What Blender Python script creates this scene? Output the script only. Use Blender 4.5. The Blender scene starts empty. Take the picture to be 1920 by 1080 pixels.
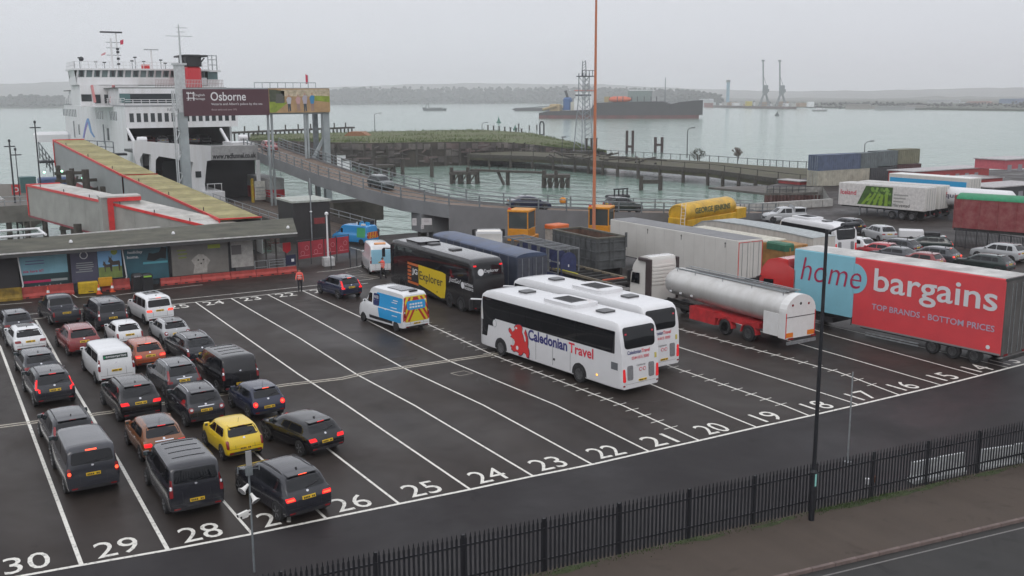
import bpy, bmesh, math, random
from mathutils import Vector, Matrix, noise
from mathutils.bvhtree import BVHTree
random.seed(7)
R = math.radians
scn = bpy.context.scene
COL = scn.collection

# ------------------------------------------------------------------ camera
YAW, PITCH, ROLL = .537, .188, -.005
CAM = Vector((-6.42, -32.85, 14.91))
fwd = Vector((math.sin(YAW)*math.cos(PITCH), math.cos(YAW)*math.cos(PITCH), -math.sin(PITCH)))
r0 = Vector((math.cos(YAW), -math.sin(YAW), 0))
u0 = r0.cross(fwd)
camR = r0*math.cos(ROLL)+u0*math.sin(ROLL)
camU = -r0*math.sin(ROLL)+u0*math.cos(ROLL)
cd = bpy.data.cameras.new('camera'); cam = bpy.data.objects.new('camera', cd); COL.objects.link(cam)
m = Matrix((camR, camU, -fwd)).transposed().to_4x4(); m.translation = CAM
cam.matrix_world = m
cd.sensor_width = 36; cd.lens = 36*1878.5/1920; cd.clip_start = .5; cd.clip_end = 30000
scn.camera = cam

# ------------------------------------------------------------------ overcast daylight
W = bpy.data.worlds.new('World'); scn.world = W; W.use_nodes = True
nt = W.node_tree; N = nt.nodes; Lk = nt.links
bg = N['Background']
sky = N.new('ShaderNodeTexSky'); sky.sky_type = 'NISHITA'; sky.sun_disc = False
SUN_EL, SUN_AZ = 42, 215
sky.sun_elevation = R(SUN_EL); sky.sun_rotation = R(SUN_AZ); sky.dust_density = 6; sky.air_density = 1.5
hs = N.new('ShaderNodeHueSaturation'); hs.inputs['Saturation'].default_value = .35; hs.inputs['Value'].default_value = .9
Lk.new(sky.outputs[0], hs.inputs['Color'])
tc = N.new('ShaderNodeTexCoord')
cl = N.new('ShaderNodeTexNoise'); cl.inputs['Scale'].default_value = 1.6; cl.inputs['Detail'].default_value = 4
Lk.new(tc.outputs['Generated'], cl.inputs['Vector'])
cr = N.new('ShaderNodeValToRGB')
cr.color_ramp.elements[0].position = .3; cr.color_ramp.elements[0].color = (7.9, 8.1, 8.75, 1)
cr.color_ramp.elements[1].position = .7; cr.color_ramp.elements[1].color = (8.5, 8.65, 9.2, 1)
Lk.new(cl.outputs['Fac'], cr.inputs[0])
mx = N.new('ShaderNodeMix'); mx.data_type = 'RGBA'; mx.inputs[0].default_value = .88     # a closed deck of cloud below the clear sky
Lk.new(hs.outputs[0], mx.inputs[6]); Lk.new(cr.outputs[0], mx.inputs[7])
# overcast sky: brightest overhead, as a closed cloud deck is
sx_ = N.new('ShaderNodeSeparateXYZ'); Lk.new(tc.outputs['Generated'], sx_.inputs[0])
ov = N.new('ShaderNodeMapRange'); ov.inputs[1].default_value = 0; ov.inputs[2].default_value = 1; ov.inputs[3].default_value = .94; ov.inputs[4].default_value = 1.5
Lk.new(sx_.outputs['Z'], ov.inputs[0])
vm = N.new('ShaderNodeVectorMath'); vm.operation = 'SCALE'; Lk.new(mx.outputs[2], vm.inputs[0]); Lk.new(ov.outputs[0], vm.inputs['Scale'])
Lk.new(vm.outputs[0], bg.inputs['Color'])
bg.inputs['Strength'].default_value = .1

sd = bpy.data.lights.new('sun', 'SUN'); sd.energy = .5; sd.angle = R(25); sd.color = (1, .97, .93)
so = bpy.data.objects.new('sun', sd); COL.objects.link(so)
a = R(SUN_AZ); e = R(SUN_EL)
sdir = Vector((math.sin(a)*math.cos(e), math.cos(a)*math.cos(e), math.sin(e)))
so.rotation_euler = sdir.to_track_quat('Z', 'Y').to_euler(); so.location = (0, 0, 80)

vs = scn.view_settings
vs.view_transform = 'Standard'; vs.look = 'None'; vs.gamma = 1; vs.use_curve_mapping = False; vs.exposure = 0.0
scn.cycles.max_bounces = 6; scn.cycles.volume_bounces = 1; scn.cycles.diffuse_bounces = 3; scn.cycles.glossy_bounces = 3
scn.cycles.use_denoising = True; scn.cycles.use_adaptive_sampling = True; scn.cycles.adaptive_threshold = .025

# ------------------------------------------------------------------ survey helpers: sight line -> point on a known plane
def ray(x, y): return fwd+camR*((x-960)/1878.5)-camU*((y-540)/1878.5)
def gp(x, y, z=0.):
    d = ray(x, y); return CAM+d*((z-CAM.z)/d.z)
def py(x, y, Y):
    d = ray(x, y); return CAM+d*((Y-CAM.y)/d.y)
def px(x, y, X):
    d = ray(x, y); return CAM+d*((X-CAM.x)/d.x)
WATER = -4.0

# ------------------------------------------------------------------ materials
MATS = {}
def M(name, col, rough=.5, metal=0., noi=0., nscale=3., bump=0., bscale=20., coat=0., emit=0., ecol=None, spec=.5, streak=0., dirt=None, alpha=None):
    if name in MATS: return MATS[name]
    mt = bpy.data.materials.new(name); mt.use_nodes = True
    t = mt.node_tree; b = t.nodes['Principled BSDF']
    c = (*col[:3], 1)
    b.inputs['Base Color'].default_value = c; b.inputs['Roughness'].default_value = rough
    b.inputs['Metallic'].default_value = metal; b.inputs['Coat Weight'].default_value = coat
    b.inputs['Coat Roughness'].default_value = .12; b.inputs['Specular IOR Level'].default_value = spec
    if emit:
        b.inputs['Emission Color'].default_value = (*(ecol or col)[:3], 1); b.inputs['Emission Strength'].default_value = emit
    co = None
    if noi or bump or streak:
        co = t.nodes.new('ShaderNodeTexCoord')
    if noi or streak:
        n = t.nodes.new('ShaderNodeTexNoise'); n.inputs['Scale'].default_value = nscale; n.inputs['Detail'].default_value = 6
        n.inputs['Roughness'].default_value = .62
        if streak:
            mp = t.nodes.new('ShaderNodeMapping'); mp.inputs['Scale'].default_value = (1, 1, streak)
            t.links.new(co.outputs['Object'], mp.inputs[0]); t.links.new(mp.outputs[0], n.inputs['Vector'])
        else: t.links.new(co.outputs['Object'], n.inputs['Vector'])
        rp = t.nodes.new('ShaderNodeMapRange'); rp.inputs[1].default_value = .32; rp.inputs[2].default_value = .68
        t.links.new(n.outputs['Fac'], rp.inputs[0])
        mi = t.nodes.new('ShaderNodeMix'); mi.data_type = 'RGBA'
        d = dirt or tuple(v*(1-noi) for v in col[:3])
        if dirt:
            rp.inputs[3].default_value = 0; rp.inputs[4].default_value = noi
            mi.inputs[6].default_value = c; mi.inputs[7].default_value = (*d, 1)
        else:
            mi.inputs[6].default_value = (*d, 1); mi.inputs[7].default_value = (*(min(1, v*(1+noi*.6)) for v in col[:3]), 1)
        t.links.new(rp.outputs[0], mi.inputs[0]); t.links.new(mi.outputs[2], b.inputs['Base Color'])
        if rough < .7:
            rr = t.nodes.new('ShaderNodeMapRange'); rr.inputs[3].default_value = max(.03, rough-.08); rr.inputs[4].default_value = rough+.14
            t.links.new(n.outputs['Fac'], rr.inputs[0]); t.links.new(rr.outputs[0], b.inputs['Roughness'])
    if bump:
        n2 = t.nodes.new('ShaderNodeTexNoise'); n2.inputs['Scale'].default_value = bscale; n2.inputs['Detail'].default_value = 4
        t.links.new(co.outputs['Object'], n2.inputs['Vector'])
        bp = t.nodes.new('ShaderNodeBump'); bp.inputs['Strength'].default_value = bump; bp.inputs['Distance'].default_value = .05
        t.links.new(n2.outputs['Fac'], bp.inputs['Height']); t.links.new(bp.outputs[0], b.inputs['Normal'])
    MATS[name] = mt; return mt

def paint(name, col, rough=.2, dirty=.35):
    if max(col) < .1: return M('paint_'+name, col, rough, coat=1., spec=.2)
    return M('paint_'+name, col, rough, coat=.8, noi=dirty, nscale=1.7, dirt=tuple(.8*v+.004 for v in col))

GLASS = M('dark_glass', (.006, .007, .009), .04, spec=.45)
GLASSL = M('tinted_glass', (.05, .07, .07), .05, coat=.3)
BLACK = M('black_plastic', (.015, .015, .017), .55)
RUBBER = M('tyre_rubber', (.018, .018, .019), .8, noi=.5, nscale=6)
ALLOY = M('alloy_rim', (.22, .22, .23), .35, metal=.7)
STEELRIM = M('steel_rim', (.2, .2, .205), .5, metal=.4, noi=.5)
CHROME = M('chrome', (.65, .65, .67), .2, metal=1)
WHITE = M('white_paint', (.68, .68, .69), .4, noi=.3, nscale=.9, dirt=(.55, .55, .54))
CLEAN = M('clean_white', (.70, .70, .71), .35, coat=.3)
PLATE = M('yellow_number_plate', (.72, .46, .02), .4)
INK = M('black_print', (.02, .02, .022), .6)
RED_ON = M('lit_tail_light', (.3, .004, .006), .3, emit=1.0, ecol=(1, .01, .014))
RED_HOT = M('lit_brake_lamp', (.5, .02, .01), .3, emit=2.4, ecol=(1, .09, .035))
RED_OFF = M('tail_light_lens', (.22, .012, .016), .15, coat=.5)
AMBER = M('amber_lamp', (.9, .35, .02), .3, emit=2., ecol=(1, .45, .05))
GALV = M('galvanised_steel', (.32, .34, .35), .45, metal=.5, noi=.25, nscale=3)
GREYSTEEL = M('grey_steel', (.17, .19, .2), .55, noi=.3, nscale=2)
DARKSTEEL = M('dark_steel', (.035, .037, .042), .5, noi=.3)
CHASSIS = M('chassis_grime', (.028, .027, .026), .75, noi=.5, nscale=2)
RUST = M('rusty_steel', (.16, .06, .03), .75, noi=.6, nscale=3)
TIMBER = M('wet_timber', (.06, .052, .043), .8, noi=.5, nscale=2.5, bump=.4, bscale=9)
CONC = M('concrete', (.26, .25, .235), .8, noi=.35, nscale=1.3, bump=.3, bscale=14)
REDTRIM = M('red_trim', (.6, .035, .035), .4, noi=.25, nscale=1.5)

# ------------------------------------------------------------------ mesh helpers
class MB:
    def __init__(s): s.v = []; s.f = []
    def add(s, vs, fs):
        o = len(s.v); s.v += [tuple(p) for p in vs]; s.f += [tuple(i+o for i in f) for f in fs]; return s
    def box(s, x0, x1, y0, y1, z0, z1):
        return s.add([(x0,y0,z0),(x1,y0,z0),(x1,y1,z0),(x0,y1,z0),(x0,y0,z1),(x1,y0,z1),(x1,y1,z1),(x0,y1,z1)],
            [(0,3,2,1),(4,5,6,7),(0,1,5,4),(1,2,6,5),(2,3,7,6),(3,0,4,7)])
    def cham(s, x0, x1, y0, y1, z0, z1, c=.04):
        # box with chamfered vertical and top edges
        def ring(k, z): return [(x0+k,y0,z),(x1-k,y0,z),(x1,y0+k,z),(x1,y1-k,z),(x1-k,y1,z),(x0+k,y1,z),(x0,y1-k,z),(x0,y0+k,z)]
        a = ring(c, z0); b_ = ring(c, z1-c); t = [(min(max(x,x0+c),x1-c),min(max(y,y0+c),y1-c),z1) for x,y,z in ring(c,z1)]
        vs = a+b_+t; fs = [tuple(reversed(range(8))), tuple(range(16,24))]
        for i in range(8):
            j = (i+1)%8; fs += [(i,j,8+j,8+i),(8+i,8+j,16+j,16+i)]
        return s.add(vs, fs)
    def beam(s, p, q, w, h=None, up=(0,0,1)):
        p = Vector(p); q = Vector(q); h = h or w; d = (q-p).normalized(); u = Vector(up)
        if abs(d.dot(u)) > .98: u = Vector((1,0,0))
        r = d.cross(u).normalized()*w/2; u = r.cross(d).normalized()*h/2
        vs = [p-r-u,p+r-u,p+r+u,p-r+u,q-r-u,q+r-u,q+r+u,q-r+u]
        return s.add(vs, [(0,1,2,3),(7,6,5,4),(0,4,5,1),(1,5,6,2),(2,6,7,3),(3,7,4,0)])
    def tube(s, p, q, r, r2=None, n=8, cap=True):
        p = Vector(p); q = Vector(q); r2 = r if r2 is None else r2; d = (q-p).normalized(); u = Vector((0,0,1))
        if abs(d.z) > .98: u = Vector((1,0,0))
        a = d.cross(u).normalized(); b_ = a.cross(d)
        vs = []
        for P, rr in ((p, r), (q, r2)):
            vs += [P+(a*math.cos(2*math.pi*i/n)+b_*math.sin(2*math.pi*i/n))*rr for i in range(n)]
        fs = [(i,(i+1)%n,n+(i+1)%n,n+i) for i in range(n)]
        if cap: fs += [tuple(reversed(range(n))), tuple(range(n,2*n))]
        return s.add(vs, fs)
    def path(s, pts, r, n=6):
        for p, q in zip(pts, pts[1:]): s.tube(p, q, r, n=n)
        return s
    def prism(s, pts, ax, a0, a1):
        # 2D outline extruded along axis ax ('x': pts are (y,z); 'y': (x,z); 'z': (x,y))
        n = len(pts)
        def P(p, k): return {'x': (k,p[0],p[1]), 'y': (p[0],k,p[1]), 'z': (p[0],p[1],k)}[ax]
        return s.add([P(p,a0) for p in pts]+[P(p,a1) for p in pts],
            [tuple(range(n)), tuple(reversed(range(n,2*n)))]+[(i,i+n,(i+1)%n+n,(i+1)%n) for i in range(n)])
    def lathe(s, prof, n=16, axis='z', c=(0,0,0), close=True):
        vs = []; c = Vector(c)
        for r, h in prof:
            for i in range(n):
                t = 2*math.pi*i/n; x, y = r*math.cos(t), r*math.sin(t)
                vs.append(c+Vector({'z': (x,y,h), 'x': (h,x,y), 'y': (y,h,x)}[axis]))
        fs = []
        for k in range(len(prof)-1):
            for i in range(n):
                j = (i+1)%n; fs.append((k*n+i,k*n+j,(k+1)*n+j,(k+1)*n+i))
        if close: fs += [tuple(reversed(range(n))), tuple(range((len(prof)-1)*n, len(prof)*n))]
        return s.add(vs, fs)
    def ico(s, c, r, sub=1, jit=.0, sq=(1,1,1)):
        bm = bmesh.new(); bmesh.ops.create_icosphere(bm, subdivisions=sub, radius=1)
        vs = []
        for v in bm.verts:
            k = r*(1+random.uniform(-jit, jit)); vs.append((c[0]+v.co.x*k*sq[0], c[1]+v.co.y*k*sq[1], c[2]+v.co.z*k*sq[2]))
        bm.verts.index_update(); fs = [tuple(v.index for v in f.verts) for f in bm.faces]; bm.free()
        return s.add(vs, fs)
    def mesh(s, name='m', smooth=None, fix=True):
        me = bpy.data.meshes.new(name); me.from_pydata(s.v, [], s.f)
        if fix:
            bm = bmesh.new(); bm.from_mesh(me); bmesh.ops.recalc_face_normals(bm, faces=bm.faces); bm.to_mesh(me); bm.free()
        if smooth is not None:
            me.polygons.foreach_set('use_smooth', [True]*len(me.polygons)); me.set_sharp_from_angle(angle=R(smooth))
        me.update(); return me
    def build(s, name, mat, parent=None, smooth=None, **kw): return mo(name, s.mesh(name, smooth), mat, parent, **kw)

def mo(name, me, mat, parent=None, label=None, cat=None, group=None, kind=None, loc=None, rot=None):
    o = bpy.data.objects.new(name, me); COL.objects.link(o)
    if mat and not me.materials: me.materials.append(mat)
    if parent: o.parent = parent
    if loc is not None: o.location = loc
    if rot is not None: o.rotation_euler = (0, 0, rot)
    return tag(o, label, cat, group, kind)
def tag(o, label=None, cat=None, group=None, kind=None):
    for k, v in (('label', label), ('category', cat), ('group', group), ('kind', kind)):
        if v: o[k] = v
    return o
def thing(name, label, cat, loc=(0,0,0), rz=0., group=None):
    o = bpy.data.objects.new(name, None); COL.objects.link(o); o.location = loc; o.rotation_euler = (0,0,rz)
    o.empty_display_size = .1
    return tag(o, label, cat, group)
def copy_tree(o, parent=None):
    c = o.copy(); COL.objects.link(c); c.parent = parent
    for ch in o.children: copy_tree(ch, c)
    return c
def B(name, mat, parent, x0, x1, y0, y1, z0, z1, c=0, **kw):
    b = MB()
    (b.cham(x0,x1,y0,y1,z0,z1,c) if c else b.box(x0,x1,y0,y1,z0,z1))
    return b.build(name, mat, parent, **kw)

TXT = {}
def text_mesh(s, bold=0., shear=0., spacing=1., thick=0.):
    k = (s, bold, shear, spacing)
    cu = bpy.data.curves.new('t', 'FONT'); cu.body = s; cu.offset = bold; cu.shear = shear; cu.space_character = spacing
    cu.size = 1; cu.resolution_u = 3; cu.extrude = thick
    cu.fill_mode = 'BOTH' if thick else 'FRONT'
    ob = bpy.data.objects.new('t', cu); COL.objects.link(ob)
    me = bpy.data.meshes.new_from_object(ob)
    bpy.data.objects.remove(ob); bpy.data.curves.remove(cu)
    return me
def text(name, s, mat, parent, org, right, up, w=None, h=None, bold=0., shear=0., spacing=1., center=False, skew=None):
    """lettering laid flat at org (lower left corner), reading along right; scaled to width w and/or height h"""
    me = text_mesh(s, bold, shear, spacing)
    xs = [v.co.x for v in me.vertices]; ys = [v.co.y for v in me.vertices]
    x0, x1, y0, y1 = min(xs), max(xs), min(ys), max(ys)
    kx = w/(x1-x0) if w else None; ky = h/(y1-y0) if h else None
    kx = kx or ky; ky = ky or kx
    right = Vector(right).normalized(); up = Vector(up).normalized(); org = Vector(org)
    for v in me.vertices:
        a_ = (v.co.x-x0)*kx-((x1-x0)*kx/2 if center else 0); b_ = (v.co.y-y0)*ky
        v.co = org+right*a_+up*b_
    me.update(); return mo(name, me, mat, parent)
def flat(name, mat, parent, pts, org, right, up, thick=.006):
    """a flat cut-out: 2D outline at org in the plane right/up, with real thickness"""
    right = Vector(right).normalized(); up = Vector(up).normalized(); n = right.cross(up)*thick; org = Vector(org)
    k = len(pts); vs = [org+right*p[0]+up*p[1] for p in pts]; vs += [v+n for v in vs]
    b = MB(); b.add(vs, [tuple(reversed(range(k))), tuple(range(k,2*k))]+[(i,(i+1)%k,(i+1)%k+k,i+k) for i in range(k)])
    return b.build(name, mat, parent)
def arc(cx, cy, r, a0, a1, n=10, ry=None):
    ry = ry or r
    return [(cx+r*math.cos(R(a0+(a1-a0)*i/n)), cy+ry*math.sin(R(a0+(a1-a0)*i/n))) for i in range(n+1)]
# ------------------------------------------------------------------ setting: ground, road, water, far shore, haze
def sheet(name, pts, z, mat, parent=None, **kw):
    b = MB(); b.add([(p[0], p[1], z) for p in pts], [tuple(range(len(pts)))])
    me = b.mesh(name, fix=False)
    if me.polygons[0].normal.z < 0: me.flip_normals()
    return mo(name, me, mat, parent, **kw)

def asphalt(name, c1, c2, c3, rough, sc=.09):
    mt = bpy.data.materials.new(name); mt.use_nodes = True; t = mt.node_tree; b = t.nodes['Principled BSDF']
    co = t.nodes.new('ShaderNodeTexCoord')
    def noi(s, det=6, scl=None, dist=0.):
        n = t.nodes.new('ShaderNodeTexNoise'); n.inputs['Scale'].default_value = s; n.inputs['Detail'].default_value = det
        n.inputs['Roughness'].default_value = .6; n.inputs['Distortion'].default_value = dist
        if scl:
            mp = t.nodes.new('ShaderNodeMapping'); mp.inputs['Scale'].default_value = scl
            t.links.new(co.outputs['Object'], mp.inputs[0]); t.links.new(mp.outputs[0], n.inputs['Vector'])
        else: t.links.new(co.outputs['Object'], n.inputs['Vector'])
        return n
    def ramp(n, lo, hi, a_, b_):
        r_ = t.nodes.new('ShaderNodeMapRange'); r_.inputs[1].default_value = lo; r_.inputs[2].default_value = hi
        r_.inputs[3].default_value = a_; r_.inputs[4].default_value = b_; t.links.new(n.outputs['Fac'], r_.inputs[0]); return r_
    def mix(f, a_, b_):
        m_ = t.nodes.new('ShaderNodeMix'); m_.data_type = 'RGBA'; t.links.new(f.outputs[0], m_.inputs[0])
        for k, v in ((6, a_), (7, b_)):
            if isinstance(v, tuple): m_.inputs[k].default_value = (*v, 1)
            else: t.links.new(v.outputs[2], m_.inputs[k])
        return m_
    big = mix(ramp(noi(sc, 5, None, .6), .3, .7, .1, .9), c1, c2)
    trk = mix(ramp(noi(.55, 5, (1, .05, 1), .3), .42, .66, 0, .9), big, c3)          # tyre-polished tracks along the lanes
    spot = mix(ramp(noi(.6, 4, None, 1.2), .6, .7, 0, .75), trk, tuple(v*.55 for v in c1))   # old oil spots
    fin = mix(ramp(noi(38, 2), .3, .75, .0, .45), spot, tuple(v*1.75 for v in c2))   # chippings
    t.links.new(fin.outputs[2], b.inputs['Base Color'])
    rg = ramp(noi(.14, 4, None, .4), .35, .65, rough-.1, rough+.16); t.links.new(rg.outputs[0], b.inputs['Roughness'])
    b.inputs['Specular IOR Level'].default_value = .16
    bp = t.nodes.new('ShaderNodeBump'); bp.inputs['Strength'].default_value = .35; bp.inputs['Distance'].default_value = .01
    t.links.new(noi(60, 3).outputs['Fac'], bp.inputs['Height']); t.links.new(bp.outputs[0], b.inputs['Normal'])
    return mt
ASPH = asphalt('damp_asphalt', (.035, .0275, .0235), (.022, .0182, .0168), (.040, .032, .0275), .47)
ASPH2 = asphalt('smooth_asphalt', (.026, .0235, .0245), (.0215, .0195, .0205), (.029, .0262, .0265), .55, .05)
ASPH3 = asphalt('road_asphalt', (.036, .035, .034), (.031, .030, .029), (.040, .038, .036), .6, .2)
PAVE = asphalt('pavement_asphalt', (.076, .060, .049), (.060, .048, .040), (.083, .066, .054), .75, .3)
def linepaint(name, col, wear):
    mt = bpy.data.materials.new(name); mt.use_nodes = True; t = mt.node_tree; b = t.nodes['Principled BSDF']
    co = t.nodes.new('ShaderNodeTexCoord'); n = t.nodes.new('ShaderNodeTexNoise'); n.inputs['Scale'].default_value = 5; n.inputs['Detail'].default_value = 10
    n.inputs['Roughness'].default_value = .75; t.links.new(co.outputs['Object'], n.inputs['Vector'])
    r_ = t.nodes.new('ShaderNodeMapRange'); r_.inputs[1].default_value = .62-wear*.2; r_.inputs[2].default_value = .72; t.links.new(n.outputs['Fac'], r_.inputs[0])
    m_ = t.nodes.new('ShaderNodeMix'); m_.data_type = 'RGBA'; t.links.new(r_.outputs[0], m_.inputs[0])
    m_.inputs[6].default_value = (*col, 1); m_.inputs[7].default_value = (.09, .088, .085, 1)
    t.links.new(m_.outputs[2], b.inputs['Base Color']); b.inputs['Roughness'].default_value = .55; return mt
LINE = linepaint('road_line_paint', (.72, .70, .64), .55)
LINEOLD = linepaint('worn_line_paint', (.42, .38, .31), .8)

quay = [(-90,-90),(420,-90),tuple(gp(2350,313)[:2]),tuple(gp(1920,317)[:2]),tuple(gp(1700,322)[:2]),tuple(gp(1540,328)[:2]),
        tuple(gp(1445,347)[:2]),(114.4,88.3),(123.8,84.3),(103.5,64),(60,63.5),(46,65.5),(43,69),(25,69),(25,63),(-90,63)]
b = MB(); n = len(quay)
b.add([(*p, 0) for p in quay]+[(*p, -6) for p in quay], [tuple(range(n))]+[(i,i+n,(i+1)%n+n,(i+1)%n) for i in range(n)])
ground = b.build('ground', ASPH, kind='structure')
for p_ in ground.data.polygons:
    pass
ground.data.materials.append(CONC)
for p_ in ground.data.polygons:
    if abs(p_.normal.z) < .5: p_.material_index = 1

# water to the horizon
def water_mat():
    mt = bpy.data.materials.new('estuary_water'); mt.use_nodes = True; t = mt.node_tree; b = t.nodes['Principled BSDF']
    b.inputs['Base Color'].default_value = (.21, .32, .285, 1); b.inputs['Roughness'].default_value = .12; b.inputs['IOR'].default_value = 1.33
    co = t.nodes.new('ShaderNodeTexCoord')
    mp = t.nodes.new('ShaderNodeMapping'); mp.inputs['Scale'].default_value = (1, .5, 1); mp.inputs['Rotation'].default_value = (0, 0, R(28))
    t.links.new(co.outputs['Object'], mp.inputs[0])
    prev = None
    for s, st, d in ((.8, .9, .3), (.16, .9, .9), (.018, .5, 2.2)):
        n_ = t.nodes.new('ShaderNodeTexNoise'); n_.inputs['Scale'].default_value = s; n_.inputs['Detail'].default_value = 5; n_.inputs['Distortion'].default_value = .4
        t.links.new(mp.outputs[0], n_.inputs['Vector'])
        bp = t.nodes.new('ShaderNodeBump'); bp.inputs['Strength'].default_value = st; bp.inputs['Distance'].default_value = d
        t.links.new(n_.outputs['Fac'], bp.inputs['Height'])
        if prev: t.links.new(prev.outputs[0], bp.inputs['Normal'])
        prev = bp
    t.links.new(prev.outputs[0], b.inputs['Normal'])
    n_ = t.nodes.new('ShaderNodeTexNoise'); n_.inputs['Scale'].default_value = .011; n_.inputs['Detail'].default_value = 5
    mp2 = t.nodes.new('ShaderNodeMapping'); mp2.inputs['Scale'].default_value = (1, 3.5, 1); mp2.inputs['Rotation'].default_value = (0, 0, R(31))
    t.links.new(co.outputs['Object'], mp2.inputs[0]); t.links.new(mp2.outputs[0], n_.inputs['Vector'])
    m_ = t.nodes.new('ShaderNodeMix'); m_.data_type = 'RGBA'; m_.inputs[6].default_value = (.15, .235, .195, 1); m_.inputs[7].default_value = (.245, .335, .285, 1)
    t.links.new(n_.outputs['Fac'], m_.inputs[0]); t.links.new(m_.outputs[2], b.inputs['Base Color'])
    return mt
sheet('water', [(-4000,-200),(9000,-200),(9000,9000),(-4000,9000)], WATER, water_mat(), kind='structure')

# painted lanes
def strip(pts, w, z=.006, mat=LINE, b=None):
    own = b is None; b = b or MB()
    pts = [Vector((p[0], p[1], 0)) for p in pts]
    L_, R_ = [], []
    for i, p in enumerate(pts):
        d = (pts[min(i+1, len(pts)-1)]-pts[max(i-1, 0)]).normalized(); nn = Vector((-d.y, d.x, 0))*w/2
        L_.append((p+nn)); R_.append((p-nn))
    n_ = len(pts); b.add([(v.x, v.y, z) for v in L_+R_], [(n_+i, n_+i+1, i+1, i) for i in range(n_-1)])
    return b
FRONT = {30:(153,1060),29:(315,1031.7),28:(473,1001.7),27:(612,973),26:(749,945),25:(882,918),24:(1000,893),23:(1110.7,871),22:(1217.4,846.8),21:(1311.4,826.3),20:(1419.4,801.5),19:(1518.5,780),18:(1610,759),17:(1687,741),16:(1766,722.5),15:(1836.7,704.6),14:(1893,690)}
FP = {k: gp(*v) for k, v in FRONT.items()}
fl = [gp(-120,1108), gp(20,1084)]+[FP[k] for k in range(30, 13, -1)]+[gp(1960, 673), gp(2100,640)]
def front_y(x):
    for p, q in zip(fl, fl[1:]):
        if p.x <= x <= q.x: return p.y+(q.y-p.y)*(x-p.x)/(q.x-p.x)
    return fl[-1].y
sheet('lane_end_asphalt', [(p.x, p.y) for p in fl]+[(60,-9),(30,-9.4),(11,-7.6),(-30,-4.2),(-30,fl[0].y)], .004, ASPH2, kind='structure')
strip(fl, .15, .012).build('front_line_marking', LINE, kind='structure')
MID = {25:[(650,760),(560,702),(367,567)],24:[(776.7,760),(668,701.7),(560,633),(433.5,559.5)],23:[(906.7,760),(756.7,690),(560,581.7),(502,552.5)],
       22:[(1043,760),(841.7,676.7),(670,591.7),(567,545)],21:[(1166.7,760),(926.7,666.7),(806.7,610),(700,556)],
       20:[(1226,722.8),(980,622)],19:[(1471.6,761),(1256,686.5),(1060,612)],18:[(1277,652.3),(1120,592)],
       17:[(1570,697),(1277,618),(1180,588)],16:[(1488.7,641.7),(1240,560)],15:[(1552.7,626.7),(1350,560)],
       30:[(40,757),(0,650)],29:[(227,873),(147,740),(113,683),(97,653),(67,600)]}
for k in range(30, 13, -1):
    pts = [FP[k]]+[gp(*p) for p in MID.get(k, [])]
    if k in (28, 27, 26): pts.append(Vector((FP[k].x-.9, 43.2, 0)))
    if k in (16, 15, 14): pts.append(Vector((pts[-1].x-1, 40, 0)))
    if k == 30: pts.append(Vector((pts[-1].x-.6, 44, 0)))
    bb = strip(pts, .105 if k not in (30, 29) else .14, .008)
    if k in (21, 19, 17):     # cross ticks of the coach lanes
        d_ = 0; tot = 0
        for p, q in zip(pts, pts[1:]):
            L_ = (q-p).length; dr = (q-p)/L_
            while d_ < L_:
                c_ = p+dr*d_
                if tot+d_ > 1.4: strip([c_-Vector((.42,.03,0)), c_+Vector((.42,.03,0))], .055, .0095, b=bb)
                d_ += 1.02
            d_ -= L_; tot += L_
    bb.build('lane_line_marking', LINE, kind='structure')
far1 = [gp(-60,613), gp(0,605), gp(180,586), gp(365,567), gp(433,559.7), gp(502,552.5), gp(567,545.2), gp(612,540), gp(690,531)]
strip(far1, .12, .011).build('far_line_marking', LINE, kind='structure')
strip([gp(-60,601), gp(110,584), gp(325,562.5), gp(470,548), gp(612,533), gp(700,523)], .1, .011).build('far_line_marking', LINE, kind='structure')
strip([gp(-40,575), gp(60,567)], .1, .011).build('far_line_marking', LINE, kind='structure')
strip([gp(135,552), gp(145,558), gp(180,556)], .09, .011).build('far_line_marking', LINE, kind='structure')
strip([gp(200,556), gp(300,543), gp(380,534)], .09, .012).build('far_line_marking', LINE, kind='structure')
strip([gp(594,510.5), gp(640,506), gp(672,500), gp(690,494), gp(702,488), gp(725,470)], .12, .011).build('berth_road_marking', LINE, kind='structure')
strip([gp(657,464), gp(682,471), gp(700,478)], .1, .011).build('berth_road_marking', LINE, kind='structure')
for i in range(6):
    p_ = gp(682+i*7.2, 501+i*3.0); q_ = gp(687+i*7.2, 503+i*3.0); strip([p_, q_], .1, .011).build('berth_road_marking', LINE, kind='structure')
lab = {30:(20,100),}
for k in range(30, 12, -1):
    p1 = FP.get(k) or gp(1945,678); p0 = FP.get(k+1) or Vector((FP[30].x-2.8, 0, 0))
    cx = (p0.x+p1.x)/2-.04*(p1.x-p0.x)
    text('lane_number', str(k), LINE, None, (cx, front_y(cx)+.32, .0085), (1, -.03, 0), (0, 1, 0), w=1.38 if k > 19 else 1.25, h=1.3, bold=.0, center=True)['kind'] = 'structure'
for k, (x_, y_) in {25:(338,578), 24:(405,571), 23:(475,563), 22:(541,555.5), 21:(606,548), 26:(243,588)}.items():
    p_ = gp(x_, y_)
    text('lane_number', str(k), LINE, None, (p_.x, p_.y, .0085), (1, -.02, 0), (0, 1, 0), w=1.45, h=1.35, bold=.0, center=True)['kind'] = 'structure'
for dy in (-.16, .16):
    strip([gp(-30,804+dy), *[gp(x_, y_)+Vector((0, dy, 0)) for x_, y_ in ((0,800),(207,773),(317,755),(537,721.7),(640,710),(693,698),(913,666.7),(1010,652))]], .16, .009).build('drain_marking', LINEOLD, kind='structure')
bx_ = [gp(845,700), gp(870,695.5), gp(887,700), gp(862,705), gp(845,700)]
strip(bx_, .07, .009).build('cover_marking', LINEOLD, kind='structure')
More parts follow.
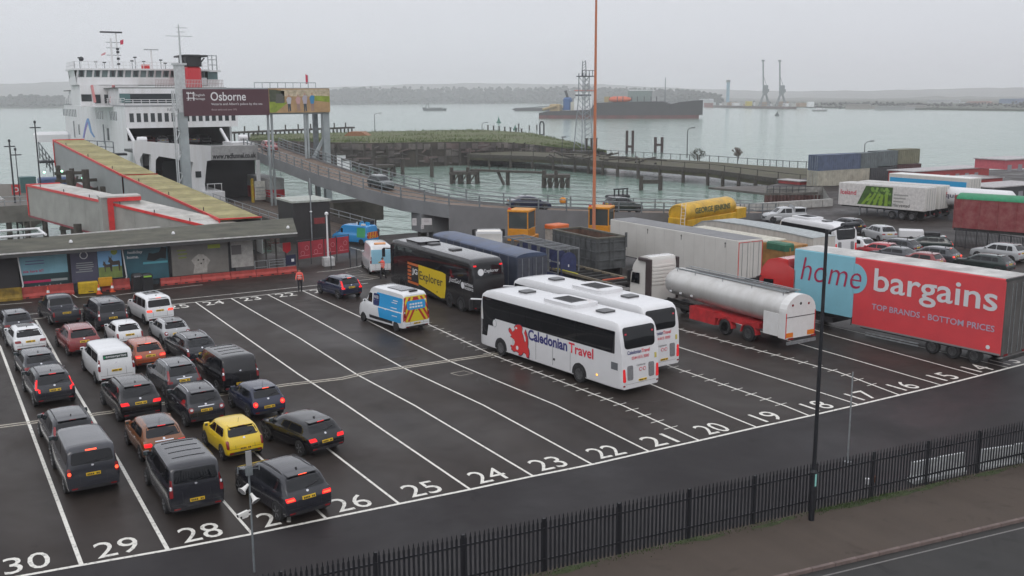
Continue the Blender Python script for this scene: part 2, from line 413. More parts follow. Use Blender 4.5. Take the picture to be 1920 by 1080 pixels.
PATCH = M('grey_patch', (.055, .048, .044), .7, noi=.3, nscale=3, spec=.15)
sheet('asphalt_patch', [gp(698,676), gp(772,667), gp(782,673), gp(705,689)], .0045, PATCH, kind='structure')
sheet('asphalt_patch', [gp(551,565), gp(580,562), gp(585,565), gp(556,568)], .0045, PATCH, kind='structure')
rr_ = random.Random(21)
for i in range(14):
    p_ = [rr_.uniform(8,40), rr_.uniform(4,38)]; pts_ = [Vector((p_[0],p_[1],0))]
    for k in range(rr_.randint(4,9)): pts_.append(pts_[-1]+Vector((rr_.uniform(-.5,.9),rr_.uniform(-.9,.9),0)))
    strip(pts_, .045, .0048+.0001*i).build('tar_seam_marking', M('tar_seam', (.012,.011,.011), .4), kind='structure')
DARKP = M('dark_patch', (.019, .016, .0155), .65, noi=.3, nscale=2, spec=.15)
# KEEP-style worn box by the gate
strip([gp(648,510), gp(672,506), gp(680,510), gp(656,514), gp(648,510)], .06, .011).build('gate_marking', LINEOLD, kind='structure')
for i in range(4):
    p_ = gp(662+i*10, 517+i*2.2); q_ = gp(700+i*4, 513+i*2.6); strip([p_, q_], .12, .011).build('gate_marking', LINEOLD, kind='structure')

# pavement, kerb and public road in front of the fence
fA, fB = Vector((-12, -6.0, 0)), Vector((60, -12.6, 0))
def fence_y(x): return -8.13-(x-11.48)*.0985
kA = Vector((-20, -7.6, 0)); 
def kerb_y(x): return -12.0-(x-16.1)*.126
b = MB()
xs = [-20+i*4 for i in range(24)]
b.add([(x, fence_y(x)+.15, .1) for x in xs]+[(x, kerb_y(x), .1) for x in xs]+[(x, fence_y(x)+.15, 0) for x in xs]+[(x, kerb_y(x), 0) for x in xs],
      [(i,24+i,25+i,i+1) for i in range(23)]+[(48+i,i,i+1,49+i) for i in range(23)]+[(24+i,72+i,73+i,25+i) for i in range(23)])
pav = b.build('pavement', PAVE, kind='structure')
KERB = M('kerb_stone', (.13, .095, .085), .75, noi=.4, nscale=2)
kme = MB().box(0, .9, -.13, 0, -.02, .115).mesh('kerb')
kme.materials.append(KERB)
kerb = thing('kerb', None, None); del_ = None
kerb['kind'] = 'structure'
for i in range(52):
    x = 6+i*.915; o = mo('kerbstone', kme, KERB, kerb, loc=(x, kerb_y(x), 0), rot=math.atan(-.126))
sheet('road', [(-20, kerb_y(-20)-.12), (72, kerb_y(72)-.12), (72, -60), (-20, -60)], .004, ASPH3, kind='structure')
strip([(x, kerb_y(x)-.5, 0) for x in (6, 20, 34, 48)], .07, .009).build('road_edge_marking', linepaint('edge_paint', (.16, .15, .14), .8), kind='structure')

# grass and moss along the foot of the fence
GRASS = M('grass_blades', (.05, .085, .022), .8, noi=.4, nscale=2)
b = MB()
for i in range(5200):
    x = random.uniform(8, 36); t_ = random.random()
    dens = .35+.9*max(0, noise.noise((x*.35, 3.1, 0)))+(.9 if 20 < x < 24.5 else 0)
    if random.random() > dens: continue
    y = fence_y(x)-abs(random.gauss(.05, .16))
    h = random.uniform(.02, .08)*(1+(.8 if 20.2 < x < 24 else 0)); a_ = random.uniform(0, 6.28); w_ = random.uniform(.008, .02)
    dx, dy = math.cos(a_)*w_, math.sin(a_)*w_; lx, ly = random.uniform(-.03,.03), random.uniform(-.03,.03)
    b.add([(x-dx,y-dy,.1),(x+dx,y+dy,.1),(x+lx,y+ly,.1+h)], [(0,1,2)])
mo('grass', b.mesh('grass', fix=False), GRASS, label='short green grass along the foot of the palisade fence', cat='grass', kind='stuff')
MOSS = M('moss', (.045, .06, .02), .9, noi=.5, nscale=6)
for i in range(26):
    x = random.uniform(9, 36) if i > 8 else random.uniform(19, 24.5); y = fence_y(x)-random.uniform(.05, .28); r_ = random.uniform(.25, .8)
    pts = [(x+r_*math.cos(t_*.524)*random.uniform(.7, 1.2), y-.099*r_*math.cos(t_*.524)+.16*math.sin(t_*.524)*random.uniform(.5, 1.2)) for t_ in range(12)]
    sheet('moss_patch', pts, .104+i*.0002, MOSS, kind='structure')

# far shore: land, woods, hills
def shore(px_pts, depth, h_front, h_back):
    f = [gp(x, y, WATER) for x, y in px_pts]
    out = []
    for p in f:
        d = Vector((p.x-CAM.x, p.y-CAM.y, 0)).normalized(); out.append((p, p+d*depth))
    return out
LAND = M('far_land', (.07, .075, .05), .9, noi=.4, nscale=.01)
WOODC = M('bare_woodland', (.036, .032, .026), .95, noi=.5, nscale=.03)
SHORE_L = [(-400,203.5),(-150,204),(0,203),(60,203),(120,202.5),(260,200.5),(430,198.5),(620,196.5),(760,195.2),(900,194.5),(1040,194.5),(1180,195.5),(1300,197),(1420,200),(1560,203),(1700,205.5),(1920,208.5),(2300,212)]
sec = shore(SHORE_L, 2200, 0, 0)
b = MB(); n_ = len(sec); vs = []
for p, q in sec:
    d = (q-p)
    vs += [(p.x,p.y,WATER-1), (p.x,p.y,WATER+2.2), *( (p+d*t_).to_tuple()[:2]+(WATER+2.2+h_,) for t_, h_ in ((.03,1),(.25,3),(1,6)) )]
b.add(vs, [(i*5+j, (i+1)*5+j, (i+1)*5+j+1, i*5+j+1) for i in range(n_-1) for j in range(4)])
b.build('terrain', LAND, kind='structure', smooth=60)
# woodland mass: crowns packed along the shore; height in metres measured from the skyline of the photograph
def wood(name, label, spec, n_, rmin, rmax, back, mat):
    b = MB()
    for i in range(n_):
        t_ = random.random()*(len(spec)-1); k = int(t_); u_ = t_-k
        x = spec[k][0]+(spec[k+1][0]-spec[k][0])*u_; y = spec[k][1]+(spec[k+1][1]-spec[k][1])*u_; top = spec[k][2]+(spec[k+1][2]-spec[k][2])*u_
        p = gp(x, y, WATER); dist = (p-CAM).length; H = (y-top)/1878.5*dist
        d = Vector((p.x-CAM.x, p.y-CAM.y, 0)).normalized()
        w_ = random.random(); p = p+d*(20+back*w_)
        hh = H*(.35+.65*w_)*random.uniform(.82, 1.04)
        r_ = random.uniform(rmin, rmax)*dist/3000
        zc = WATER+2
        while zc < WATER+hh:
            b.ico((p.x+random.uniform(-r_,r_), p.y+random.uniform(-r_,r_), min(zc, WATER+hh-r_*.5)), r_*random.uniform(.7,1.1), 1, .25, (1.25, 1.25, 1)); zc += r_*1.5
    return mo(name, b.mesh(name, fix=False), mat, label=label, cat='wood', kind='stuff')
wood('woodland', 'dark band of bare woodland on the far shore behind the ships', [(560,197,172),(640,196.5,165),(700,196,162),(860,194.8,160),(980,194.5,162),(1100,195,160),(1200,195.8,163),(1290,197,167),(1350,198.5,176)], 2600, 3.5, 7, 260, WOODC)
wood('woodland', 'hazy dark trees on the far shore left of the ferry', [(-300,204,186),(-100,204,183),(0,203,182),(40,203,180),(70,203,178),(120,202.5,181),(260,200.5,179),(420,198.7,176),(560,197.2,174)], 1700, 3, 6, 200, WOODC)
wood('woodland', 'low hazy trees along the far right shore', [(1340,199,190),(1500,202.5,194),(1640,205,193),(1760,206.5,196),(1920,208.5,195),(2200,211,198)], 700, 2.5, 5, 320, WOODC)
def hill(name, spec, dist):
    b = MB(); vs = []
    for x, top in spec:
        d = ray(x, top); d = d/math.hypot(d.x, d.y); P = CAM+d*dist; Q = CAM+d*(dist+900)
        vs += [(P.x-d.x*700, P.y-d.y*700, WATER), (P.x-d.x*300, P.y-d.y*300, WATER+(P.z-WATER)*.62), (P.x, P.y, P.z), (Q.x, Q.y, WATER)]
    n_ = len(spec); b.add(vs, [(i*4+j,(i+1)*4+j,(i+1)*4+j+1,i*4+j+1) for i in range(n_-1) for j in range(3)])
    b.build(name, LAND, kind='structure', smooth=80)
def hspec(pts, step=14, amp=1.6, seed=0):
    out = []
    for (xa, ya), (xb, yb) in zip(pts, pts[1:]):
        k = max(1, int(abs(xb-xa)/step))
        for i in range(k):
            u_ = i/k; x = xa+(xb-xa)*u_; out.append((x, ya+(yb-ya)*u_-amp*noise.noise((x*.02, seed, .3))-amp*.6*noise.noise((x*.09, seed, .7))))
    return out+[pts[-1]]
hill('hills', hspec([(-300,158),(0,157),(60,156),(130,152),(200,154),(340,160),(470,166),(620,164),(760,158),(900,156),(1100,158),(1300,166),(1500,172),(1700,168),(1920,164),(2300,162)], seed=2), 5600)
hill('hills', hspec([(1150,178),(1300,181),(1400,184),(1520,183),(1640,185),(1760,181),(1920,181),(2300,178)], seed=5, amp=2), 3900)

# haze: one closed box of even, pale air around everything
hz = MB().box(-4100, 9100, -260, 9100, -7, 190)
hm = bpy.data.materials.new('haze_air'); hm.use_nodes = True; t = hm.node_tree; t.nodes.remove(t.nodes['Principled BSDF'])
pv = t.nodes.new('ShaderNodeVolumePrincipled'); pv.inputs['Color'].default_value = (.99, .98, 1, 1); pv.inputs['Density'].default_value = .00024
pv.inputs['Anisotropy'].default_value = .0
t.links.new(pv.outputs[0], t.nodes['Material Output'].inputs['Volume'])
hz.build('haze', hm, label='pale grey haze hanging over the whole harbour', cat='haze', kind='stuff')
# ------------------------------------------------------------------ vehicles: lofted bodies with fitted parts
def prof(W, zb, zs, zt, Wt, flat_=False):
    zs = min(zs, zt-.02); h = zt-zs; k = min(1, h/.35)
    if flat_:
        return [(0,zb),(W*.93,zb),(W*.985,zb+.05),(W,zb+.18),(W,zb+.4*(zs-zb)),(W,zb+.8*(zs-zb)),(W,zs),(W+(Wt-W)*.12,zs+.3*h),(W+(Wt-W)*.35,zs+.62*h),
                (W+(Wt-W)*.7,zt-.12*h),(Wt,zt-.04*h),(Wt*.8,zt-.005),(Wt*.45,zt+.012),(0,zt+.02)]
    return [(0,zb),(W*.86,zb),(W*.955,zb+.05),(W*.985,zb+.2*(zs-zb)),(W,zb+.5*(zs-zb)),(W*.995,zb+.75*(zs-zb)),(W*.975,zs-.06*(zs-zb)),(W*.945,zs),
            (W*.93+(Wt-W*.93)*.35,zs+.3*h),(W*.93+(Wt-W*.93)*.75,zs+.65*h),(Wt,zt-.09*k),(Wt-.05*k-.02,zt-.03*k),(Wt*.82-.03,zt-.004),(Wt*.45,zt+.012*k),(0,zt+.018*k)]
def interp(tab, x):
    if x <= tab[0][0]: return tab[0][1]
    for (a_, u_), (b_, v_) in zip(tab, tab[1:]):
        if x <= b_: return u_+(v_-u_)*(x-a_)/max(1e-6, b_-a_)
    return tab[-1][1]
class Body:
    """a lofted vehicle body in local coordinates: rear bumper at y=0, nose at y=L, ground z=0"""
    def __init__(s, L, W, H, top, zb, zs, roofw, wtab, flat_=False, zstab=None, sub=2):
        s.L, s.W, s.H = L, W, H
        ys = []
        for (a_, _), (b_, _) in zip(top, top[1:]):
            k = max(1, min(4, int((b_-a_)/.35)+1)) if sub else 1
            ys += [a_+(b_-a_)*i/k for i in range(k)]
        ys.append(top[-1][0])
        rings = []
        for y in ys:
            zt = interp(top, y); w = W/2*interp(wtab, y); zz = interp(zstab, y) if zstab else zs
            hp = prof(w, interp(zb, y) if isinstance(zb, list) else zb, zz, zt, min(w*.97, interp(roofw, y)*w), flat_)
            rings.append([(x, y, z) for x, z in hp]+[(-x, y, z) for x, z in hp[-2:0:-1]])
        n_ = len(rings[0]); b = MB(); b.add([p for r_ in rings for p in r_],
            [(i*n_+j, i*n_+(j+1)%n_, (i+1)*n_+(j+1)%n_, (i+1)*n_+j) for i in range(len(rings)-1) for j in range(n_)]+[tuple(range(n_)), tuple(reversed(range((len(rings)-1)*n_, len(rings)*n_)))])
        s.mb = b
        s.bvh = BVHTree.FromPolygons([Vector(v) for v in b.v], b.f)
    def hit(s, ax, u, v):
        o, d = {'rear': ((u,-4,v),(0,1,0)), 'front': ((u,s.L+4,v),(0,-1,0)), 'left': ((-5,u,v),(1,0,0)), 'right': ((5,u,v),(-1,0,0)), 'top': ((u,v,9),(0,0,-1))}[ax]
        h = s.bvh.ray_cast(Vector(o), Vector(d))
        if h[0] is None:
            q = Vector(o)+Vector(d)*4
            h = s.bvh.find_nearest(q)
        return h[0], Vector(d)
    def patch(s, name, mat, parent, ax, u0, u1, v0, v1, ut=None, r=0., d=.008, nu=7, nv=6, fn=None, **kw):
        """a panel fitted onto the body: bottom edge u0..u1 at height v0, top edge ut at v1, rounded corners r"""
        ua, ub = ut or (u0, u1)
        ss = sorted(set([i/nv for i in range(nv+1)]+([.25*r/(v1-v0), r/(v1-v0), 1-r/(v1-v0), 1-.25*r/(v1-v0)] if r else [])))
        ss = [t_ for t_ in ss if 0 <= t_ <= 1]
        vs = []; back = []
        for t_ in ss:
            v = v0+(v1-v0)*t_
            if fn: a_, b_ = fn(v)
            else:
                a_ = u0+(ua-u0)*t_; b_ = u1+(ub-u1)*t_
                e_ = min(t_, 1-t_)*(v1-v0)
                if r and e_ < r: k = r-math.sqrt(max(0, r*r-(r-e_)**2)); a_ += k; b_ -= k
            for i in range(nu+1):
                p, dr = s.hit(ax, a_+(b_-a_)*i/nu, v)
                vs.append(p-dr*d); back.append(p+dr*.02)
        n_ = nu+1; m_ = len(ss); fs = [(j*n_+i, j*n_+i+1, (j+1)*n_+i+1, (j+1)*n_+i) for j in range(m_-1) for i in range(nu)]
        if ax in ('right', 'front'): fs = [tuple(reversed(f)) for f in fs]
        if ax == 'left': fs = [tuple(reversed(f)) for f in fs]
        bd = [i for i in range(n_)]+[j*n_+nu for j in range(1, m_)]+[(m_-1)*n_+i for i in range(nu-1, -1, -1)]+[j*n_ for j in range(m_-2, 0, -1)]
        o_ = len(vs); vs2 = vs+[back[i] for i in bd]; k = len(bd)
        fs += [(bd[i], o_+i, o_+(i+1)%k, bd[(i+1)%k]) for i in range(k)]
        bb = MB(); bb.add(vs2, fs); return bb.build(name, mat, parent, smooth=40, **kw)

WH = {}
def wheel_meshes(r, w, rim):
    k = (round(r, 3), round(w, 3), rim)
    if k in WH: return WH[k]
    t = MB().lathe([(r*.62,-w/2),(r*.9,-w/2),(r*.985,-w*.38),(r,-w*.2),(r,w*.2),(r*.985,w*.38),(r*.9,w/2),(r*.62,w/2)], 24, 'x').mesh('tyre', 30)
    t.materials.append(RUBBER)
    b = MB().lathe([(r*.62,-w*.46),(r*.66,-w*.40),(r*.6,-w*.2),(r*.2,-w*.25),(r*.18,-w*.40),(.01,-w*.40)], 20, 'x')
    if rim == 'alloy':
        for i in range(5):
            a_ = i*2*math.pi/5
            b.beam((-w*.42, math.cos(a_)*r*.14, math.sin(a_)*r*.14), (-w*.42, math.cos(a_)*r*.63, math.sin(a_)*r*.63), .05, r*.17, up=(1,0,0))
    elif rim == 'truck':
        b = MB().lathe([(r*.62,-w*.5),(r*.64,-w*.46),(r*.58,-w*.30),(r*.42,-w*.16),(r*.30,-w*.34),(r*.26,-w*.46),(.01,-w*.46)], 20, 'x')
        for i in range(10):
            a_ = i*2*math.pi/10; b.tube((-w*.2, math.cos(a_)*r*.36, math.sin(a_)*r*.36), (-w*.33, math.cos(a_)*r*.36, math.sin(a_)*r*.36), r*.03, n=6)
    b.lathe([(r*.62,w*.46),(r*.3,w*.1),(.01,w*.1)], 16, 'x', close=False)
    m2 = b.mesh('rim', 30); m2.materials.append(STEELRIM if rim != 'alloy' else ALLOY)
    WH[k] = (t, m2); return t, m2
def wheel(parent, x, y, r, w=.21, rim='alloy'):
    t, m2 = wheel_meshes(r, w, rim)
    o = mo('wheel', t, None, parent, loc=(x, y, r), rot=0 if x < 0 else math.pi)
    mo('rim', m2, None, o); return o
def plate(bd, parent, z, x=0., w=.52, h=.115, mat=None, ax='rear'):
    p = bd.patch('number_plate', mat or PLATE, parent, ax, x-w/2, x+w/2, z, z+h, d=.02, nu=2, nv=1)
    y = min(v.co.y for v in p.data.vertices)
    b = MB()
    for i in range(7):
        if i == 4: continue
        xx = x-w*.42+i*w*.125; b.box(xx, xx+w*.085, y-.006, y-.002, z+h*.2, z+h*.8)
    b.build('plate_lettering', INK, p, kind='stuff')
    return p

TOPS = {
 'hatch': [(0,.55),(.02,.70),(.07,.86),(.15,.98),(.45,1.33),(.60,1.415),(.85,1.45),(1.5,1.48),(2.05,1.46),(2.35,1.385),(2.95,1.0),(3.5,.9),(3.85,.76),(3.97,.62),(4.0,.45)],
 'suv': [(0,.60),(.02,.80),(.07,.98),(.14,1.08),(.46,1.50),(.62,1.60),(.95,1.65),(1.7,1.68),(2.4,1.65),(2.8,1.55),(3.45,1.14),(4.15,1.03),(4.55,.88),(4.67,.7),(4.7,.5)],
 'estate': [(0,.55),(.02,.72),(.08,.92),(.15,1.0),(.62,1.40),(.85,1.47),(1.3,1.51),(2.0,1.53),(2.6,1.50),(2.95,1.4),(3.65,1.02),(4.3,.93),(4.65,.8),(4.77,.62),(4.8,.48)],
 'box': [(0,.58),(.02,.85),(.05,1.05),(.09,1.15),(.24,1.68),(.36,1.80),(.6,1.86),(1.6,1.88),(2.7,1.86),(3.1,1.74),(3.55,1.22),(4.3,1.12),(4.65,.95),(4.78,.75),(4.8,.5)],
 'saloon': [(0,.6),(.03,.8),(.08,.95),(.55,1.0),(1.15,1.34),(1.45,1.42),(2.1,1.45),(2.7,1.4),(3.0,1.3),(3.6,.98),(4.3,.9),(4.6,.76),(4.7,.6),(4.72,.45)],
 'van': [(0,.58),(.02,.9),(.045,1.15),(.075,1.3),(.17,1.78),(.25,1.9),(.42,1.96),(1.5,1.98),(3.0,1.97),(3.35,1.88),(4.15,1.3),(4.7,1.1),(4.9,.85),(4.97,.65),(5.0,.48)],
 'bigvan': [(0,.6),(.02,1.0),(.05,1.5),(.10,2.1),(.18,2.5),(.34,2.64),(1.5,2.68),(3.6,2.66),(4.0,2.52),(4.75,1.5),(5.3,1.25),(5.6,1.0),(5.7,.75),(5.72,.5)],
 'pickup': [(0,.62),(.02,.85),(.05,1.04),(1.45,1.06),(1.6,1.1),(1.78,1.62),(1.95,1.74),(2.6,1.78),(3.1,1.74),(3.4,1.62),(3.95,1.16),(4.8,1.06),(5.1,.9),(5.22,.7),(5.25,.5)],
}
LREF = {'hatch':4.0,'suv':4.7,'estate':4.8,'box':4.8,'saloon':4.72,'van':5.0,'bigvan':5.72,'pickup':5.25}
HREF = {'hatch':1.48,'suv':1.68,'estate':1.53,'box':1.88,'saloon':1.45,'van':1.98,'bigvan':2.68,'pickup':1.78}
BELT = {'hatch':.95,'suv':1.06,'estate':.97,'box':1.12,'saloon':.95,'van':1.22,'bigvan':1.42,'pickup':1.06}

def car(name, label, cat, loc, rz, kind, pmat, L=None, Wd=1.8, H=None, roof=None, lights='wide', lit=0, rails=None, spoiler=True, plz=None, rim='alloy',
        fin='shark', sun=False, group=None, glass=GLASS, privacy=True, cladding=False, chromebar=False, box_lines=False, rearglass=True, sideglass=True, wiper=True):
    """local frame: rear bumper centre at the origin, nose towards +y"""
    t = thing(name, label, cat, loc, rz, group)
    L = L or LREF[kind]; H = H or HREF[kind]; ky = L/LREF[kind]; kz = H/HREF[kind]
    top = [(y*ky, z*kz) for y, z in TOPS[kind]]
    zs = BELT[kind]*kz; v = kind in ('van', 'bigvan', 'box')
    wt = [(0,.90),(.03,.945),(.1,.975),(.3,1),(L*.6,1),(L-.9,.985),(L-.35,.93),(L-.08,.8),(L,.7)] if not v else [(0,.95),(.03,.975),(.1,.995),(.25,1),(L*.65,1),(L-.9,.97),(L-.35,.92),(L-.08,.8),(L,.7)]
    rw = [(0,.86),(L*.12,.80 if not v else .88),(L*.5,.78 if not v else .86),(L*.62,.76 if not v else .83),(L*.78,.82),(L,.8)]
    zb = [(0,.34),(.25,.25),(L-.5,.22),(L,.28)]
    bd = Body(L, Wd, H, top, zb, zs, rw, wt, sub=1)
    body = bd.mb.build('body', pmat, t, smooth=38)
    hw = Wd/2
    roofy0 = top[5][0]; belt_y = top[3][0]
    wr = .315*kz*(1.12 if kind in ('suv','pickup','box') else 1.05)*(1 if not kind == 'bigvan' else .82)
    wr = max(.3, min(.38, wr))
    yr, yf = (.72*ky if kind != 'pickup' else 1.2*ky), L-.86*ky
    if kind in ('van', 'bigvan'): yr = .95*ky
    for sx, ax in ((-1, 'left'), (1, 'right')):
        for yy in (yr, yf):
            ra = wr+.055
            def arch(v_, yy=yy, ra=ra):
                h_ = math.sqrt(max(0, ra*ra-max(0, v_-wr)**2)); return (yy-h_, yy+h_)
            bd.patch('wheel_arch', BLACK, t, ax, 0, 0, .26, wr+ra-.002, d=.004, nu=6, nv=8, fn=arch)
            wheel(t, sx*(hw-.085), yy, wr, .21, rim)
        # side glazing
        zc0, zc1 = zs+.05*kz, H-.16*kz
        if kind in ('hatch','suv','estate','saloon','box','pickup'):
            ya, yb = {'hatch':(.62,2.72),'suv':(.62,3.12),'estate':(.75,3.3),'saloon':(1.15,3.3),'box':(.42,3.3),'pickup':(1.98,3.6)}[kind]
            ya *= ky; yb *= ky
            n_ = {'hatch':2,'suv':3,'estate':3,'saloon':2,'box':3,'pickup':2}[kind]
            cuts = {2:[0,.5,1],3:[0,.22,.6,1]}[n_]
            for i in range(n_):
                a_ = ya+(yb-ya)*cuts[i]+(.03 if i else 0); b_ = ya+(yb-ya)*cuts[i+1]-.03
                ta = a_+(.12*ky if i == 0 and kind not in ('box','pickup') else 0); tb = b_-((.62 if kind not in ('box',) else .4)*ky if i == n_-1 else 0)
                bd.patch('side_window', glass, t, ax, a_, b_, zc0, zc1, ut=(ta, max(tb, ta+.2)), r=.05, d=.007, nu=4, nv=5)
        elif sideglass == 'cab' or kind == 'bigvan':
            bd.patch('side_window', glass, t, ax, L-1.95*ky, L-1.0*ky, zs+.1, H*.8, ut=(L-1.9*ky, L-1.42*ky), r=.06, d=.007, nu=4, nv=5)
        else:
            for a_, b_, tb in ((.35,1.75,1.75),(1.83,3.0,3.0),(3.08,3.95,3.62)):
                bd.patch('side_window', glass, t, ax, a_*ky, b_*ky, zs+.08, H-.2, ut=(a_*ky, tb*ky), r=.06, d=.007, nu=4, nv=5)
        # door seams, handles, mirror
        for yy in ([L*.33, L*.52, L*.70] if kind not in ('bigvan',) else [L*.44, L*.63]):
            p0, _ = bd.hit(ax, yy, .42); p1, _ = bd.hit(ax, yy, zs-.03)
            MB().beam(p0+Vector((sx*.001,0,0)), p1+Vector((sx*.001,0,0)), .012, .008).build('door_seam', BLACK, t)
        for yy in (L*.36, L*.55):
            p0, _ = bd.hit(ax, yy, zs-.14); MB().cham(p0.x-.018, p0.x+.018, yy, yy+.17, zs-.155, zs-.125, .008).build('door_handle', pmat if not chromebar else CHROME, t)
        my = {'hatch':2.75,'suv':3.12,'estate':3.3,'saloon':3.25,'box':3.3,'van':3.98,'bigvan':4.6,'pickup':3.6}[kind]*ky
        q, _ = bd.hit(ax, my, zs+.06)
        mm = MB().cham(min(q.x-sx*.04, q.x+sx*.2), max(q.x-sx*.04, q.x+sx*.2), my-.02, my+.1, zs+.03, zs+.2*kz, .03).build('door_mirror', pmat, t)
        MB().box(q.x+sx*.06 if sx > 0 else q.x-.185, q.x+.185 if sx > 0 else q.x-.06, my-.026, my-.02, zs+.06, zs+.17).build('mirror_glass', GLASSL, mm)
        # sill trim
        if cladding: bd.patch('sill_cladding', BLACK, t, ax, yr+wr+.08, yf-wr-.08, .27, .45, d=.006, nu=6, nv=1)
    # rear glazing
    yb_, zb_ = top[3]; yt_, zt_ = top[4] if not v else top[4]
    if kind == 'saloon': zw0, zw1 = top[3][1]+.03, top[4][1]+.02
    elif kind == 'pickup': zw0, zw1 = 1.2*kz, 1.62*kz
    else: zw0, zw1 = zs+.10*kz, (top[5][1]-.02)
    g = None
    if rearglass:
        bw, tw = hw*.80, hw*.68
        if v: bw, tw = hw*.80, hw*.74
        zc = zw1 if not v else H-.2
        g = bd.patch('rear_window', glass, t, 'rear', -bw, bw, zw0, zc, ut=(-tw, tw), r=.09, d=.007, nu=10, nv=8)
        if wiper and kind != 'pickup':
            p0, _ = bd.hit('rear', 0, zw0+.04); p1, _ = bd.hit('rear', bw*.62, zw0+.13)
            MB().beam(p0-Vector((0,.03,0)), p1-Vector((0,.03,0)), .02).build('rear_wiper', BLACK, t)
    # windscreen and nose
    zf = [z for y, z in top if y > L*.55]
    wb = {'hatch':1.03,'suv':1.18,'estate':1.06,'saloon':1.02,'box':1.27,'van':1.38,'bigvan':1.6,'pickup':1.2}[kind]*kz
    bd.patch('windscreen', GLASS, t, 'front', -hw*.82, hw*.82, wb, H-.13*kz, ut=(-hw*.68, hw*.68), r=.08, d=.007, nu=8, nv=6)
    for sx in (-1, 1): bd.patch('headlight', GLASSL, t, 'front', min(sx*hw*.45, sx*hw*.75), max(sx*hw*.45, sx*hw*.75), .66*kz, .8*kz, d=.012, nu=4, nv=2)
    bd.patch('grille', BLACK, t, 'front', -hw*.42, hw*.42, .48*kz, .7*kz, d=.012, nu=4, nv=2)
    # tail lights
    ml = RED_ON if lit else RED_OFF
    for sx in (-1, 1):
        def P(u0, u1, v0, v1, ut=None, nm='tail_light', mt=None, r=.03, d=.022):
            u_ = sorted((sx*u0, sx*u1)); k = sorted((sx*ut[0], sx*ut[1])) if ut else None
            return bd.patch(nm, mt or ml, t, 'rear', u_[0], u_[1], v0, v1, ut=k, r=r, d=d, nu=4, nv=3)
        if lights == 'wide':
            q = P(hw*.54, hw*.93, zs-.21*kz, zs-.07*kz, (hw*.60, hw*.95))
            if lit: P(hw*.60, hw*.90, zs-.175*kz, zs-.115*kz, nm='light_bar', mt=RED_HOT if lit > 1 else RED_ON, d=.03)
        elif lights == 'round':
            q = P(hw*.66, hw*.93, zs-.28*kz, zs-.04*kz, r=.1, mt=RED_ON if lit else RED_OFF)
            P(hw*.70, hw*.85, zs-.2*kz, zs-.09*kz, nm='lamp_bulb', mt=RED_HOT if lit else CHROME, r=.045, d=.03)
        elif lights == 'vert':
            q = P(hw*.80, hw*.965, zs-.16*kz, zs+.36*kz, (hw*.74, hw*.86))
            P(hw*.66, hw*.95, zs-.24*kz, zs-.12*kz, nm='light_foot')
        elif lights == 'hook':
            q = P(hw*.86, hw*.96, zs-.02*kz, zs+.34*kz, (hw*.76, hw*.82), r=.02)
            P(hw*.72, hw*.96, zs-.10*kz, zs-.02*kz, (hw*.84, hw*.96), nm='light_elbow', r=.02)
            P(hw*.72, hw*.80, zs-.26*kz, zs-.08*kz, (hw*.72, hw*.84), nm='light_foot', r=.02)
        elif lights == 'tall':
            q = P(hw*.84, hw*.965, zs-.36*kz, zs+.26*kz, r=.03)
            P(hw*.86, hw*.95, zs-.08*kz, zs+.04*kz, nm='reverse_lamp', mt=CHROME if not lit else RED_HOT, r=.02, d=.03)
        elif lights == 'small':
            q = P(hw*.82, hw*.955, zs-.34*kz, zs+.0*kz, r=.04, mt=RED_OFF)
            if lit: P(hw*.82, hw*.94, zs-.26*kz, zs-.13*kz, nm='lamp_bulb', mt=RED_HOT, r=.045, d=.032)
        P(hw*.62, hw*.84, .40*kz, .45*kz, nm='reflector', mt=RED_OFF, r=.0)
    # bumper, plate, trim
    bd.patch('bumper_trim', BLACK if kind != 'hatch' or cladding else BLACK, t, 'rear', -hw*.84, hw*.84, .35*kz, (.56 if cladding else .46)*kz, r=.03, d=.012, nu=10, nv=2)
    plate(bd, t, plz*kz if plz else (zs-.2*kz if lights != 'tall' else zs-.32*kz))
    if chromebar: bd.patch('chrome_strip', CHROME, t, 'rear', -hw*.42, hw*.42, zs-.05*kz, zs-.015*kz, d=.02, nu=6, nv=1)
    if kind not in ('saloon', 'pickup'):
        for sx in (-1, 1): bd.patch('tailgate_seam', BLACK, t, 'rear', sx*hw*.5-.006, sx*hw*.5+.006, .56*kz, zs-.22*kz, d=.004, nu=1, nv=2)
        bd.patch('bumper_seam', BLACK, t, 'rear', -hw*.86, hw*.86, .575*kz, .587*kz, d=.004, nu=6, nv=1)
    bd.patch('bonnet_seam', BLACK, t, 'top', -hw*.6, hw*.6, L*.755, L*.755+.02, d=.003, nu=4, nv=1)
    bd.patch('badge', CHROME, t, 'rear', -.05, .05, zs-.0*kz, zs+.07*kz, r=.035, d=.012, nu=3, nv=3)
    if spoiler and kind not in ('saloon', 'pickup', 'bigvan'):
        p0, _ = bd.hit('rear', 0, zw1+.015)
        sp = MB().prism([(p0.y-.10, top[5][1]+.0), (p0.y-.09, top[5][1]+.025), (top[5][0]+.16, top[6][1]+.012), (top[5][0]+.16, top[6][1]-.04)], 'x', -hw*.62, hw*.62).build('roof_spoiler', roof or pmat, t)
        if lit: B('high_brake_light', RED_HOT if lit > 1 else RED_ON, t, -.16, .16, p0.y-.115, p0.y-.098, top[5][1]+.002, top[5][1]+.022)
        else: B('high_brake_light', RED_OFF, t, -.14, .14, p0.y-.112, p0.y-.098, top[5][1]+.002, top[5][1]+.02)
    elif lit and kind in ('van',):
        bd.patch('high_brake_light', RED_HOT, t, 'rear', -.2, .2, H-.17, H-.13, d=.03, nu=3, nv=1)
    # roof
    ry0, ry1 = top[5][0]+.1, L*.56
    if roof: bd.patch('roof_panel', roof, t, 'top', -hw*.73, hw*.73, ry0-.1, ry1, r=.12, d=.006, nu=8, nv=6)
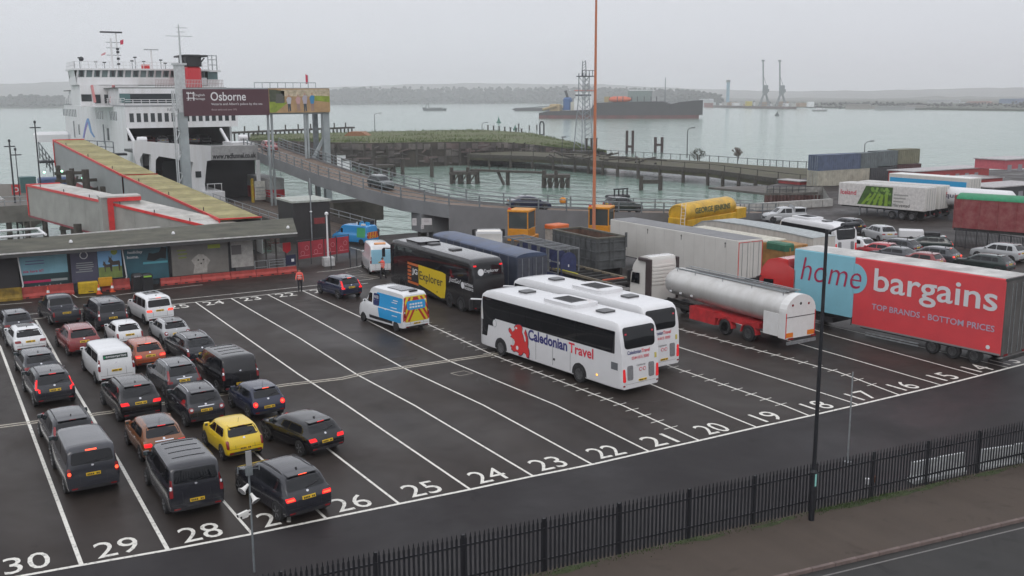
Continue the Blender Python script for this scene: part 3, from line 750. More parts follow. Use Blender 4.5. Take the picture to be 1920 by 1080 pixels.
    if sun: bd.patch('sunroof', GLASS, t, 'top', -hw*.5, hw*.5, L*.28, L*.5, r=.06, d=.008, nu=5, nv=4)
    if rails:
        for sx in (-1, 1):
            pts = []
            for i in range(8):
                yy = ry0+.1+(ry1-ry0-.1)*i/7; p0, _ = bd.hit('top', sx*hw*.66, yy); pts.append(p0+Vector((0,0,.045 if 0 < i < 7 else -.01)))
            MB().path(pts, .018).build('roof_rail', rails, t)
    if box_lines:
        for f_ in (.2, .32, .44, .56):
            bd.patch('roof_rib', pmat, t, 'top', -hw*.6, hw*.6, L*f_, L*f_+.05, d=.018, nu=6, nv=1)
    if fin == 'shark':
        p0, _ = bd.hit('top', 0, ry0+.2); MB().prism([(p0.y-.02,p0.z-.01),(p0.y+.02,p0.z+.07),(p0.y+.16,p0.z-.01)], 'x', -.02, .02).build('antenna_fin', BLACK, t)
    elif fin == 'rod':
        p0, _ = bd.hit('top', 0, ry0+.15); MB().tube(p0, p0+Vector((0,-.12,.24)), .007, n=5).build('antenna', BLACK, t)
    t['_hw'] = hw
    return t, bd

def rear_at(xr, yr_, z, back=.5):
    """ground position of a car's rear bumper from the sighted rear edge of its roof at height z"""
    p = gp(xr, yr_, z); return Vector((p.x, p.y-back, 0))

DK = paint('charcoal', (.017, .018, .024)); DK2 = paint('graphite', (.032, .034, .042)); BK = paint('black', (.007, .007, .009)); GR = paint('mid_grey', (.06, .064, .072))
NAVY = paint('navy', (.018, .023, .05)); WPNT = paint('white', (.72, .73, .74)); SIL = paint('silver', (.4, .41, .42)); REDP = paint('red', (.22, .022, .022))
COP = paint('copper', (.20, .065, .015)); CORAL = paint('coral', (.36, .085, .035)); YEL = paint('yellow', (.72, .50, .008), .3, .12); DGR = paint('dark_green', (.02, .032, .03))
G1 = 'cars queueing in the marshalling lanes'
def q(*a, **k): return car(*a, group=G1, **k)
# lane 29
q('people_carrier', 'grey people carrier with brake lights on, front of the lane numbered 29', 'van', gp(181,928)+Vector((-.05,-.1,0)), R(1), 'van', DK2, Wd=1.92, H=1.98, L=4.9, lights='small', lit=2, spoiler=False, plz=.86, fin=None)
q('estate_car', 'dark grey estate with tall red tail lights, directly ahead of the grey people carrier', 'car', rear_at(137,785,1.62), R(2), 'suv', DK, H=1.66, L=4.8, Wd=1.88, lights='vert', lit=0, rails=BLACK, plz=.8)
q('estate_car', 'dark SUV with glowing hooked red tail lights behind the grey saloon-shaped hatchback', 'car', rear_at(99,699,1.62), R(3), 'suv', DK, H=1.66, L=4.65, Wd=1.88, lights='hook', lit=1, rails=BLACK, plz=.82)
q('hatchback', 'low dark grey hatchback with slim red lights behind the white hatchback', 'car', rear_at(75,664,1.42), R(3), 'hatch', DK2, H=1.46, L=4.3, Wd=1.8, lights='wide', plz=.7)
q('hatchback', 'white crossover with grey sunroof and dark tail lights in the leftmost car lane', 'car', rear_at(54,617,1.47), R(4), 'hatch', WPNT, H=1.52, L=4.3, Wd=1.8, lights='wide', sun=True, plz=.74)
q('small_suv', 'dark small SUV at the far left head of its lane', 'car', rear_at(33,586,1.6), R(5), 'suv', DK2, H=1.62, L=4.3, Wd=1.8, lights='wide', rails=BLACK)
# lane 28
q('panel_van', 'charcoal crew van with ribbed roof above the painted number 28', 'van', gp(366,968)+Vector((.1,-.1,0)), R(0), 'van', DK, Wd=1.98, H=2.02, L=5.0, lights='tall', spoiler=False, box_lines=True, plz=.62, chromebar=False, fin=None)
q('crossover', 'copper orange crossover with dark roof and lit tail lights', 'car', rear_at(303,797,1.5), R(2), 'hatch', COP, H=1.56, L=4.12, Wd=1.78, roof=DK2, lights='wide', lit=1, fin='rod', cladding=True, chromebar=True, plz=.6)
q('large_suv', 'black large SUV with bright red lights behind the white hire van', 'car', rear_at(259,722,1.68), R(3), 'suv', BK, H=1.74, L=4.85, Wd=1.93, lights='wide', lit=1, rails=BLACK, plz=.85)
hv, hvb = q('hire_van', 'white hire van with a green and black sign on its rear doors', 'van', rear_at(215,656,1.86,.22), R(3), 'van', WPNT, H=1.92, L=4.95, Wd=1.92, lights='tall', spoiler=False, rearglass=False, plz=.78, fin=None)
q('family_suv', 'dark red SUV with silver roof rails ahead of the white hire van', 'car', rear_at(155,616,1.57), R(4), 'suv', REDP, H=1.62, L=4.45, Wd=1.84, lights='wide', rails=CHROME, fin=None)
q('pickup_truck', 'dark grey pickup truck with covered bed at the head of the second lane', 'pickup', gp(128,612), R(5), 'pickup', DK2, H=1.8, L=5.3, Wd=1.86, lights='small', fin=None, spoiler=False, cladding=True)
# lane 27
q('large_suv', 'dark grey large SUV with wide glowing lights parked over the painted 27', 'car', gp(590,974)+Vector((-.15,0,0)), R(8.5), 'suv', DK, H=1.7, L=4.72, Wd=1.9, lights='wide', lit=2, rails=BLACK, sun=False, plz=.84)
q('city_car', 'bright yellow three-door city car', 'car', gp(463,862)+Vector((-.05,-.1,0)), R(4), 'hatch', YEL, H=1.5, L=3.6, Wd=1.65, lights='small', fin='rod', plz=.52, rim='alloy')
q('compact_suv', 'dark compact SUV with silver roof bars beside the blue hatchback', 'car', rear_at(381,733,1.6), R(3), 'suv', DK, H=1.66, L=4.3, Wd=1.78, lights='round', rails=CHROME, chromebar=True, plz=.78, cladding=True)
q('family_suv', 'grey SUV with upright red lights and silver rails beside the large black SUV', 'car', rear_at(341,684,1.62), R(4), 'suv', GR, H=1.68, L=4.5, Wd=1.82, lights='vert', rails=CHROME, chromebar=True)
q('hatchback', 'coral orange hatchback with brake lights on', 'car', rear_at(278,643,1.45), R(4), 'hatch', CORAL, H=1.5, L=4.05, Wd=1.74, lights='wide', lit=2, fin='rod')
q('city_car', 'small white city car between the red SUV and the silver small hatchback', 'car', rear_at(240,606,1.42), R(5), 'hatch', WPNT, H=1.46, L=3.46, Wd=1.62, lights='small', fin='rod')
q('off_roader', 'tall dark off-roader with ladder roof bars beside the white people carrier', 'car', rear_at(209,567,1.84,.3), R(5), 'box', DK, H=1.9, L=4.8, Wd=1.92, lights='tall', rails=GALV)
# lane 26
q('hatchback', 'black hatchback with one bright tail light, rear end over the right line of its lane', 'car', gp(620,853)+Vector((-.1,0,0)), R(13), 'hatch', BK, H=1.46, L=4.45, Wd=1.8, lights='wide', lit=1, plz=.62)
q('city_car', 'dark blue hatchback with brake lights on ahead of the black hatchback', 'car', gp(511,786)+Vector((-.1,0,0)), R(5), 'hatch', NAVY, H=1.52, L=3.7, Wd=1.68, lights='round', lit=2, fin='rod', plz=.58)
q('panel_van', 'black window van with ribbed roof and orange number plate', 'van', rear_at(448,669,1.96,.2), R(4), 'van', BK, H=2.02, L=5.0, Wd=1.98, lights='tall', spoiler=False, rearglass=False, box_lines=True, plz=.55, fin=None)
q('estate_car', 'dark estate car with bright roof rails ahead of the black window van', 'car', rear_at(375,633,1.5,.6), R(5), 'estate', DK, H=1.55, L=4.8, Wd=1.86, lights='tall', rails=CHROME)
q('small_hatchback', 'silver small hatchback with black roof and round red lights', 'car', rear_at(328,602,1.38), R(5), 'hatch', SIL, H=1.42, L=3.72, Wd=1.69, roof=BK, lights='round', plz=.66)
q('people_carrier', 'white people carrier with sunroof and lit lights at the head of its lane', 'van', rear_at(297,558,1.8,.3), R(6), 'box', WPNT, H=1.88, L=4.9, Wd=1.86, lights='wide', lit=2, sun=True, spoiler=True)
# hire van sign
b = hvb
sg = b.patch('rear_sign', M('green_black_sign', (.01, .03, .022), .4), hv, 'rear', -.62, .62, 1.42, 1.66, d=.012, nu=4, nv=2)
p0, _ = b.hit('rear', 0, 1.42)
text('sign_lettering', 'enterprise', CLEAN, sg, (-.50, p0.y-.035, 1.47), (1,0,0), (0,.15,1), w=1.05, h=.15, bold=.01)
B('sign_symbol', M('green_mark', (.02, .35, .14), .4), sg, -.6, -.52, p0.y-.034, p0.y-.03, 1.48, 1.6)
# ------------------------------------------------------------------ coaches
def coach(name, label, loc, rz, pmat, L=12.8, Wd=2.58, H=3.78, tri=False, group=None):
    t = thing(name, label, 'coach', loc, rz, group)
    top = [(0,.75),(.03,1.3),(.07,1.9),(.16,2.7),(.26,H-.42),(.36,H-.2),(.55,H-.06),(.9,H),(L-1.6,H),(L-.8,H-.1),(L-.35,H-.34),(L-.12,2.6),(L-.03,1.6),(L,.75)]
    wt = [(0,.955),(.03,.97),(.1,.99),(.3,1),(L-.9,1),(L-.35,.96),(L-.1,.88),(L,.82)]
    bd = Body(L, Wd, H, top, [(0,.36),(.6,.32),(L,.3)], H-.78, [(0,.9),(L,.9)], wt, flat_=True)
    bd.mb.build('body', pmat, t, smooth=35)
    hw = Wd/2; wr = .5
    ys = [3.35, L-2.35] if not tri else [1.85, 3.6, L-2.6]
    for sx, ax in ((-1,'left'),(1,'right')):
        for yy in ys:
            ra = wr+.09
            def arch(v_, yy=yy, ra=ra): h_ = math.sqrt(max(0, ra*ra-max(0, v_-wr)**2)); return (yy-h_, yy+h_)
            bd.patch('wheel_arch', BLACK, t, ax, 0, 0, .34, wr+ra-.002, d=.004, nu=8, nv=10, fn=arch)
            wheel(t, sx*(hw-.12), yy, wr, .28, 'truck')
        # glazing in bays
        n_ = 7; a_, b_ = .62, L-1.75; w0, w1 = H-1.62, H-.5
        bd.patch('window_band', BLACK, t, ax, .6, L-1.6, w0-.02, w1+.02, r=.06, d=.004, nu=14, nv=5)
        for i in range(n_):
            y0 = a_+(b_-a_)*i/n_+.006; y1 = a_+(b_-a_)*(i+1)/n_-.006
            bd.patch('side_window', GLASS, t, ax, y0+(.18 if i == 0 else 0), y1, w0, w1, ut=(y0, y1), r=.0 if 0 < i else .06, d=.008, nu=3, nv=5)
        bd.patch('front_quarter_window', GLASS, t, ax, L-1.8, L-.55, w0-.5, w1+.02, ut=(L-1.76, L-.42), r=.1, d=.008, nu=4, nv=6)
        bd.patch('door_glass', GLASS, t, ax, L-.95, L-.3, .95, 1.9, ut=(L-1.15, L-.2), r=.05, d=.009, nu=4, nv=4)
        for yy in (4.1, 5.6, 7.1, 8.6, L-3.55):
            p0, _ = bd.hit(ax, yy, .5); p1, _ = bd.hit(ax, yy, 1.55)
            MB().beam(p0+Vector((sx*.002,0,0)), p1+Vector((sx*.002,0,0)), .012).build('locker_seam', BLACK, t)
        p0, _ = bd.hit(ax, 6, 1.56)
        for yy in (5.4, 8.4):
            MB().cham(p0.x-.02, p0.x+.02, yy, yy+.16, .78, .9, .01).build('locker_handle', BLACK, t)
        MB().tube((sx*hw*.9, L-.35, 3.05), (sx*(hw+.2), L+.42, 3.0), .05, n=8).build('mirror_arm', pmat, t)
        mm = MB().cham(sx*(hw+.2)-.13, sx*(hw+.2)+.13, L+.36, L+.5, 2.3, 2.98, .04).build('mirror', BLACK, t)
    # rear
    bd.patch('rear_window', GLASS, t, 'rear', -hw*.80, hw*.80, H-1.38, H-.28, ut=(-hw*.86, hw*.86), r=.18, d=.012, nu=10, nv=8)
    ml = RED_OFF
    for sx in (-1, 1):
        def P(u0, u1, v0, v1, nm, mt, r=.02, d=.02, ut=None):
            u_ = sorted((sx*u0, sx*u1)); k = sorted((sx*ut[0], sx*ut[1])) if ut else None
            return bd.patch(nm, mt, t, 'rear', u_[0], u_[1], v0, v1, ut=k, r=r, d=d, nu=4, nv=4)
        if not tri:
            P(hw*.80, hw*.955, .74, 1.42, 'tail_light', M('coach_lamp', (.55, .02, .025), .2, coat=.4, emit=.25, ecol=(1, .02, .03)), r=.06, ut=(hw*.84, hw*.95))
            P(hw*.42, hw*.72, .8, 1.55, 'engine_grille', M('grille_mesh', (.2, .2, .21), .6, noi=.4, nscale=18), r=.08)
        P(hw*.84, hw*.94, .5, .58, 'reflector', RED_OFF)
        if tri: P(hw*.72, hw*.9, 3.4, 3.5, 'high_lamp', RED_ON, d=.03)
    plate(bd, t, .66, x=.0 if tri else .12, w=.55)
    bd.patch('bumper_seam', BLACK, t, 'rear', -hw*.8, hw*.8, .60, .61, d=.004, nu=6, nv=1)
    # roof
    for yy in ((2.4, 9.2) if not tri else (4.6, 8.0)):
        bd.patch('roof_hatch', M('roof_hatch_grey', (.06, .06, .063), .35), t, 'top', -.42, .42, yy, yy+.75, r=.1, d=.09, nu=4, nv=4)
    if not tri:
        pod = bd.patch('air_conditioner', pmat, t, 'top', -.92, .92, 4.2, 7.1, r=.35, d=.2, nu=8, nv=8)
        b = MB().box(-.55, .55, 4.9, 6.5, H+.195, H+.235).build('conditioner_grille', M('pod_grille', (.09, .09, .095), .5), pod)
        for i in range(9): B('grille_slat', BLACK, b, -.5, .5, 4.98+i*.17, 5.04+i*.17, H+.23, H+.25)
    else:
        bd.patch('air_conditioner', pmat, t, 'top', -.95, .95, 8.9, 11.6, r=.4, d=.16, nu=8, nv=8)
    bd.patch('windscreen', GLASS, t, 'front', -hw*.8, hw*.8, 1.2, 3.25, r=.15, d=.01, nu=8, nv=8)
    return t, bd
LF = ((0,-1,0),(0,0,1))      # reading direction on the left flank: towards the rear
RED_LION = M('lion_red', (.62, .03, .03), .4); INKB = M('lion_outline', (.02, .02, .06), .5); NAVYT = M('navy_lettering', (.025, .025, .16), .45); REDT = M('red_lettering', (.62, .02, .05), .45)
def caledonian(label, loc, rz):
    t, bd = coach('white_coach', label, loc, rz, paint('coach_white', (.70, .70, .71), .3, .25), group='white tour coaches')
    x = -bd.W/2-.012; L = bd.L
    text('side_lettering', 'Caledonian', NAVYT, t, (x, 7.8, 1.5), *LF, w=3.45, h=.62, bold=.03)
    text('side_lettering', 'Travel', REDT, t, (x, 4.22, 1.5), *LF, w=2.0, h=.56, bold=.02)
    lion = [(.05,1.3),(.02,1.48),(.12,1.6),(.22,1.5),(.28,1.36),(.42,1.5),(.46,1.62),(.40,1.72),(.5,1.86),(.62,1.96),(.80,2.0),(.93,1.93),(.98,1.75),(.94,1.52),(1.02,1.35),(1.08,1.1),(1.14,.92),(1.22,1.06),(1.2,1.3),(1.1,1.55),(1.18,1.78),(1.27,1.55),(1.34,1.25),(1.36,.95),(1.34,.7),(1.42,.55),(1.44,.3),(1.4,.0),(1.26,.0),(1.22,.18),(1.05,.26),(.98,.12),(.88,.0),(.7,-.02),(.72,.12),(.55,.18),(.4,.1),(.2,.22),(.22,.34),(.14,.42),(.18,.5),(.32,.46),(.42,.6),(.45,.78),(.38,.92),(.22,.98),(.12,1.02),(.24,1.12)]
    o = (x, 9.65, .45)
    def grow(pts, k): c_ = (sum(p[0] for p in pts)/len(pts), sum(p[1] for p in pts)/len(pts)); return [(p[0]+(p[0]-c_[0])*k, p[1]+(p[1]-c_[1])*k) for p in pts]
    em = flat('lion_emblem', INKB, t, grow([(a_*1.35, b_*.88) for a_, b_ in lion], .055), o, *LF, thick=.004)
    flat('lion_fill', RED_LION, em, [(a_*1.35, b_*.88) for a_, b_ in lion], (x-.008, o[1], o[2]), *LF, thick=.004)
    flat('lion_eye', CLEAN, em, [(p[0]*1.35, p[1]*.88) for p in arc(.56, 1.72, .07, 0, 360, 10)], (x-.014, o[1], o[2]), *LF, thick=.003)
    flat('lion_claw', CLEAN, em, [(p[0]*1.35, p[1]*.88) for p in arc(.62, .42, .09, 0, 360, 10, .14)], (x-.014, o[1], o[2]), *LF, thick=.003)
    ring = flat('side_badge', M('badge_grey', (.3, .33, .33), .5), t, arc(0, 0, .2, 0, 360, 18, .24), (x+.004, L-1.75, 1.85), *LF, thick=.004)
    flat('badge_face', CLEAN, ring, arc(0, 0, .16, 0, 360, 18, .2), (x-.002, L-1.75, 1.85), *LF, thick=.004)
    rb = bd.hit('rear', 0, 2.12)[0].y-.02
    text('rear_lettering', 'Caledonian', NAVYT, t, (-.9, rb, 2.12), (1,0,0), (0,.03,1), w=.95, h=.2, bold=.02)
    text('rear_lettering', 'Travel', REDT, t, (.07, rb, 2.12), (1,0,0), (0,.03,1), w=.58, h=.19, bold=.02)
    rb2 = bd.hit('rear', 0, 1.84)[0].y-.025
    text('phone_number', '0344 815 3000', REDT, t, (-.62, rb2, 1.84), (1,0,0), (0,.03,1), w=1.2, h=.16, bold=.01)
    for xx in (-.02, .24):
        f = flat('speed_badge', REDT, t, arc(0, 0, .1, 0, 360, 14), (xx, rb2-.03, 1.28), (1,0,0), (0,0,1), thick=.004)
        flat('badge_face', CLEAN, f, arc(0, 0, .07, 0, 360, 14), (xx, rb2-.036, 1.28), (1,0,0), (0,0,1), thick=.004)
    text('rear_lettering', 'Caledonian', INK, t, (-.3, rb2-.03, 1.47), (1,0,0), (0,0,1), w=.6, h=.1)
    p0, _ = bd.hit('left', 1.9, .75); B('side_marker', AMBER, t, p0.x-.02, p0.x, 1.88, 1.98, .72, .8)
    p0, _ = bd.hit('left', .5, 1.4); B('side_vent', M('vent_grey', (.12, .13, .14), .6), t, p0.x-.01, p0.x+.02, .35, .85, 1.32, 1.7)
    for sx in (-1, 1):
        u_ = sorted((sx*.86, sx*.98)); bd.patch('window_sticker', REDT, t, 'rear', u_[0], u_[1], 3.12, 3.2, d=.02, nu=2, nv=1)
    bd.patch('seat_sticker', M('sticker_yellow', (.5, .42, .1), .5), t, 'rear', .98, 1.12, 1.72, 1.98, d=.018, nu=2, nv=2)
    return t, bd
caledonian('white tour coach with red lion emblem on its side, nearest the camera', (24.5, 6.25, 0), R(5.6))
caledonian('white tour coach half hidden behind the lion-emblem coach', (27.95, 8.75, 0), R(4.2))
# black coach
t, bd = coach('black_coach', 'black three-axle tour coach with a big yellow side panel', (27.35, 26.9, 0), R(.8), paint('coach_black', (.010, .010, .012), .22, .12), L=14, H=3.92, tri=True)
x = -bd.W/2-.012; L = bd.L
YEP = M('panel_yellow', (.62, .44, .01), .4); ORP = M('panel_orange', (.5, .12, .03), .4)
flat('yellow_panel', YEP, t, [(0,.5),(1.9,.28),(3.6,.02),(4.2,.1),(4.4,.9),(4.4,1.9),(3.9,1.98),(0,2.0)], (x, 8.5, .45), *LF)
flat('yellow_sun', YEP, t, arc(0, 0, 1.1, 0, 180, 16, .5), (x+.06, 6.4, 3.32), (0,-1,0), (.22,0,1))
for i in range(6): flat('orange_stripe', ORP, t, [(0,0),(1.9,0),(1.9,.19),(0,.19)], (x, 10.4, .8+i*.29), *LF)
bk = flat('badge_panel', BLACK, t, [(0,0),(1.25,0),(1.25,1.2),(0,1.2)], (x-.008, 9.75, 1.0), *LF)
text('badge_lettering', 'JG', CLEAN, bk, (x-.02, 9.6, 1.5), *LF, w=.95, h=.55, bold=.03)
text('side_lettering', 'Explorer', INK, t, (x-.014, 8.35, 1.15), *LF, w=3.8, h=.85, bold=.01)
text('side_lettering', 'JustGo!', CLEAN, t, (x, 3.6, 1.85), *LF, w=1.75, h=.45, shear=.2)
text('side_lettering', 'NATIONAL', CLEAN, t, (x, 1.3, 2.0), *LF, w=1.25, h=.2, bold=.02)
text('side_lettering', 'HOLIDAYS', CLEAN, t, (x, 1.3, 1.72), *LF, w=1.25, h=.2, bold=.02)
flat('round_badge', CLEAN, t, arc(0, 0, .24, 0, 360, 16), (x, 1.55, 1.95), *LF)
rb = bd.hit('rear', 0, 2.95)[0].y-.03
f = flat('rear_badge', CLEAN, t, arc(0, 0, .24, 0, 360, 18), (-.62, rb, 3.0), (1,0,0), (0,.12,1))
text('badge_lettering', 'JG', INK, f, (-.75, rb-.012, 2.9), (1,0,0), (0,.12,1), w=.25, h=.2)
text('rear_lettering', 'Explorer', CLEAN, t, (-.32, rb, 2.88), (1,0,0), (0,.12,1), w=1.15, h=.3)
# rear white coach in the far yard, seen from behind
t, bd = coach('white_coach', 'white coach seen from behind in the far yard above the trailer roof', (67.6, 30.6, 0), R(-8), paint('coach_white', (.76, .76, .78)), L=8.5, H=3.15)

# ------------------------------------------------------------------ lorries and trailers
def axle(t, y, x, r=.5, w=.3):
    for sx in (-1, 1): wheel(t, sx*x, y, r, w, 'truck')
def cab(t, y0, z0=.55, W=2.5, H=3.75, col=None, L=2.2, fair=True, parent=None):
    """tractor cab whose back wall is at y0, nose towards +y"""
    h = H
    out = [(y0,z0+.35),(y0,h-.55 if fair else h-.2),(y0+.1,h-.05),(y0+.9,h),(y0+L-.75,h-.22),(y0+L-.28,h-.75),(y0+L-.05,h-1.5),(y0+L,1.3),(y0+L-.02,z0),(y0+1.7,z0),(y0+1.4,z0+.55),(y0+.4,z0+.55)]
    b = MB(); n_ = len(out)
    # slightly narrower roof than waist
    vs = []
    for sx in (-1, 1):
        for y, z in out:
            k = 1 if z < 2.4 else 1-.10*(z-2.4)/(h-2.4); k *= 1 if y < y0+L-.4 else .95
            vs.append((sx*W/2*k, y, z))
    b.add(vs, [tuple(range(n_)), tuple(reversed(range(n_,2*n_)))]+[(i,(i+1)%n_,(i+1)%n_+n_,i+n_) for i in range(n_)])
    c_ = b.build('cab', col, t)
    me = c_.data; bm = bmesh.new(); bm.from_mesh(me); bmesh.ops.bevel(bm, geom=bm.edges[:], offset=.06, segments=2, affect='EDGES'); bm.to_mesh(me); bm.free()
    me.polygons.foreach_set('use_smooth', [True]*len(me.polygons)); me.set_sharp_from_angle(angle=R(40))
    for sx in (-1, 1):
        flat('cab_window', GLASS, c_, [(0,0),(.95,0),(.8,.75),(0,.8)] if sx > 0 else [(0,0),(-.95,0),(-.8,.75),(0,.8)], (sx*(W/2+.004), y0+1.12, 1.95), (0,1,0) if sx > 0 else (0,-1,0), (0,0,1), thick=.008)
        MB().cham(min(sx*(W/2+.08), sx*(W/2+.34)), max(sx*(W/2+.08), sx*(W/2+.34)), y0+L-.3, y0+L-.14, 2.0, 2.85, .05).build('cab_mirror', BLACK, c_)
        B('mirror_bracket', BLACK, c_, min(sx*(W/2-.1), sx*(W/2+.2)), max(sx*(W/2-.1), sx*(W/2+.2)), y0+L-.26, y0+L-.2, 2.78, 2.86)
        B('step', BLACK, c_, min(sx*(W/2-.3), sx*(W/2+.01)), max(sx*(W/2-.3), sx*(W/2+.01)), y0+1.62, y0+L-.1, z0-.2, z0+.02)
    B('windscreen', GLASS, c_, -W*.43, W*.43, y0+L-.18, y0+L+.012, 1.85, 2.6)
    B('front_bumper', BLACK, c_, -W*.49, W*.49, y0+L-.2, y0+L+.03, z0-.2, z0+.12)
    axle(t, y0+L-1.05, W/2-.18)
    return c_
def rig_chassis(t, y0, y1, z=.95, w=.9, mat=CHASSIS):
    for sx in (-1, 1): B('chassis_rail', mat, t, sx*w/2-.06, sx*w/2+.06, y0, y1, z-.25, z)
def rear_frame(t, mat, W, z, y=-.02):
    B('under_run_bar', mat, t, -W/2+.05, W/2-.05, y, y+.1, .42, .6)
    for sx in (-1, 1):
        B('lamp_cluster', RED_OFF, t, sx*(W/2-.3)-.2, sx*(W/2-.3)+.2, y-.02, y-.001, .72, .84)

# home bargains trailer
TB = M('trailer_blue', (.22, .5, .6), .4, noi=.3, nscale=.8, dirt=(.16, .34, .4)); TR = M('trailer_red', (.66, .06, .07), .4, noi=.35, nscale=.7, dirt=(.42, .04, .05))
MARO = M('maroon_lettering', (.35, .01, .06), .45); PGREY = M('pale_lettering', (.62, .62, .64), .45); ROOFW = M('dirty_white_roof', (.5, .49, .47), .6, noi=.4, nscale=.8, streak=1)
t = thing('curtain_trailer', 'huge blue and red lettered trailer pulled by a red cab', 'lorry', (45.45, -.45, 0), R(4.9))
Lh, Wh, zt = 14.3, 2.56, 5.05
B('front_box', TB, t, -Wh/2, Wh/2, 9.65, Lh, 1.2, zt, .05)
B('rear_box', TR, t, -Wh/2, Wh/2, .02, 9.65, .74, zt, .05)
B('roof_skin', ROOFW, t, -Wh/2+.05, Wh/2-.05, .1, Lh-.05, zt-.01, zt+.02)
dr = B('rear_doors', M('door_grime', (.1, .095, .09), .6, noi=.5, nscale=1.2, streak=.3), t, -Wh/2+.04, Wh/2-.04, -.04, .03, .66, zt-.1)
for xx in (-.7, -.3, .3, .7): MB().tube((xx,-.07,.8), (xx,-.07,zt-.3), .02, n=6).build('door_bar', GALV, dr)
B('rear_header', M('header_dark', (.05, .05, .05), .6), t, -Wh/2, Wh/2, -.06, .06, zt-.13, zt+.015)
for i, y in enumerate([9.65]): B('step_edge', CHASSIS, t, -Wh/2+.02, Wh/2-.02, 9.65, 9.72, .74, 1.25)
B('side_rail', M('alu_rail', (.3, .3, .3), .4, metal=.5), t, -Wh/2-.012, -Wh/2+.03, .05, 9.64, .74, .84)
x = -Wh/2-.014
flat('blue_disc', TB, t, arc(0, 0, .95, -90, 90, 20), (x, 9.65, 3.72), *LF)
text('side_lettering', 'home', MARO, t, (x-.012, 13.7, 3.08), *LF, w=4.6, h=1.5, shear=.2, bold=-.008)
text('side_lettering', 'bargains', PGREY, t, (x-.012, 8.2, 2.72), *LF, w=7.8, h=1.85, bold=.012)
text('side_lettering', 'TOP BRANDS - BOTTOM PRICES', M('slogan_grey', (.42, .36, .46), .5), t, (x-.012, 8.25, 2.0), *LF, w=7.8, h=.36, bold=.012)
flat('round_sticker', CLEAN, t, arc(0, 0, .12, 0, 360, 14), (x-.004, .75, 1.1), *LF)
for y in (1.55, 2.85, 4.15): axle(t, y, Wh/2-.19, .44)
rig_chassis(t, .3, 9.5, .72); rear_frame(t, CHASSIS, Wh, .6, -.12)
for z in (.45, .3): B('side_guard', GALV, t, -Wh/2+.02, -Wh/2+.05, 5.0, 8.6, z-.04, z+.04)
c_ = cab(t, Lh+.55, .5, 2.5, 4.25, paint('cab_red', (.55, .03, .03)), L=2.5); axle(t, Lh-.9, Wh/2-.2)
B('catwalk', CHASSIS, t, -.5, .5, Lh-2.3, Lh+2.4, .65, .95); B('mudguard', BLACK, t, -Wh/2+.05, Wh/2-.05, Lh-3.2, Lh-1.5, .6, .95)
flat('side_fairing', paint('cab_red', (.55, .03, .03)), t, [(0,0),(.75,0),(.75,2.6),(0,2.9)], (-1.25, Lh+.6, 1.0), *LF, thick=.03)
for z in (1.6, 2.3, 3.0): MB().path([(-1.1, Lh+.5, z+.3), (-.6, Lh+.3, z-.2), (-.2, Lh+.1, z)], .02).build('air_line', BLACK, t)

# fuel tanker
t = thing('tanker_lorry', 'silver cylindrical tanker trailer with red chassis and white cab', 'lorry', (38.2, 8.75, 0), R(.6))
TANK = M('brushed_tank', (.62, .615, .60), .38, metal=.35, noi=.5, nscale=1.0, streak=.3, dirt=(.36, .34, .31))
def tanksec(y, w, h, zc, n=28):
    return [(w*math.cos(2*math.pi*i/n)*1.0, y, zc+h*(abs(math.sin(2*math.pi*i/n))**.92)*(1 if math.sin(2*math.pi*i/n) >= 0 else -1)) for i in range(n)]
secs = [tanksec(.05,1.22,1.0,2.3), tanksec(.5,1.25,1.03,2.3), tanksec(3,1.25,1.03,2.32), tanksec(6,1.25,1.0,2.38), tanksec(9.9,1.25,.95,2.46), tanksec(10.7,1.22,.92,2.48), tanksec(11.0,1.0,.75,2.48), tanksec(11.1,.4,.3,2.48)]
b = MB(); n_ = 28; b.add([p for s in secs for p in s], [(i*n_+j, i*n_+(j+1)%n_, (i+1)*n_+(j+1)%n_, (i+1)*n_+j) for i in range(len(secs)-1) for j in range(n_)]+[tuple(range(n_)), tuple(reversed(range((len(secs)-1)*n_, len(secs)*n_)))])
tk = b.build('tank', TANK, t, smooth=40)
for y in (2.2, 4.5, 6.8, 9.1):
    MB().lathe([(1.262,-.015),(1.266,0),(1.262,.015)], 28, 'y', (0, y, 0), close=False)
head = MB().prism([(-1.24,.75),(1.24,.75),(1.24,2.35)]+[(1.24*math.cos(R(a_)), 2.35+1.0*math.sin(R(a_))) for a_ in range(10, 171, 16)]+[(-1.24,2.35)], 'y', -.28, .28).build('tank_head', M('tanker_white', (.72, .72, .71), .4, noi=.3, dirt=(.55,.53,.5)), t)
b = MB().box(-1.245, 1.245, -.295, -.281, 2.02, 2.06).build('head_seam', BLACK, head)
for xx in (-.72, .62): flat('head_lamp', RED_OFF, head, arc(0,0,.08,0,360,10), (xx, -.29, 2.75), (1,0,0), (0,0,1))
OR = M('hazard_orange', (.7, .2, .02), .4)
for sx in (-1, 1):
    flat('hazard_plate', OR, head, [(-.3,0),(.3,0),(.3,.28),(-.3,.28)], (sx*.9, -.285, .82), (1,0,0), (0,0,1), thick=.008)
    B('head_edge', REDTRIM, head, sx*1.21-.03, sx*1.21+.03, -.297, -.283, .78, 2.3)
flat('head_valve', BLACK, head, arc(0,0,.09,0,360,8), (-.05, -.285, 2.8), (1,0,0), (0,0,1))
B('side_cabinet', M('tanker_white', (.72,.72,.71)), t, -1.262, -1.22, .29, 1.5, .82, 2.2)
rf = B('red_frame', M('frame_red', (.5, .03, .035), .45, noi=.35, nscale=1.5), t, -1.2, 1.2, 1.9, 8.2, .95, 1.28)
B('pump_cabinet', M('frame_red', (.5,.03,.035)), t, -1.22, -.6, 5.75, 8.2, .45, 1.32)
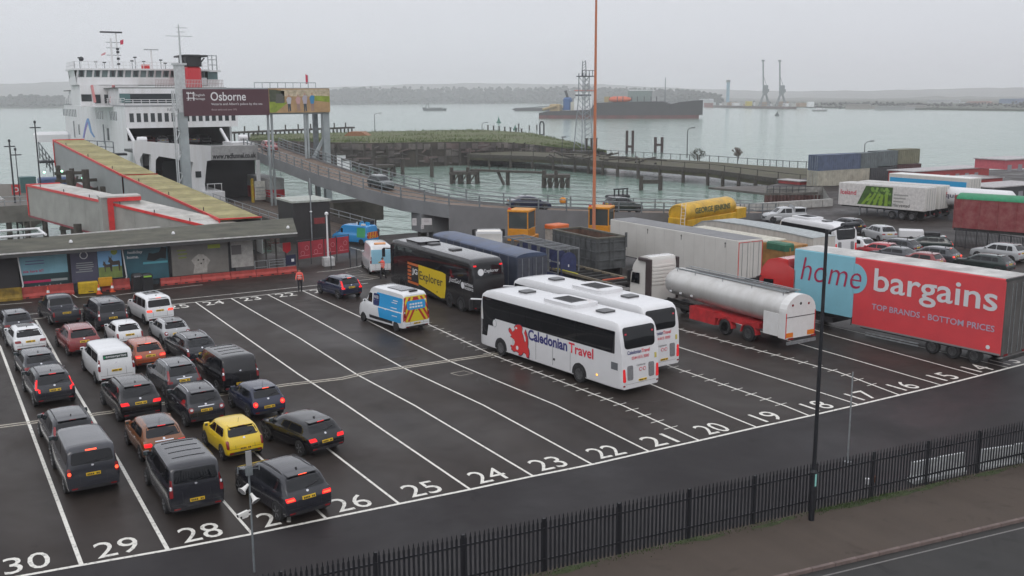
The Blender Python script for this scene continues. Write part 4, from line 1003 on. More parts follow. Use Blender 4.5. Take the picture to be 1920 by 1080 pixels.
for y in (2.75, 4.85):
    axle(t, y, 1.08, .52, .34)
    for sx in (-1, 1):
        ar = [(y+.68*math.cos(R(a_)), .52+.68*math.sin(R(a_))) for a_ in range(0, 181, 18)]+[(y+.60*math.cos(R(a_)), .52+.60*math.sin(R(a_))) for a_ in range(180, -1, -18)]
        MB().prism(ar, 'x', min(sx*.86, sx*1.25), max(sx*.86, sx*1.25)).build('mudguard', M('frame_red', (.5,.03,.035)), t)
rear_frame(t, GALV, 2.5, .6, -.45)
for xx in (-.35, .35):
    MB().box(xx-.03, xx+.03, .4, 10.4, 3.38, 3.44).build('roof_walkway_rail', GALV, t)
B('roof_walkway', M('walkway_mesh', (.06,.06,.06), .7), t, -.33, .33, .5, 10.3, 3.36, 3.40)
for sx in (-1, 1):
    MB().path([(sx*.62, .4, 3.42), (sx*.62, 10.4, 3.5)], .03).build('roof_handrail', GALV, t)
    for y in (.6, 3.2, 5.8, 8.4, 10.2): MB().tube((sx*.62, y, 3.2), (sx*.62, y, 3.46), .025, n=6).build('rail_post', GALV, t)
for y in (7.9, 9.0, 10.0): B('marker_plate', CLEAN, t, -1.262, -1.225, y, y+.22, 1.95, 2.06)
rig_chassis(t, 7.5, 14.5, 1.0); axle(t, 11.2, 1.05, .5)
WC = paint('cab_white', (.68, .66, .62)); c_ = cab(t, 12.35, .5, 2.5, 4.0, WC, L=2.3)
for i in range(6): B('rear_rib', WC, c_, -1.0, 1.0, 12.31, 12.36, 2.0+i*.25, 2.12+i*.25)
for sx in (-1, 1):
    B('air_deflector', M('deflector_dark', (.05, .035, .035), .5), c_, min(sx*1.14, sx*1.3), max(sx*1.14, sx*1.3), 12.2, 12.8, .9, 3.85, .04)
B('roof_deflector', M('deflector_dark', (.05,.035,.035)), c_, -1.3, -1.0, 12.65, 13.65, 3.62, 3.86, .05)
B('fuel_tank', GALV, t, -1.2, -.6, 12.0, 13.2, .5, 1.0, .08)

def box_trailer(name, label, loc, rz, L, Wd, z0, z1, wmat, rmat, axles=(1.6,2.9,4.2), doors=None, c=.04):
    t = thing(name, label, 'trailer', loc, rz)
    bx = B('box', wmat, t, -Wd/2, Wd/2, .03, L, z0, z1, c)
    B('roof_skin', rmat, t, -Wd/2+.06, Wd/2-.06, .08, L-.06, z1-.004, z1+.02)
    for i in range(1, int(L/1.25)): B('panel_joint', M('joint_grey', (.4, .39, .38), .6), bx, -Wd/2-.006, -Wd/2+.004, i*1.25, i*1.25+.02, z0+.05, z1-.06)
    if doors:
        for sx in (-1, 1):
            d_ = B('rear_door', doors, t, min(sx*.03, sx*(Wd/2-.08)), max(sx*.03, sx*(Wd/2-.08)), 0, .045, z0+.08, z1-.1)
            for xx in (.3, .85): MB().tube((sx*xx,-.03,z0+.1), (sx*xx,-.03,z1-.15), .018, n=6).build('lock_rod', GALV, d_)
    for y in axles: axle(t, y, Wd/2-.2, .5)
    rig_chassis(t, .2, L, z0-.02); rear_frame(t, CHASSIS, Wd, z0)
    MB().box(-.9, -.75, L*.75, L*.75+.15, .05, z0-.05).build('landing_leg', GALV, t); MB().box(.75, .9, L*.75, L*.75+.15, .05, z0-.05).build('landing_leg', GALV, t)
    return t
FW = M('fridge_white', (.6, .585, .55), .45, noi=.4, nscale=.7, dirt=(.45,.43,.4)); DRF = M('dark_wet_roof', (.12, .12, .125), .35, noi=.5, nscale=.5)
t = box_trailer('box_trailer', 'long white box trailer with wet dark roof behind the silver tanker', (48.1, 23.0, 0), R(-.3), 16.4, 2.6, 1.15, 4.15, FW, DRF, doors=FW)
for sx in (-1, 1):
    B('door_edge', REDTRIM, t, sx*1.2-.03, sx*1.2+.03, -.022, -.003, 1.3, 4.0); B('door_edge', REDTRIM, t, sx*.62-.55, sx*.62+.55, -.022, -.003, 3.95, 4.0)
for y in (3.0, 8.2, 12.6): flat('lifting_mark', BLACK, t, [(-.03,0),(.03,0),(.03,.3),(.1,.3),(0,.45),(-.1,.3),(-.03,.3)], (-1.306, y-1.6, 3.45), *LF)
t = box_trailer('tilt_trailer', 'navy blue curved-roof trailer behind the black coach', (31.1, 27.3, 0), R(-.8), 13.8, 2.55, 1.1, 3.75, M('navy_tarp', (.045, .055, .085), .5, noi=.35, nscale=.9), M('navy_roof', (.06, .085, .15), .4, noi=.5, nscale=.7), doors=M('navy_door', (.06, .065, .085), .5, noi=.3))
MB().prism(arc(0, 3.72, 1.27, 0, 180, 12, .28), 'y', .02, 13.8).build('arched_roof', M('navy_roof', (.06,.085,.15)), t, smooth=30)
# low white trailer with a bowed roof
t = thing('low_trailer', 'low pale trailer with streaked side and bowed grey roof', 'trailer', (57.7, 24.4, 0), R(.5))
STRK = M('streaked_white', (.55, .53, .49), .55, noi=.55, nscale=2.2, streak=.25, dirt=(.3, .28, .25))
out = [(0,1.2),(0,3.45),(3,3.62),(8,3.75),(12,3.72),(13.4,3.5),(14.6,2.9),(15.2,2.2),(15.3,1.2)]
MB().prism(out, 'x', -1.3, 1.3).build('box', STRK, t)
b = MB()
for (ya, za), (yb, zb_) in zip(out[1:-1], out[2:-1]): b.add([(-1.34,ya,za+.03),(1.34,ya,za+.03),(1.34,yb,zb_+.03),(-1.34,yb,zb_+.03),(-1.34,ya,za-.07),(1.34,ya,za-.07),(1.34,yb,zb_-.07),(-1.34,yb,zb_-.07)], [(0,1,2,3),(4,7,6,5),(0,3,7,4),(1,5,6,2)])
b.build('bowed_roof', M('pale_grey_roof', (.34, .37, .37), .45, noi=.3), t)
for y in (1.6, 2.9, 4.2): axle(t, y, 1.1, .5)
rig_chassis(t, .2, 15, 1.15)
# orange tipper with green tarp
t = thing('tipper_trailer', 'orange tipper trailer with rolled green tarp between the white trailers', 'trailer', (53.0, 22.9, 0), R(-1))
ORN = M('dull_orange', (.34, .17, .05), .55, noi=.4, nscale=1.1)
B('body', ORN, t, -1.2, 1.2, 0, 12.5, 1.2, 3.35, .05); B('tarp_roll', M('green_tarp', (.03, .13, .075), .6, noi=.3), t, -1.25, -.25, -.04, 2.2, 2.9, 3.5, .12)
B('pale_roof', M('cream_roof', (.52,.5,.42), .6, noi=.3), t, -1.15, 1.15, 2.3, 12.4, 3.36, 3.5, .06)
for xx in (-.8,-.2,.4,.95): B('tailgate_rib', ORN, t, xx-.05, xx+.05, -.07, -.003, 1.25, 3.2)
for y in (1.6, 2.9, 4.2): axle(t, y, 1.05, .5)
rig_chassis(t, .2, 12, 1.15)
# grey roll-on skip
c0, c1, c2, c3 = gp(1119,448,3.5), gp(1172,441,3.5), gp(1036,430.5,3.5), gp(1082,423,3.5)
ang = math.atan2(-(c2-c0).x, (c2-c0).y); Ls = (c2-c0).length; Ws = min(2.9, (c1-c0).length)
SK = M('skip_grey', (.085, .09, .092), .6, noi=.45, nscale=1.4)
t = thing('skip_container', 'open grey ribbed bulk skip with brown inside', 'skip', (c0.x, c0.y, 0), ang)
RIN = M('skip_inside', (.12, .07, .05), .85, noi=.5, nscale=1.5)
B('floor', RIN, t, .05, Ws-.05, .05, Ls-.05, 1.0, 1.1)
for nm, a_ in (('side_wall', (0,.06,0,Ls)), ('side_wall', (Ws-.06,Ws,0,Ls)), ('end_wall', (.06,Ws-.06,0,.06)), ('end_wall', (.06,Ws-.06,Ls-.06,Ls))): B(nm, SK, t, *a_, .9, 3.46)
for nm, a_ in (('liner', (.062,.08,.08,Ls-.08)), ('liner', (Ws-.08,Ws-.062,.08,Ls-.08)), ('liner', (.1,Ws-.1,Ls-.08,Ls-.062))): B(nm, RIN, t, *a_, 1.1, 3.40)
for i in range(int(Ls/.8)+1): B('side_rib', SK, t, -.08, -.002, i*.8, i*.8+.1, .95, 3.4)
for z in (1.6, 2.35, 3.1): B('end_band', SK, t, 0, Ws, -.08, -.002, z, z+.1); B('side_band', SK, t, -.06, -.003, .1, Ls, z, z+.07)
for xx in (.1, Ws*.42, Ws*.55, Ws-.15): B('end_post', SK, t, xx, xx+.1, -.1, -.081, .95, 3.4)
for nm, a_ in (('top_rail', (-.06,.1,-.06,Ls)), ('top_rail', (Ws-.1,Ws+.06,-.06,Ls)), ('top_rail', (.1,Ws-.1,-.06,.1)), ('top_rail', (.1,Ws-.1,Ls-.1,Ls))): B(nm, M('skip_rim', (.13,.125,.1), .6, noi=.4), t, *a_, 3.461, 3.58)
for sx in (.4, Ws-.4): B('skid_rail', CHASSIS, t, sx-.1, sx+.1, 0, Ls, 0, .9)
B('corner_post', SK, t, Ws-.1, Ws+.08, -.12, .0, 2.6, 3.85)
# empty flat trailer
t = thing('flat_trailer', 'empty skeletal flat trailer with yellow and red marker bars', 'trailer', (gp(1150,531,1.25).x+1.1, gp(1150,531,1.25).y, 0), R(0))
for sx in (-1, 1): B('side_beam', M('flat_rail', (.2,.17,.12), .6, noi=.4), t, sx*1.25-.07, sx*1.25+.07, 0, 9.5, 1.1, 1.28)
for i in range(9): B('cross_member', CHASSIS, t, -1.18, 1.18, i*1.15+.02, i*1.15+.16, 1.08, 1.22)
B('deck', CHASSIS, t, -1.17, 1.17, .2, 9.3, .95, 1.06)
B('marker_bar', M('marker_red', (.5,.09,.04), .5), t, -1.05, .9, 1.3, 1.48, 1.23, 1.31); B('marker_bar', M('marker_yellow', (.45,.42,.04), .5), t, -1.32, -1.18, 4.5, 7.5, 1.281, 1.34)
for y in (1.4, 2.7): axle(t, y, 1.05, .45)
# white unit in front of it on the same lane (dark load bed)
t = thing('flat_trailer', 'dark low trailer bed beside the tanker cab', 'trailer', (gp(1240,551,1.2).x-1.6, gp(1240,551,1.2).y, 0), R(0))
B('deck', M('bed_dark', (.09,.09,.09), .6, noi=.4), t, -1.2, 1.2, 0, 7, 1.0, 1.15)
for i in range(6): B('bed_plank', M('bed_plank', (.15,.14,.13), .6, noi=.4), t, -1.15, 1.15, .1+i*1.15, .95+i*1.15, 1.152, 1.2)
for y in (1.4, 2.7): axle(t, y, 1.05, .45)
# row of wheeled steel cages with arched blue doors
a0, a1 = gp(1046,468,3.0), gp(950,444,3.0)
CG = M('cage_grey', (.2, .21, .22), .5, metal=.3, noi=.3); CB = M('cage_blue', (.035, .045, .12), .5, noi=.3)
def cage():
    t = thing('steel_cage', None, 'cage', (0,0,0)); w, d, h = 2.1, 1.75, 3.0
    for xx in (.05, w-.05):
        for yy in (.05, d-.05): B('corner_post', CG, t, xx-.05, xx+.05, yy-.05, yy+.05, .1, h)
    for yy in (.05, d-.05): B('top_rail', CG, t, .1, w-.1, yy-.045, yy+.045, h-.1, h)
    for xx in (.05, w-.05): B('top_rail', CG, t, xx-.045, xx+.045, .1, d-.1, h-.1, h)
    for k in (.33, .66): B('roof_bar', CG, t, .1, w-.1, d*k-.03, d*k+.03, h-.07, h-.01)
    ar = [(.3,.2)]+[(.3, 2.0)]+[(w/2-(w/2-.3)*math.cos(R(a_)), 2.0+.7*math.sin(R(a_))) for a_ in range(15, 180, 15)]+[(w-.3,2.0),(w-.3,.2)]
    MB().prism(ar, 'y', .03, .07).build('arched_door', CB, t)
    for z in (1.0, 1.9): B('side_bar', CG, t, .02, .08, .1, d-.1, z, z+.07)
    B('side_panel', CB, t, .03, .06, .12, d-.12, .2, 1.0); B('floor', CG, t, .1, w-.1, .1, d-.1, .1, .2)
    B('handle', CLEAN, t, w/2-.05, w/2+.05, .0, .028, 1.5, 1.7)
    for xx in (.1, w-.1):
        for yy in (.12, d-.12): MB().tube((xx-.03,yy,.07), (xx+.03,yy,.07), .07, n=10).build('castor', RUBBER, t)
    return t
cg = cage()
words = ['nearest of the row of grey steel cages, arched blue door facing out', 'second steel cage from the near end of the cage row', 'third steel cage from the near end of the cage row', 'fourth steel cage from the near end of the cage row', 'fifth steel cage from the near end of the cage row', 'last steel cage of the row, furthest from the coaches']
for i in range(6):
    o = cg if i == 0 else copy_tree(cg); k = i/5; p = a0+(a1-a0)*k*.86; o.location = (p.x, p.y, 0); o['label'] = words[i]; o['group'] = 'steel cages in a row'
# yellow bulk tanker
t = thing('bulk_tanker', 'yellow bulk tanker with dark lettering by the ramp railings', 'lorry', (64.3, 50.8, 0), R(-73))
YT = M('tanker_yellow', (.58, .34, .02), .4, noi=.3, nscale=.9); Lt = 10.6
secs = [[(1.22*math.cos(2*math.pi*i/20)*k, y, 2.45+1.05*math.sin(2*math.pi*i/20)*k+dz) for i in range(20)] for y, k, dz in ((0,.96,-.05),(.3,1,0),(Lt-.4,1,.06),(Lt,.9,.06))]
b = MB(); b.add([p for s in secs for p in s], [(i*20+j, i*20+(j+1)%20, (i+1)*20+(j+1)%20, (i+1)*20+j) for i in range(3) for j in range(20)]+[tuple(range(20)), tuple(reversed(range(60,80)))])
b.build('tank', YT, t, smooth=45)
B('tank_skirt', YT, t, -1.2, 1.2, .2, Lt, 1.1, 1.8, .04); B('rear_box', YT, t, -1.0, 1.0, -.35, .2, 1.0, 2.0, .05); B('front_box', YT, t, -1.2, 1.2, Lt, Lt+2.2, 1.0, 2.2, .06)
for i in range(14):
    a_ = R(-10+i*15); B('hazard_dash', BLACK, t, 1.0*math.cos(a_)-.04, 1.0*math.cos(a_)+.04, -.012, .004, 2.4+.85*math.sin(a_)-.04, 2.4+.85*math.sin(a_)+.04)
text('side_lettering', 'GEORGE JENKINS', M('green_lettering', (.03,.07,.03), .5), t, (1.27, 1.6, 2.2), (0,1,0), (-.1,0,1), w=7.4, h=.8, bold=.03)
lad = [(1.05,-.6,.5),(1.05,-.45,3.5)]
for sx in (.75, 1.25): MB().tube((sx,-.65,.6), (sx,-.35,3.7), .03, n=6).build('ladder_rail', CLEAN, t)
for i in range(8): MB().tube((.75,-.62+i*.036,.9+i*.36), (1.25,-.62+i*.036,.9+i*.36), .02, n=6).build('ladder_rung', CLEAN, t)
for y in (1.5, 2.8, 4.1): axle(t, y, 1.05, .5)
rig_chassis(t, 0, Lt, 1.1)
# ------------------------------------------------------------------ berth: shelter, gangways, ferry, gantry, ramp
def rebase(root, loc):
    loc = Vector(loc); root.location = loc
    for ch in root.children: ch.location = Vector(ch.location)-loc
    return root
def slab(pts, z0, z1):
    n_ = len(pts); b = MB()
    def zz(z, i): return z[i] if isinstance(z, (list, tuple)) else z
    b.add([(p[0], p[1], zz(z0,i)) for i, p in enumerate(pts)]+[(p[0], p[1], zz(z1,i)) for i, p in enumerate(pts)], [tuple(reversed(range(n_))), tuple(range(n_,2*n_))]+[(i,(i+1)%n_,(i+1)%n_+n_,i+n_) for i in range(n_)])
    return b
# --- shelter with posters
t = thing('shelter', 'long low shelter with mossy flat roof and advertising panels', 'building')
RF = M('mossy_felt_roof', (.085, .083, .06), .85, noi=.45, nscale=.6, bump=.3, bscale=5); FAS = M('white_fascia', (.6,.59,.57), .5, noi=.3)
fl_, fr_, br_, bl_ = py(-60,480,50.2), py(557,435.5,50.2), gp(549,408.5,3.75), gp(-60,455,3.75)
slab([fl_, fr_, br_, bl_], [fl_.z-.25, fr_.z-.25, br_.z-.25, bl_.z-.25], [fl_.z, fr_.z, br_.z, bl_.z]).build('roof', RF, t)
d_ = (fr_-fl_).normalized(); nn = Vector((d_.y, -d_.x, 0))
MB().beam(fl_+nn*.06+Vector((0,0,-.06)), fr_+nn*.06+Vector((0,0,-.06)), .06, .1).build('gutter', FAS, t)
MB().beam(fl_+nn*.03+Vector((0,0,-.28)), fr_+nn*.03+Vector((0,0,-.28)), .05, .2).build('fascia', M('dark_fascia', (.05,.05,.05), .6), t)
MB().beam(gp(110,442,3.75), gp(300,425.5,3.78), .14, .1).build('roof_kerb', FAS, t)
for (x_, y_) in ((133,455),(325,439),(540,428)): MB().lathe([(.14,0),(.14,.1),(.08,.2),(.02,.24)], 10, c=gp(x_, y_, 3.72)).build('roof_lamp', CLEAN, t)
for a_, b_ in (((-10,434),(75,428)),((-10,446),(84,438)),((70,428),(86,440))): MB().tube(gp(*a_, 4.0), gp(*b_, 4.0), .1, n=8).build('roof_pipe', CLEAN, t)
YW = 51.5
B('rear_wall', M('shelter_wall', (.05,.05,.055), .7, noi=.3), t, -8, 16.5, YW+.25, YW+.45, 0, 3.3)
B('plinth', M('plinth_blue', (.035,.05,.06), .6, noi=.3), t, -8, 16.3, YW+.12, YW+.24, 0, .75)
def wx(x, y=500): return py(x, y, YW)
def poster(label, x0, x1, y0, y1, mat, name='poster'):
    a_ = py(x0, (y0+y1)/2, YW); c_ = py(x1, (y0+y1)/2-4, YW); zt_ = py((x0+x1)/2, y0, YW).z; zb_ = py((x0+x1)/2, y1, YW).z
    zt_ = min(zt_, fl_.z-.3)
    p = thing(name, label, 'poster', ((a_.x+c_.x)/2, YW, 0)); cx = (a_.x+c_.x)/2; w = c_.x-a_.x
    B('panel', mat, p, -w/2, w/2, 0, .08, zb_, zt_)
    return p, w, zb_, zt_
def bars(p, mat, x0, z0, n_, w, h, step, seed=1, name='text_line'):
    rr = random.Random(seed)
    for i in range(n_): B(name, mat, p, x0-w/2*rr.uniform(.6, 1), x0+w/2*rr.uniform(.6, 1), -.012, -.003, z0-i*step, z0-i*step+h)
AQ = M('poster_aqua', (.2, .4, .48), .35, noi=.2, nscale=.6); PUR = M('poster_purple', (.085, .085, .13), .35, noi=.2, nscale=.7); TEA = M('poster_teal', (.04, .12, .155), .35, noi=.3, nscale=.5); PINK = M('poster_pink', (.45, .02, .1), .4); CYAN = M('poster_cyan', (.1, .36, .42), .4); GREYP = M('poster_grey', (.2, .19, .175), .3, noi=.25, nscale=.6); PGN = M('poster_green', (.19, .25, .07), .4, noi=.3, nscale=2); PSK = M('poster_sky', (.2, .42, .68), .4); DON = M('poster_donkey', (.075, .06, .05), .5); LIME = M('poster_lime', (.3, .36, .03), .4)
p, w, zb_, zt_ = poster('aqua advertising panel with pink slogan beside the dark end wall', 38, 128, 478, 546, M('poster_dark_teal', (.025,.05,.055), .35))
B('aqua_field', AQ, p, -w/2+.02, w/2-.02, -.006, .0, (zb_+zt_)/2-.05, zt_-.05)
text('slogan', 'isle have it!!', PINK, p, (-w/2+.2, -.012, (zb_+zt_)/2+.12), (1,0,0), (0,0,1), w=w*.42, h=.22, bold=.02)
bars(p, M('poster_violet', (.12,.12,.25), .5), -w*.2, zt_-.45, 2, w*.5, .07, .22, 3)
B('pink_bar', PINK, p, -w/2+.05, w*.12, -.01, -.001, zb_+.72, zb_+.9); B('pale_bar', M('poster_pale', (.3,.32,.32), .5), p, w*.12, w/2-.1, -.01, -.001, zb_+.74, zb_+.92)
for i in range(9): B('small_figure', M('poster_pale', (.3,.32,.32)), p, -w*.3+i*w*.075, -w*.3+i*w*.075+.1, -.01, -.001, zb_+.3+.06*(i%3), zb_+.42+.06*(i%3))
p, w, zb_, zt_ = poster('dark purple panel with white crest beside the donkey picture', 133, 183, 466, 530, PUR)
flat('crest', CLEAN, p, arc(0,0,.3,0,360,18), (0, -.002, zt_-.5), (1,0,0), (0,0,1)); flat('crest_centre', PUR, p, arc(0,0,.24,0,360,18), (0, -.01, zt_-.5), (1,0,0), (0,0,1))
bars(p, M('poster_pale', (.3,.32,.32)), 0, zt_-1.15, 5, w*.7, .07, .17, 5)
p, w, zb_, zt_ = poster('panel picturing two donkeys in a green field', 183.5, 228, 460, 522, PSK)
B('field', PGN, p, -w/2+.01, w/2-.01, -.006, 0, zb_+.01, zb_+.95)
dk = [(0,0),(.08,0),(.1,.5),(.55,.5),(.6,0),(.68,0),(.72,.7),(.66,.85),(.2,.82),(.08,1.0),(.1,1.3),(0,1.08),(-.12,1.28),(-.12,1.0),(-.2,.78),(-.06,.7)]
for dx, k in ((.05,1.0),(-.42,.72)): flat('donkey', DON, p, [(a_*k+dx, b_*k) for a_, b_ in dk], (0, -.008, zb_+.55), (1,0,0), (0,0,1))
flat('lime_disc', LIME, p, arc(0,0,.25,0,360,16), (w*.2, -.008, zt_-.4), (1,0,0), (0,0,1))
p, w, zb_, zt_ = poster('teal panel reading holiday home with a dark dog picture', 234, 315, 452, 524, TEA)
text('slogan', 'holiday', CLEAN, p, (-w/2+.25, -.012, zt_-.75), (1,0,0), (0,0,1), w=1.15, h=.3, bold=.02)
text('slogan', 'home.', CLEAN, p, (-w/2+.18, -.012, zt_-1.08), (1,0,0), (0,0,1), w=.9, h=.25, bold=.02)
flat('dark_shape', BLACK, p, [(0,0),(.6,-.1),(1.1,.1),(1.5,.0),(1.6,.9),(1.2,1.0),(1.0,.6),(.5,.5),(.2,.6)], (0, -.008, zt_-1.3), (1,0,0), (0,0,1))
B('cyan_band', CYAN, p, -.3, w/2-.05, -.008, 0, zt_-1.62, zt_-1.45)
p, w, zb_, zt_ = poster('grey faded panel with a pale dog face and lime label', 321, 428, 446, 514, GREYP)
flat('dog_face', M('poster_fur', (.38,.36,.33), .5, noi=.3, nscale=3), p, [(-.6,-.1),(-.45,.6),(-.7,1.0),(-.45,1.25),(-.1,1.5),(.3,1.45),(.6,1.2),(.85,.9),(.6,.5),(.55,-.1)], (-.05, -.006, zb_+.2), (1,0,0), (0,0,1))
for dx, dz in ((-.18,1.05),(.25,1.05),(.04,.75)): flat('dog_feature', BLACK, p, arc(0,0,.07,0,360,10), (dx, -.014, zb_+.15+dz), (1,0,0), (0,0,1))
B('lime_label', LIME, p, w*.14, w*.36, -.01, -.001, zt_-.75, zt_-.42)
bars(p, M('poster_lime_text', (.2,.24,.05), .5), -w*.32, zt_-.8, 3, w*.2, .12, .3, 9)
xa, xb = wx(432, 480).x, wx(475, 480).x
B('white_wall_panel', M('dull_white_wall', (.36,.35,.33), .6, noi=.25), t, xa, xb, YW, YW+.2, .8, 3.3); B('wall_notice', M('notice_grey', (.12,.11,.11), .5), t, xa+.1, xa+.95, YW-.02, YW-.002, 1.9, 2.7)
for x_ in (430.5, 317.5): B('wall_post', BLACK, t, wx(x_,480).x-.1, wx(x_,480).x+.1, YW-.06, YW+.1, 0, 3.3)
for x_, y_ in ((34,475),(230,455)):
    q_ = wx(x_, 500); MB().path([(q_.x, YW-.3, 3.3), (q_.x+.2, YW-.3, .9), (q_.x, YW-.35, .5)], .05, n=8).build('down_pipe', CLEAN, t)
B('dark_end_wall', M('end_wall_dark', (.03,.028,.03), .7), t, -8, wx(33,500).x, YW-.1, YW+.2, 0, 3.3)
for x_ in (484, 503, 522, 540): B('back_post', M('post_brown', (.07,.06,.055), .7), t, wx(x_,470).x, wx(x_,470).x+.12, YW+.8, YW+.95, 0, 3)
# railings inside the shelter opening
t = thing('pedestrian_gate', 'galvanised pedestrian gates and railings under the shelter end', 'gate', (wx(500,500).x, YW-.15, 0))
for k, (xa, xb) in enumerate(((477,500),(504,532),(534,552))):
    a_ = wx(xa,500).x-t.location.x; c_ = wx(xb,500).x-t.location.x
    for xx in (a_, c_): MB().tube((xx,0,0), (xx,0,1.25), .035, n=8).build('gate_post', GALV, t)
    for z in ((.25,.5,.75,1.0,1.2) if k else (1.2,.65)): MB().tube((a_,0,z), (c_,0,z), .025, n=6).build('gate_bar', GALV, t)
s_ = thing('prohibition_sign', 'red shield sign hung in the shelter end bay', 'sign', (wx(537,465).x, YW-.1, 0)); B('panel', M('sign_red', (.42,.02,.03), .4), s_, -.35, .35, 0, .03, 1.9, 2.6); MB().prism([(-.35,1.9),(.35,1.9),(0,1.65)], 'y', 0, .03).build('panel_tip', M('sign_red', (.42,.02,.03)), s_)
s_ = thing('notice_sign', 'dark blue notice board below the red shield sign', 'sign', (wx(544,490).x, YW-.2, 0)); B('panel', M('sign_blue', (.02,.025,.06), .4), s_, -.45, .45, 0, .04, .6, 1.5); B('notice', CLEAN, s_, .05, .3, -.008, -.001, .9, 1.15)
# red barriers in front
BR = M('barrier_red', (.36,.055,.045), .5, noi=.35, nscale=1.5)
segs = [(36,88,'beside the dark end wall'),(89,137,'behind the first two traffic cones'),(186,243,'left of the litter bins'),(301,338,'right of the litter bins'),(339,378,'below the pale dog panel'),(379,432,'below the wall post'),(433,480,'below the white wall panel'),(481,520,'in front of the pedestrian gates'),(521,557,'at the right end of the shelter')]
for xa, xb, wd in segs:
    a_ = py(xa, 545, 50.7); c_ = py(xb, 520, 50.7); a_.z = c_.z = 0; L_ = (c_-a_).length
    q_ = thing('road_barrier', 'red low road barrier section '+wd, 'barrier', a_, math.atan2((c_-a_).y, (c_-a_).x), 'red barrier sections along the shelter')
    h_ = .85 if xa < 300 else .6
    MB().prism([(-.25,0),(.25,0),(.25,.18),(.08,.35),(.07,h_),(-.07,h_),(-.08,.35),(-.25,.18)], 'x', .03, L_-.03).build('shell', BR, q_)
    for xx in (.25, .75): B('fork_slot', BLACK, q_, L_*xx-.12, L_*xx+.12, -.256, -.252, .03, .12)
YB = M('barrier_yellow', (.5,.33,.01), .5, noi=.3)
q_ = thing('salt_bin', 'yellow grit bin on its side beside the cones', 'bin', gp(148,553), R(-3)); B('shell', YB, q_, 0, 1.45, 0, .5, .05, .95, .06); B('lid_slot', BLACK, q_, .7, 1.1, -.012, .0, .15, .22)
q_ = thing('road_barrier', 'amber plastic barrier panel standing between two cones', 'barrier', gp(186,548), R(-3)); B('panel', M('barrier_amber', (.55,.27,.01), .5, noi=.2), q_, 0, 1.05, 0, .12, .45, 1.15, .05)
for xx in (.08, .9): B('foot', BLACK, q_, xx, xx+.1, -.3, .4, 0, .45)
q_ = thing('road_barrier', 'muddy yellow barrier at the dark left end of the shelter', 'barrier', gp(-10,566), R(-2)); MB().prism([(-.25,0),(.25,0),(.25,.2),(.08,.4),(.07,.95),(-.07,.95),(-.08,.4),(-.25,.2)], 'x', 0, 1.9).build('shell', M('muddy_yellow', (.22,.14,.015), .7, noi=.6, nscale=2), q_)
def cone(label, loc):
    c_ = thing('traffic_cone', label, 'cone', loc, 0, 'traffic cones by the shelter'); CO = M('cone_orange', (.65,.09,.03), .5)
    B('base', CO, c_, -.2, .2, -.2, .2, 0, .05); MB().lathe([(.15,.05),(.035,.75)], 14).build('cone_body', CO, c_, smooth=40)
    MB().lathe([(.128,.3),(.085,.5)], 14, close=False).build('reflective_band', CLEAN, c_)
    return c_
cone('leftmost traffic cone before the red barrier', gp(91,556)); cone('traffic cone just right of the leftmost cone', gp(103,554)); cone('traffic cone at the left foot of the amber barrier', gp(186,551)); cone('traffic cone at the right foot of the amber barrier', gp(211,547))
for x_, lb in ((259,'black litter bin, left of the pair before the teal panel'),(277,'black litter bin with green label, right of the pair')):
    q_ = thing('litter_bin', lb, 'bin', gp(x_, 544), 0, 'litter bins'); B('body', BLACK, q_, -.4, .4, -.35, .35, 0, 1.05, .05); B('hood', BLACK, q_, -.42, .42, -.37, .37, 1.05, 1.35, .12); B('rim_band', CHROME if 'left' in lb else M('bin_green', (.25,.5,.05), .5), q_, -.3, .3, -.385, -.372, 1.1, 1.22)
# red banner fence and camera post at the gate
t = thing('banner_fence', 'red banner hoarding on dark posts beside the berth road', 'fence')
a_, c_ = gp(559,499), gp(655,485); d_ = (c_-a_)
BN = M('banner_red', (.36,.03,.045), .5, noi=.25, nscale=1); BNL = M('banner_print', (.55,.2,.22), .5)
for i in range(5):
    u_ = i/4; q_ = a_+d_*u_; MB().tube(q_, q_+Vector((0,0,2.35)), .04, n=8).build('post', DARKSTEEL, t)
ex = d_.normalized(); 
for i in range(4):
    q0 = a_+d_*(i/4+.01); L_ = d_.length/4-.12
    pn = flat('banner', BN, t, [(0,0),(L_,0),(L_,1.55),(0,1.55)], q0+Vector((0,-.06,.62)), ex, (0,0,1), thick=.02)
    for k in range(2):
        rr = .22; cx = L_*(.35+.35*k); cz = .5+.45*k
        flat('banner_ring', BNL, pn, arc(cx,cz,rr,0,360,16)+list(reversed(arc(cx,cz,rr-.04,0,360,16))), q0+Vector((0,-.062,.62))+ex.cross(Vector((0,0,1)))*.022, ex, (0,0,1), thick=.004)
    flat('banner_line', BNL, pn, [(.1,.25),(L_-.15,.25),(L_-.15,.3),(.1,.3)], q0+Vector((0,-.062,.62))+ex.cross(Vector((0,0,1)))*.022, ex, (0,0,1), thick=.004)
MB().beam(a_+Vector((0,0,2.3)), c_+Vector((0,0,2.3)), .05).build('top_rail', DARKSTEEL, t)
rebase(t, a_)
t = thing('camera_post', 'white camera post on a white cabinet before the red banners', 'post', gp(616,498)); B('cabinet', M('cabinet_grey', (.5,.5,.5), .5, noi=.3), t, -.5, .5, -.35, .35, 0, .8, .04); MB().tube((0,0,.8), (0,0,4.6), .09, .07, n=10).build('pole', CLEAN, t); MB().lathe([(.05,4.6),(.17,4.65),(.17,4.8),(.05,4.9)], 10).build('camera_dome', CLEAN, t)
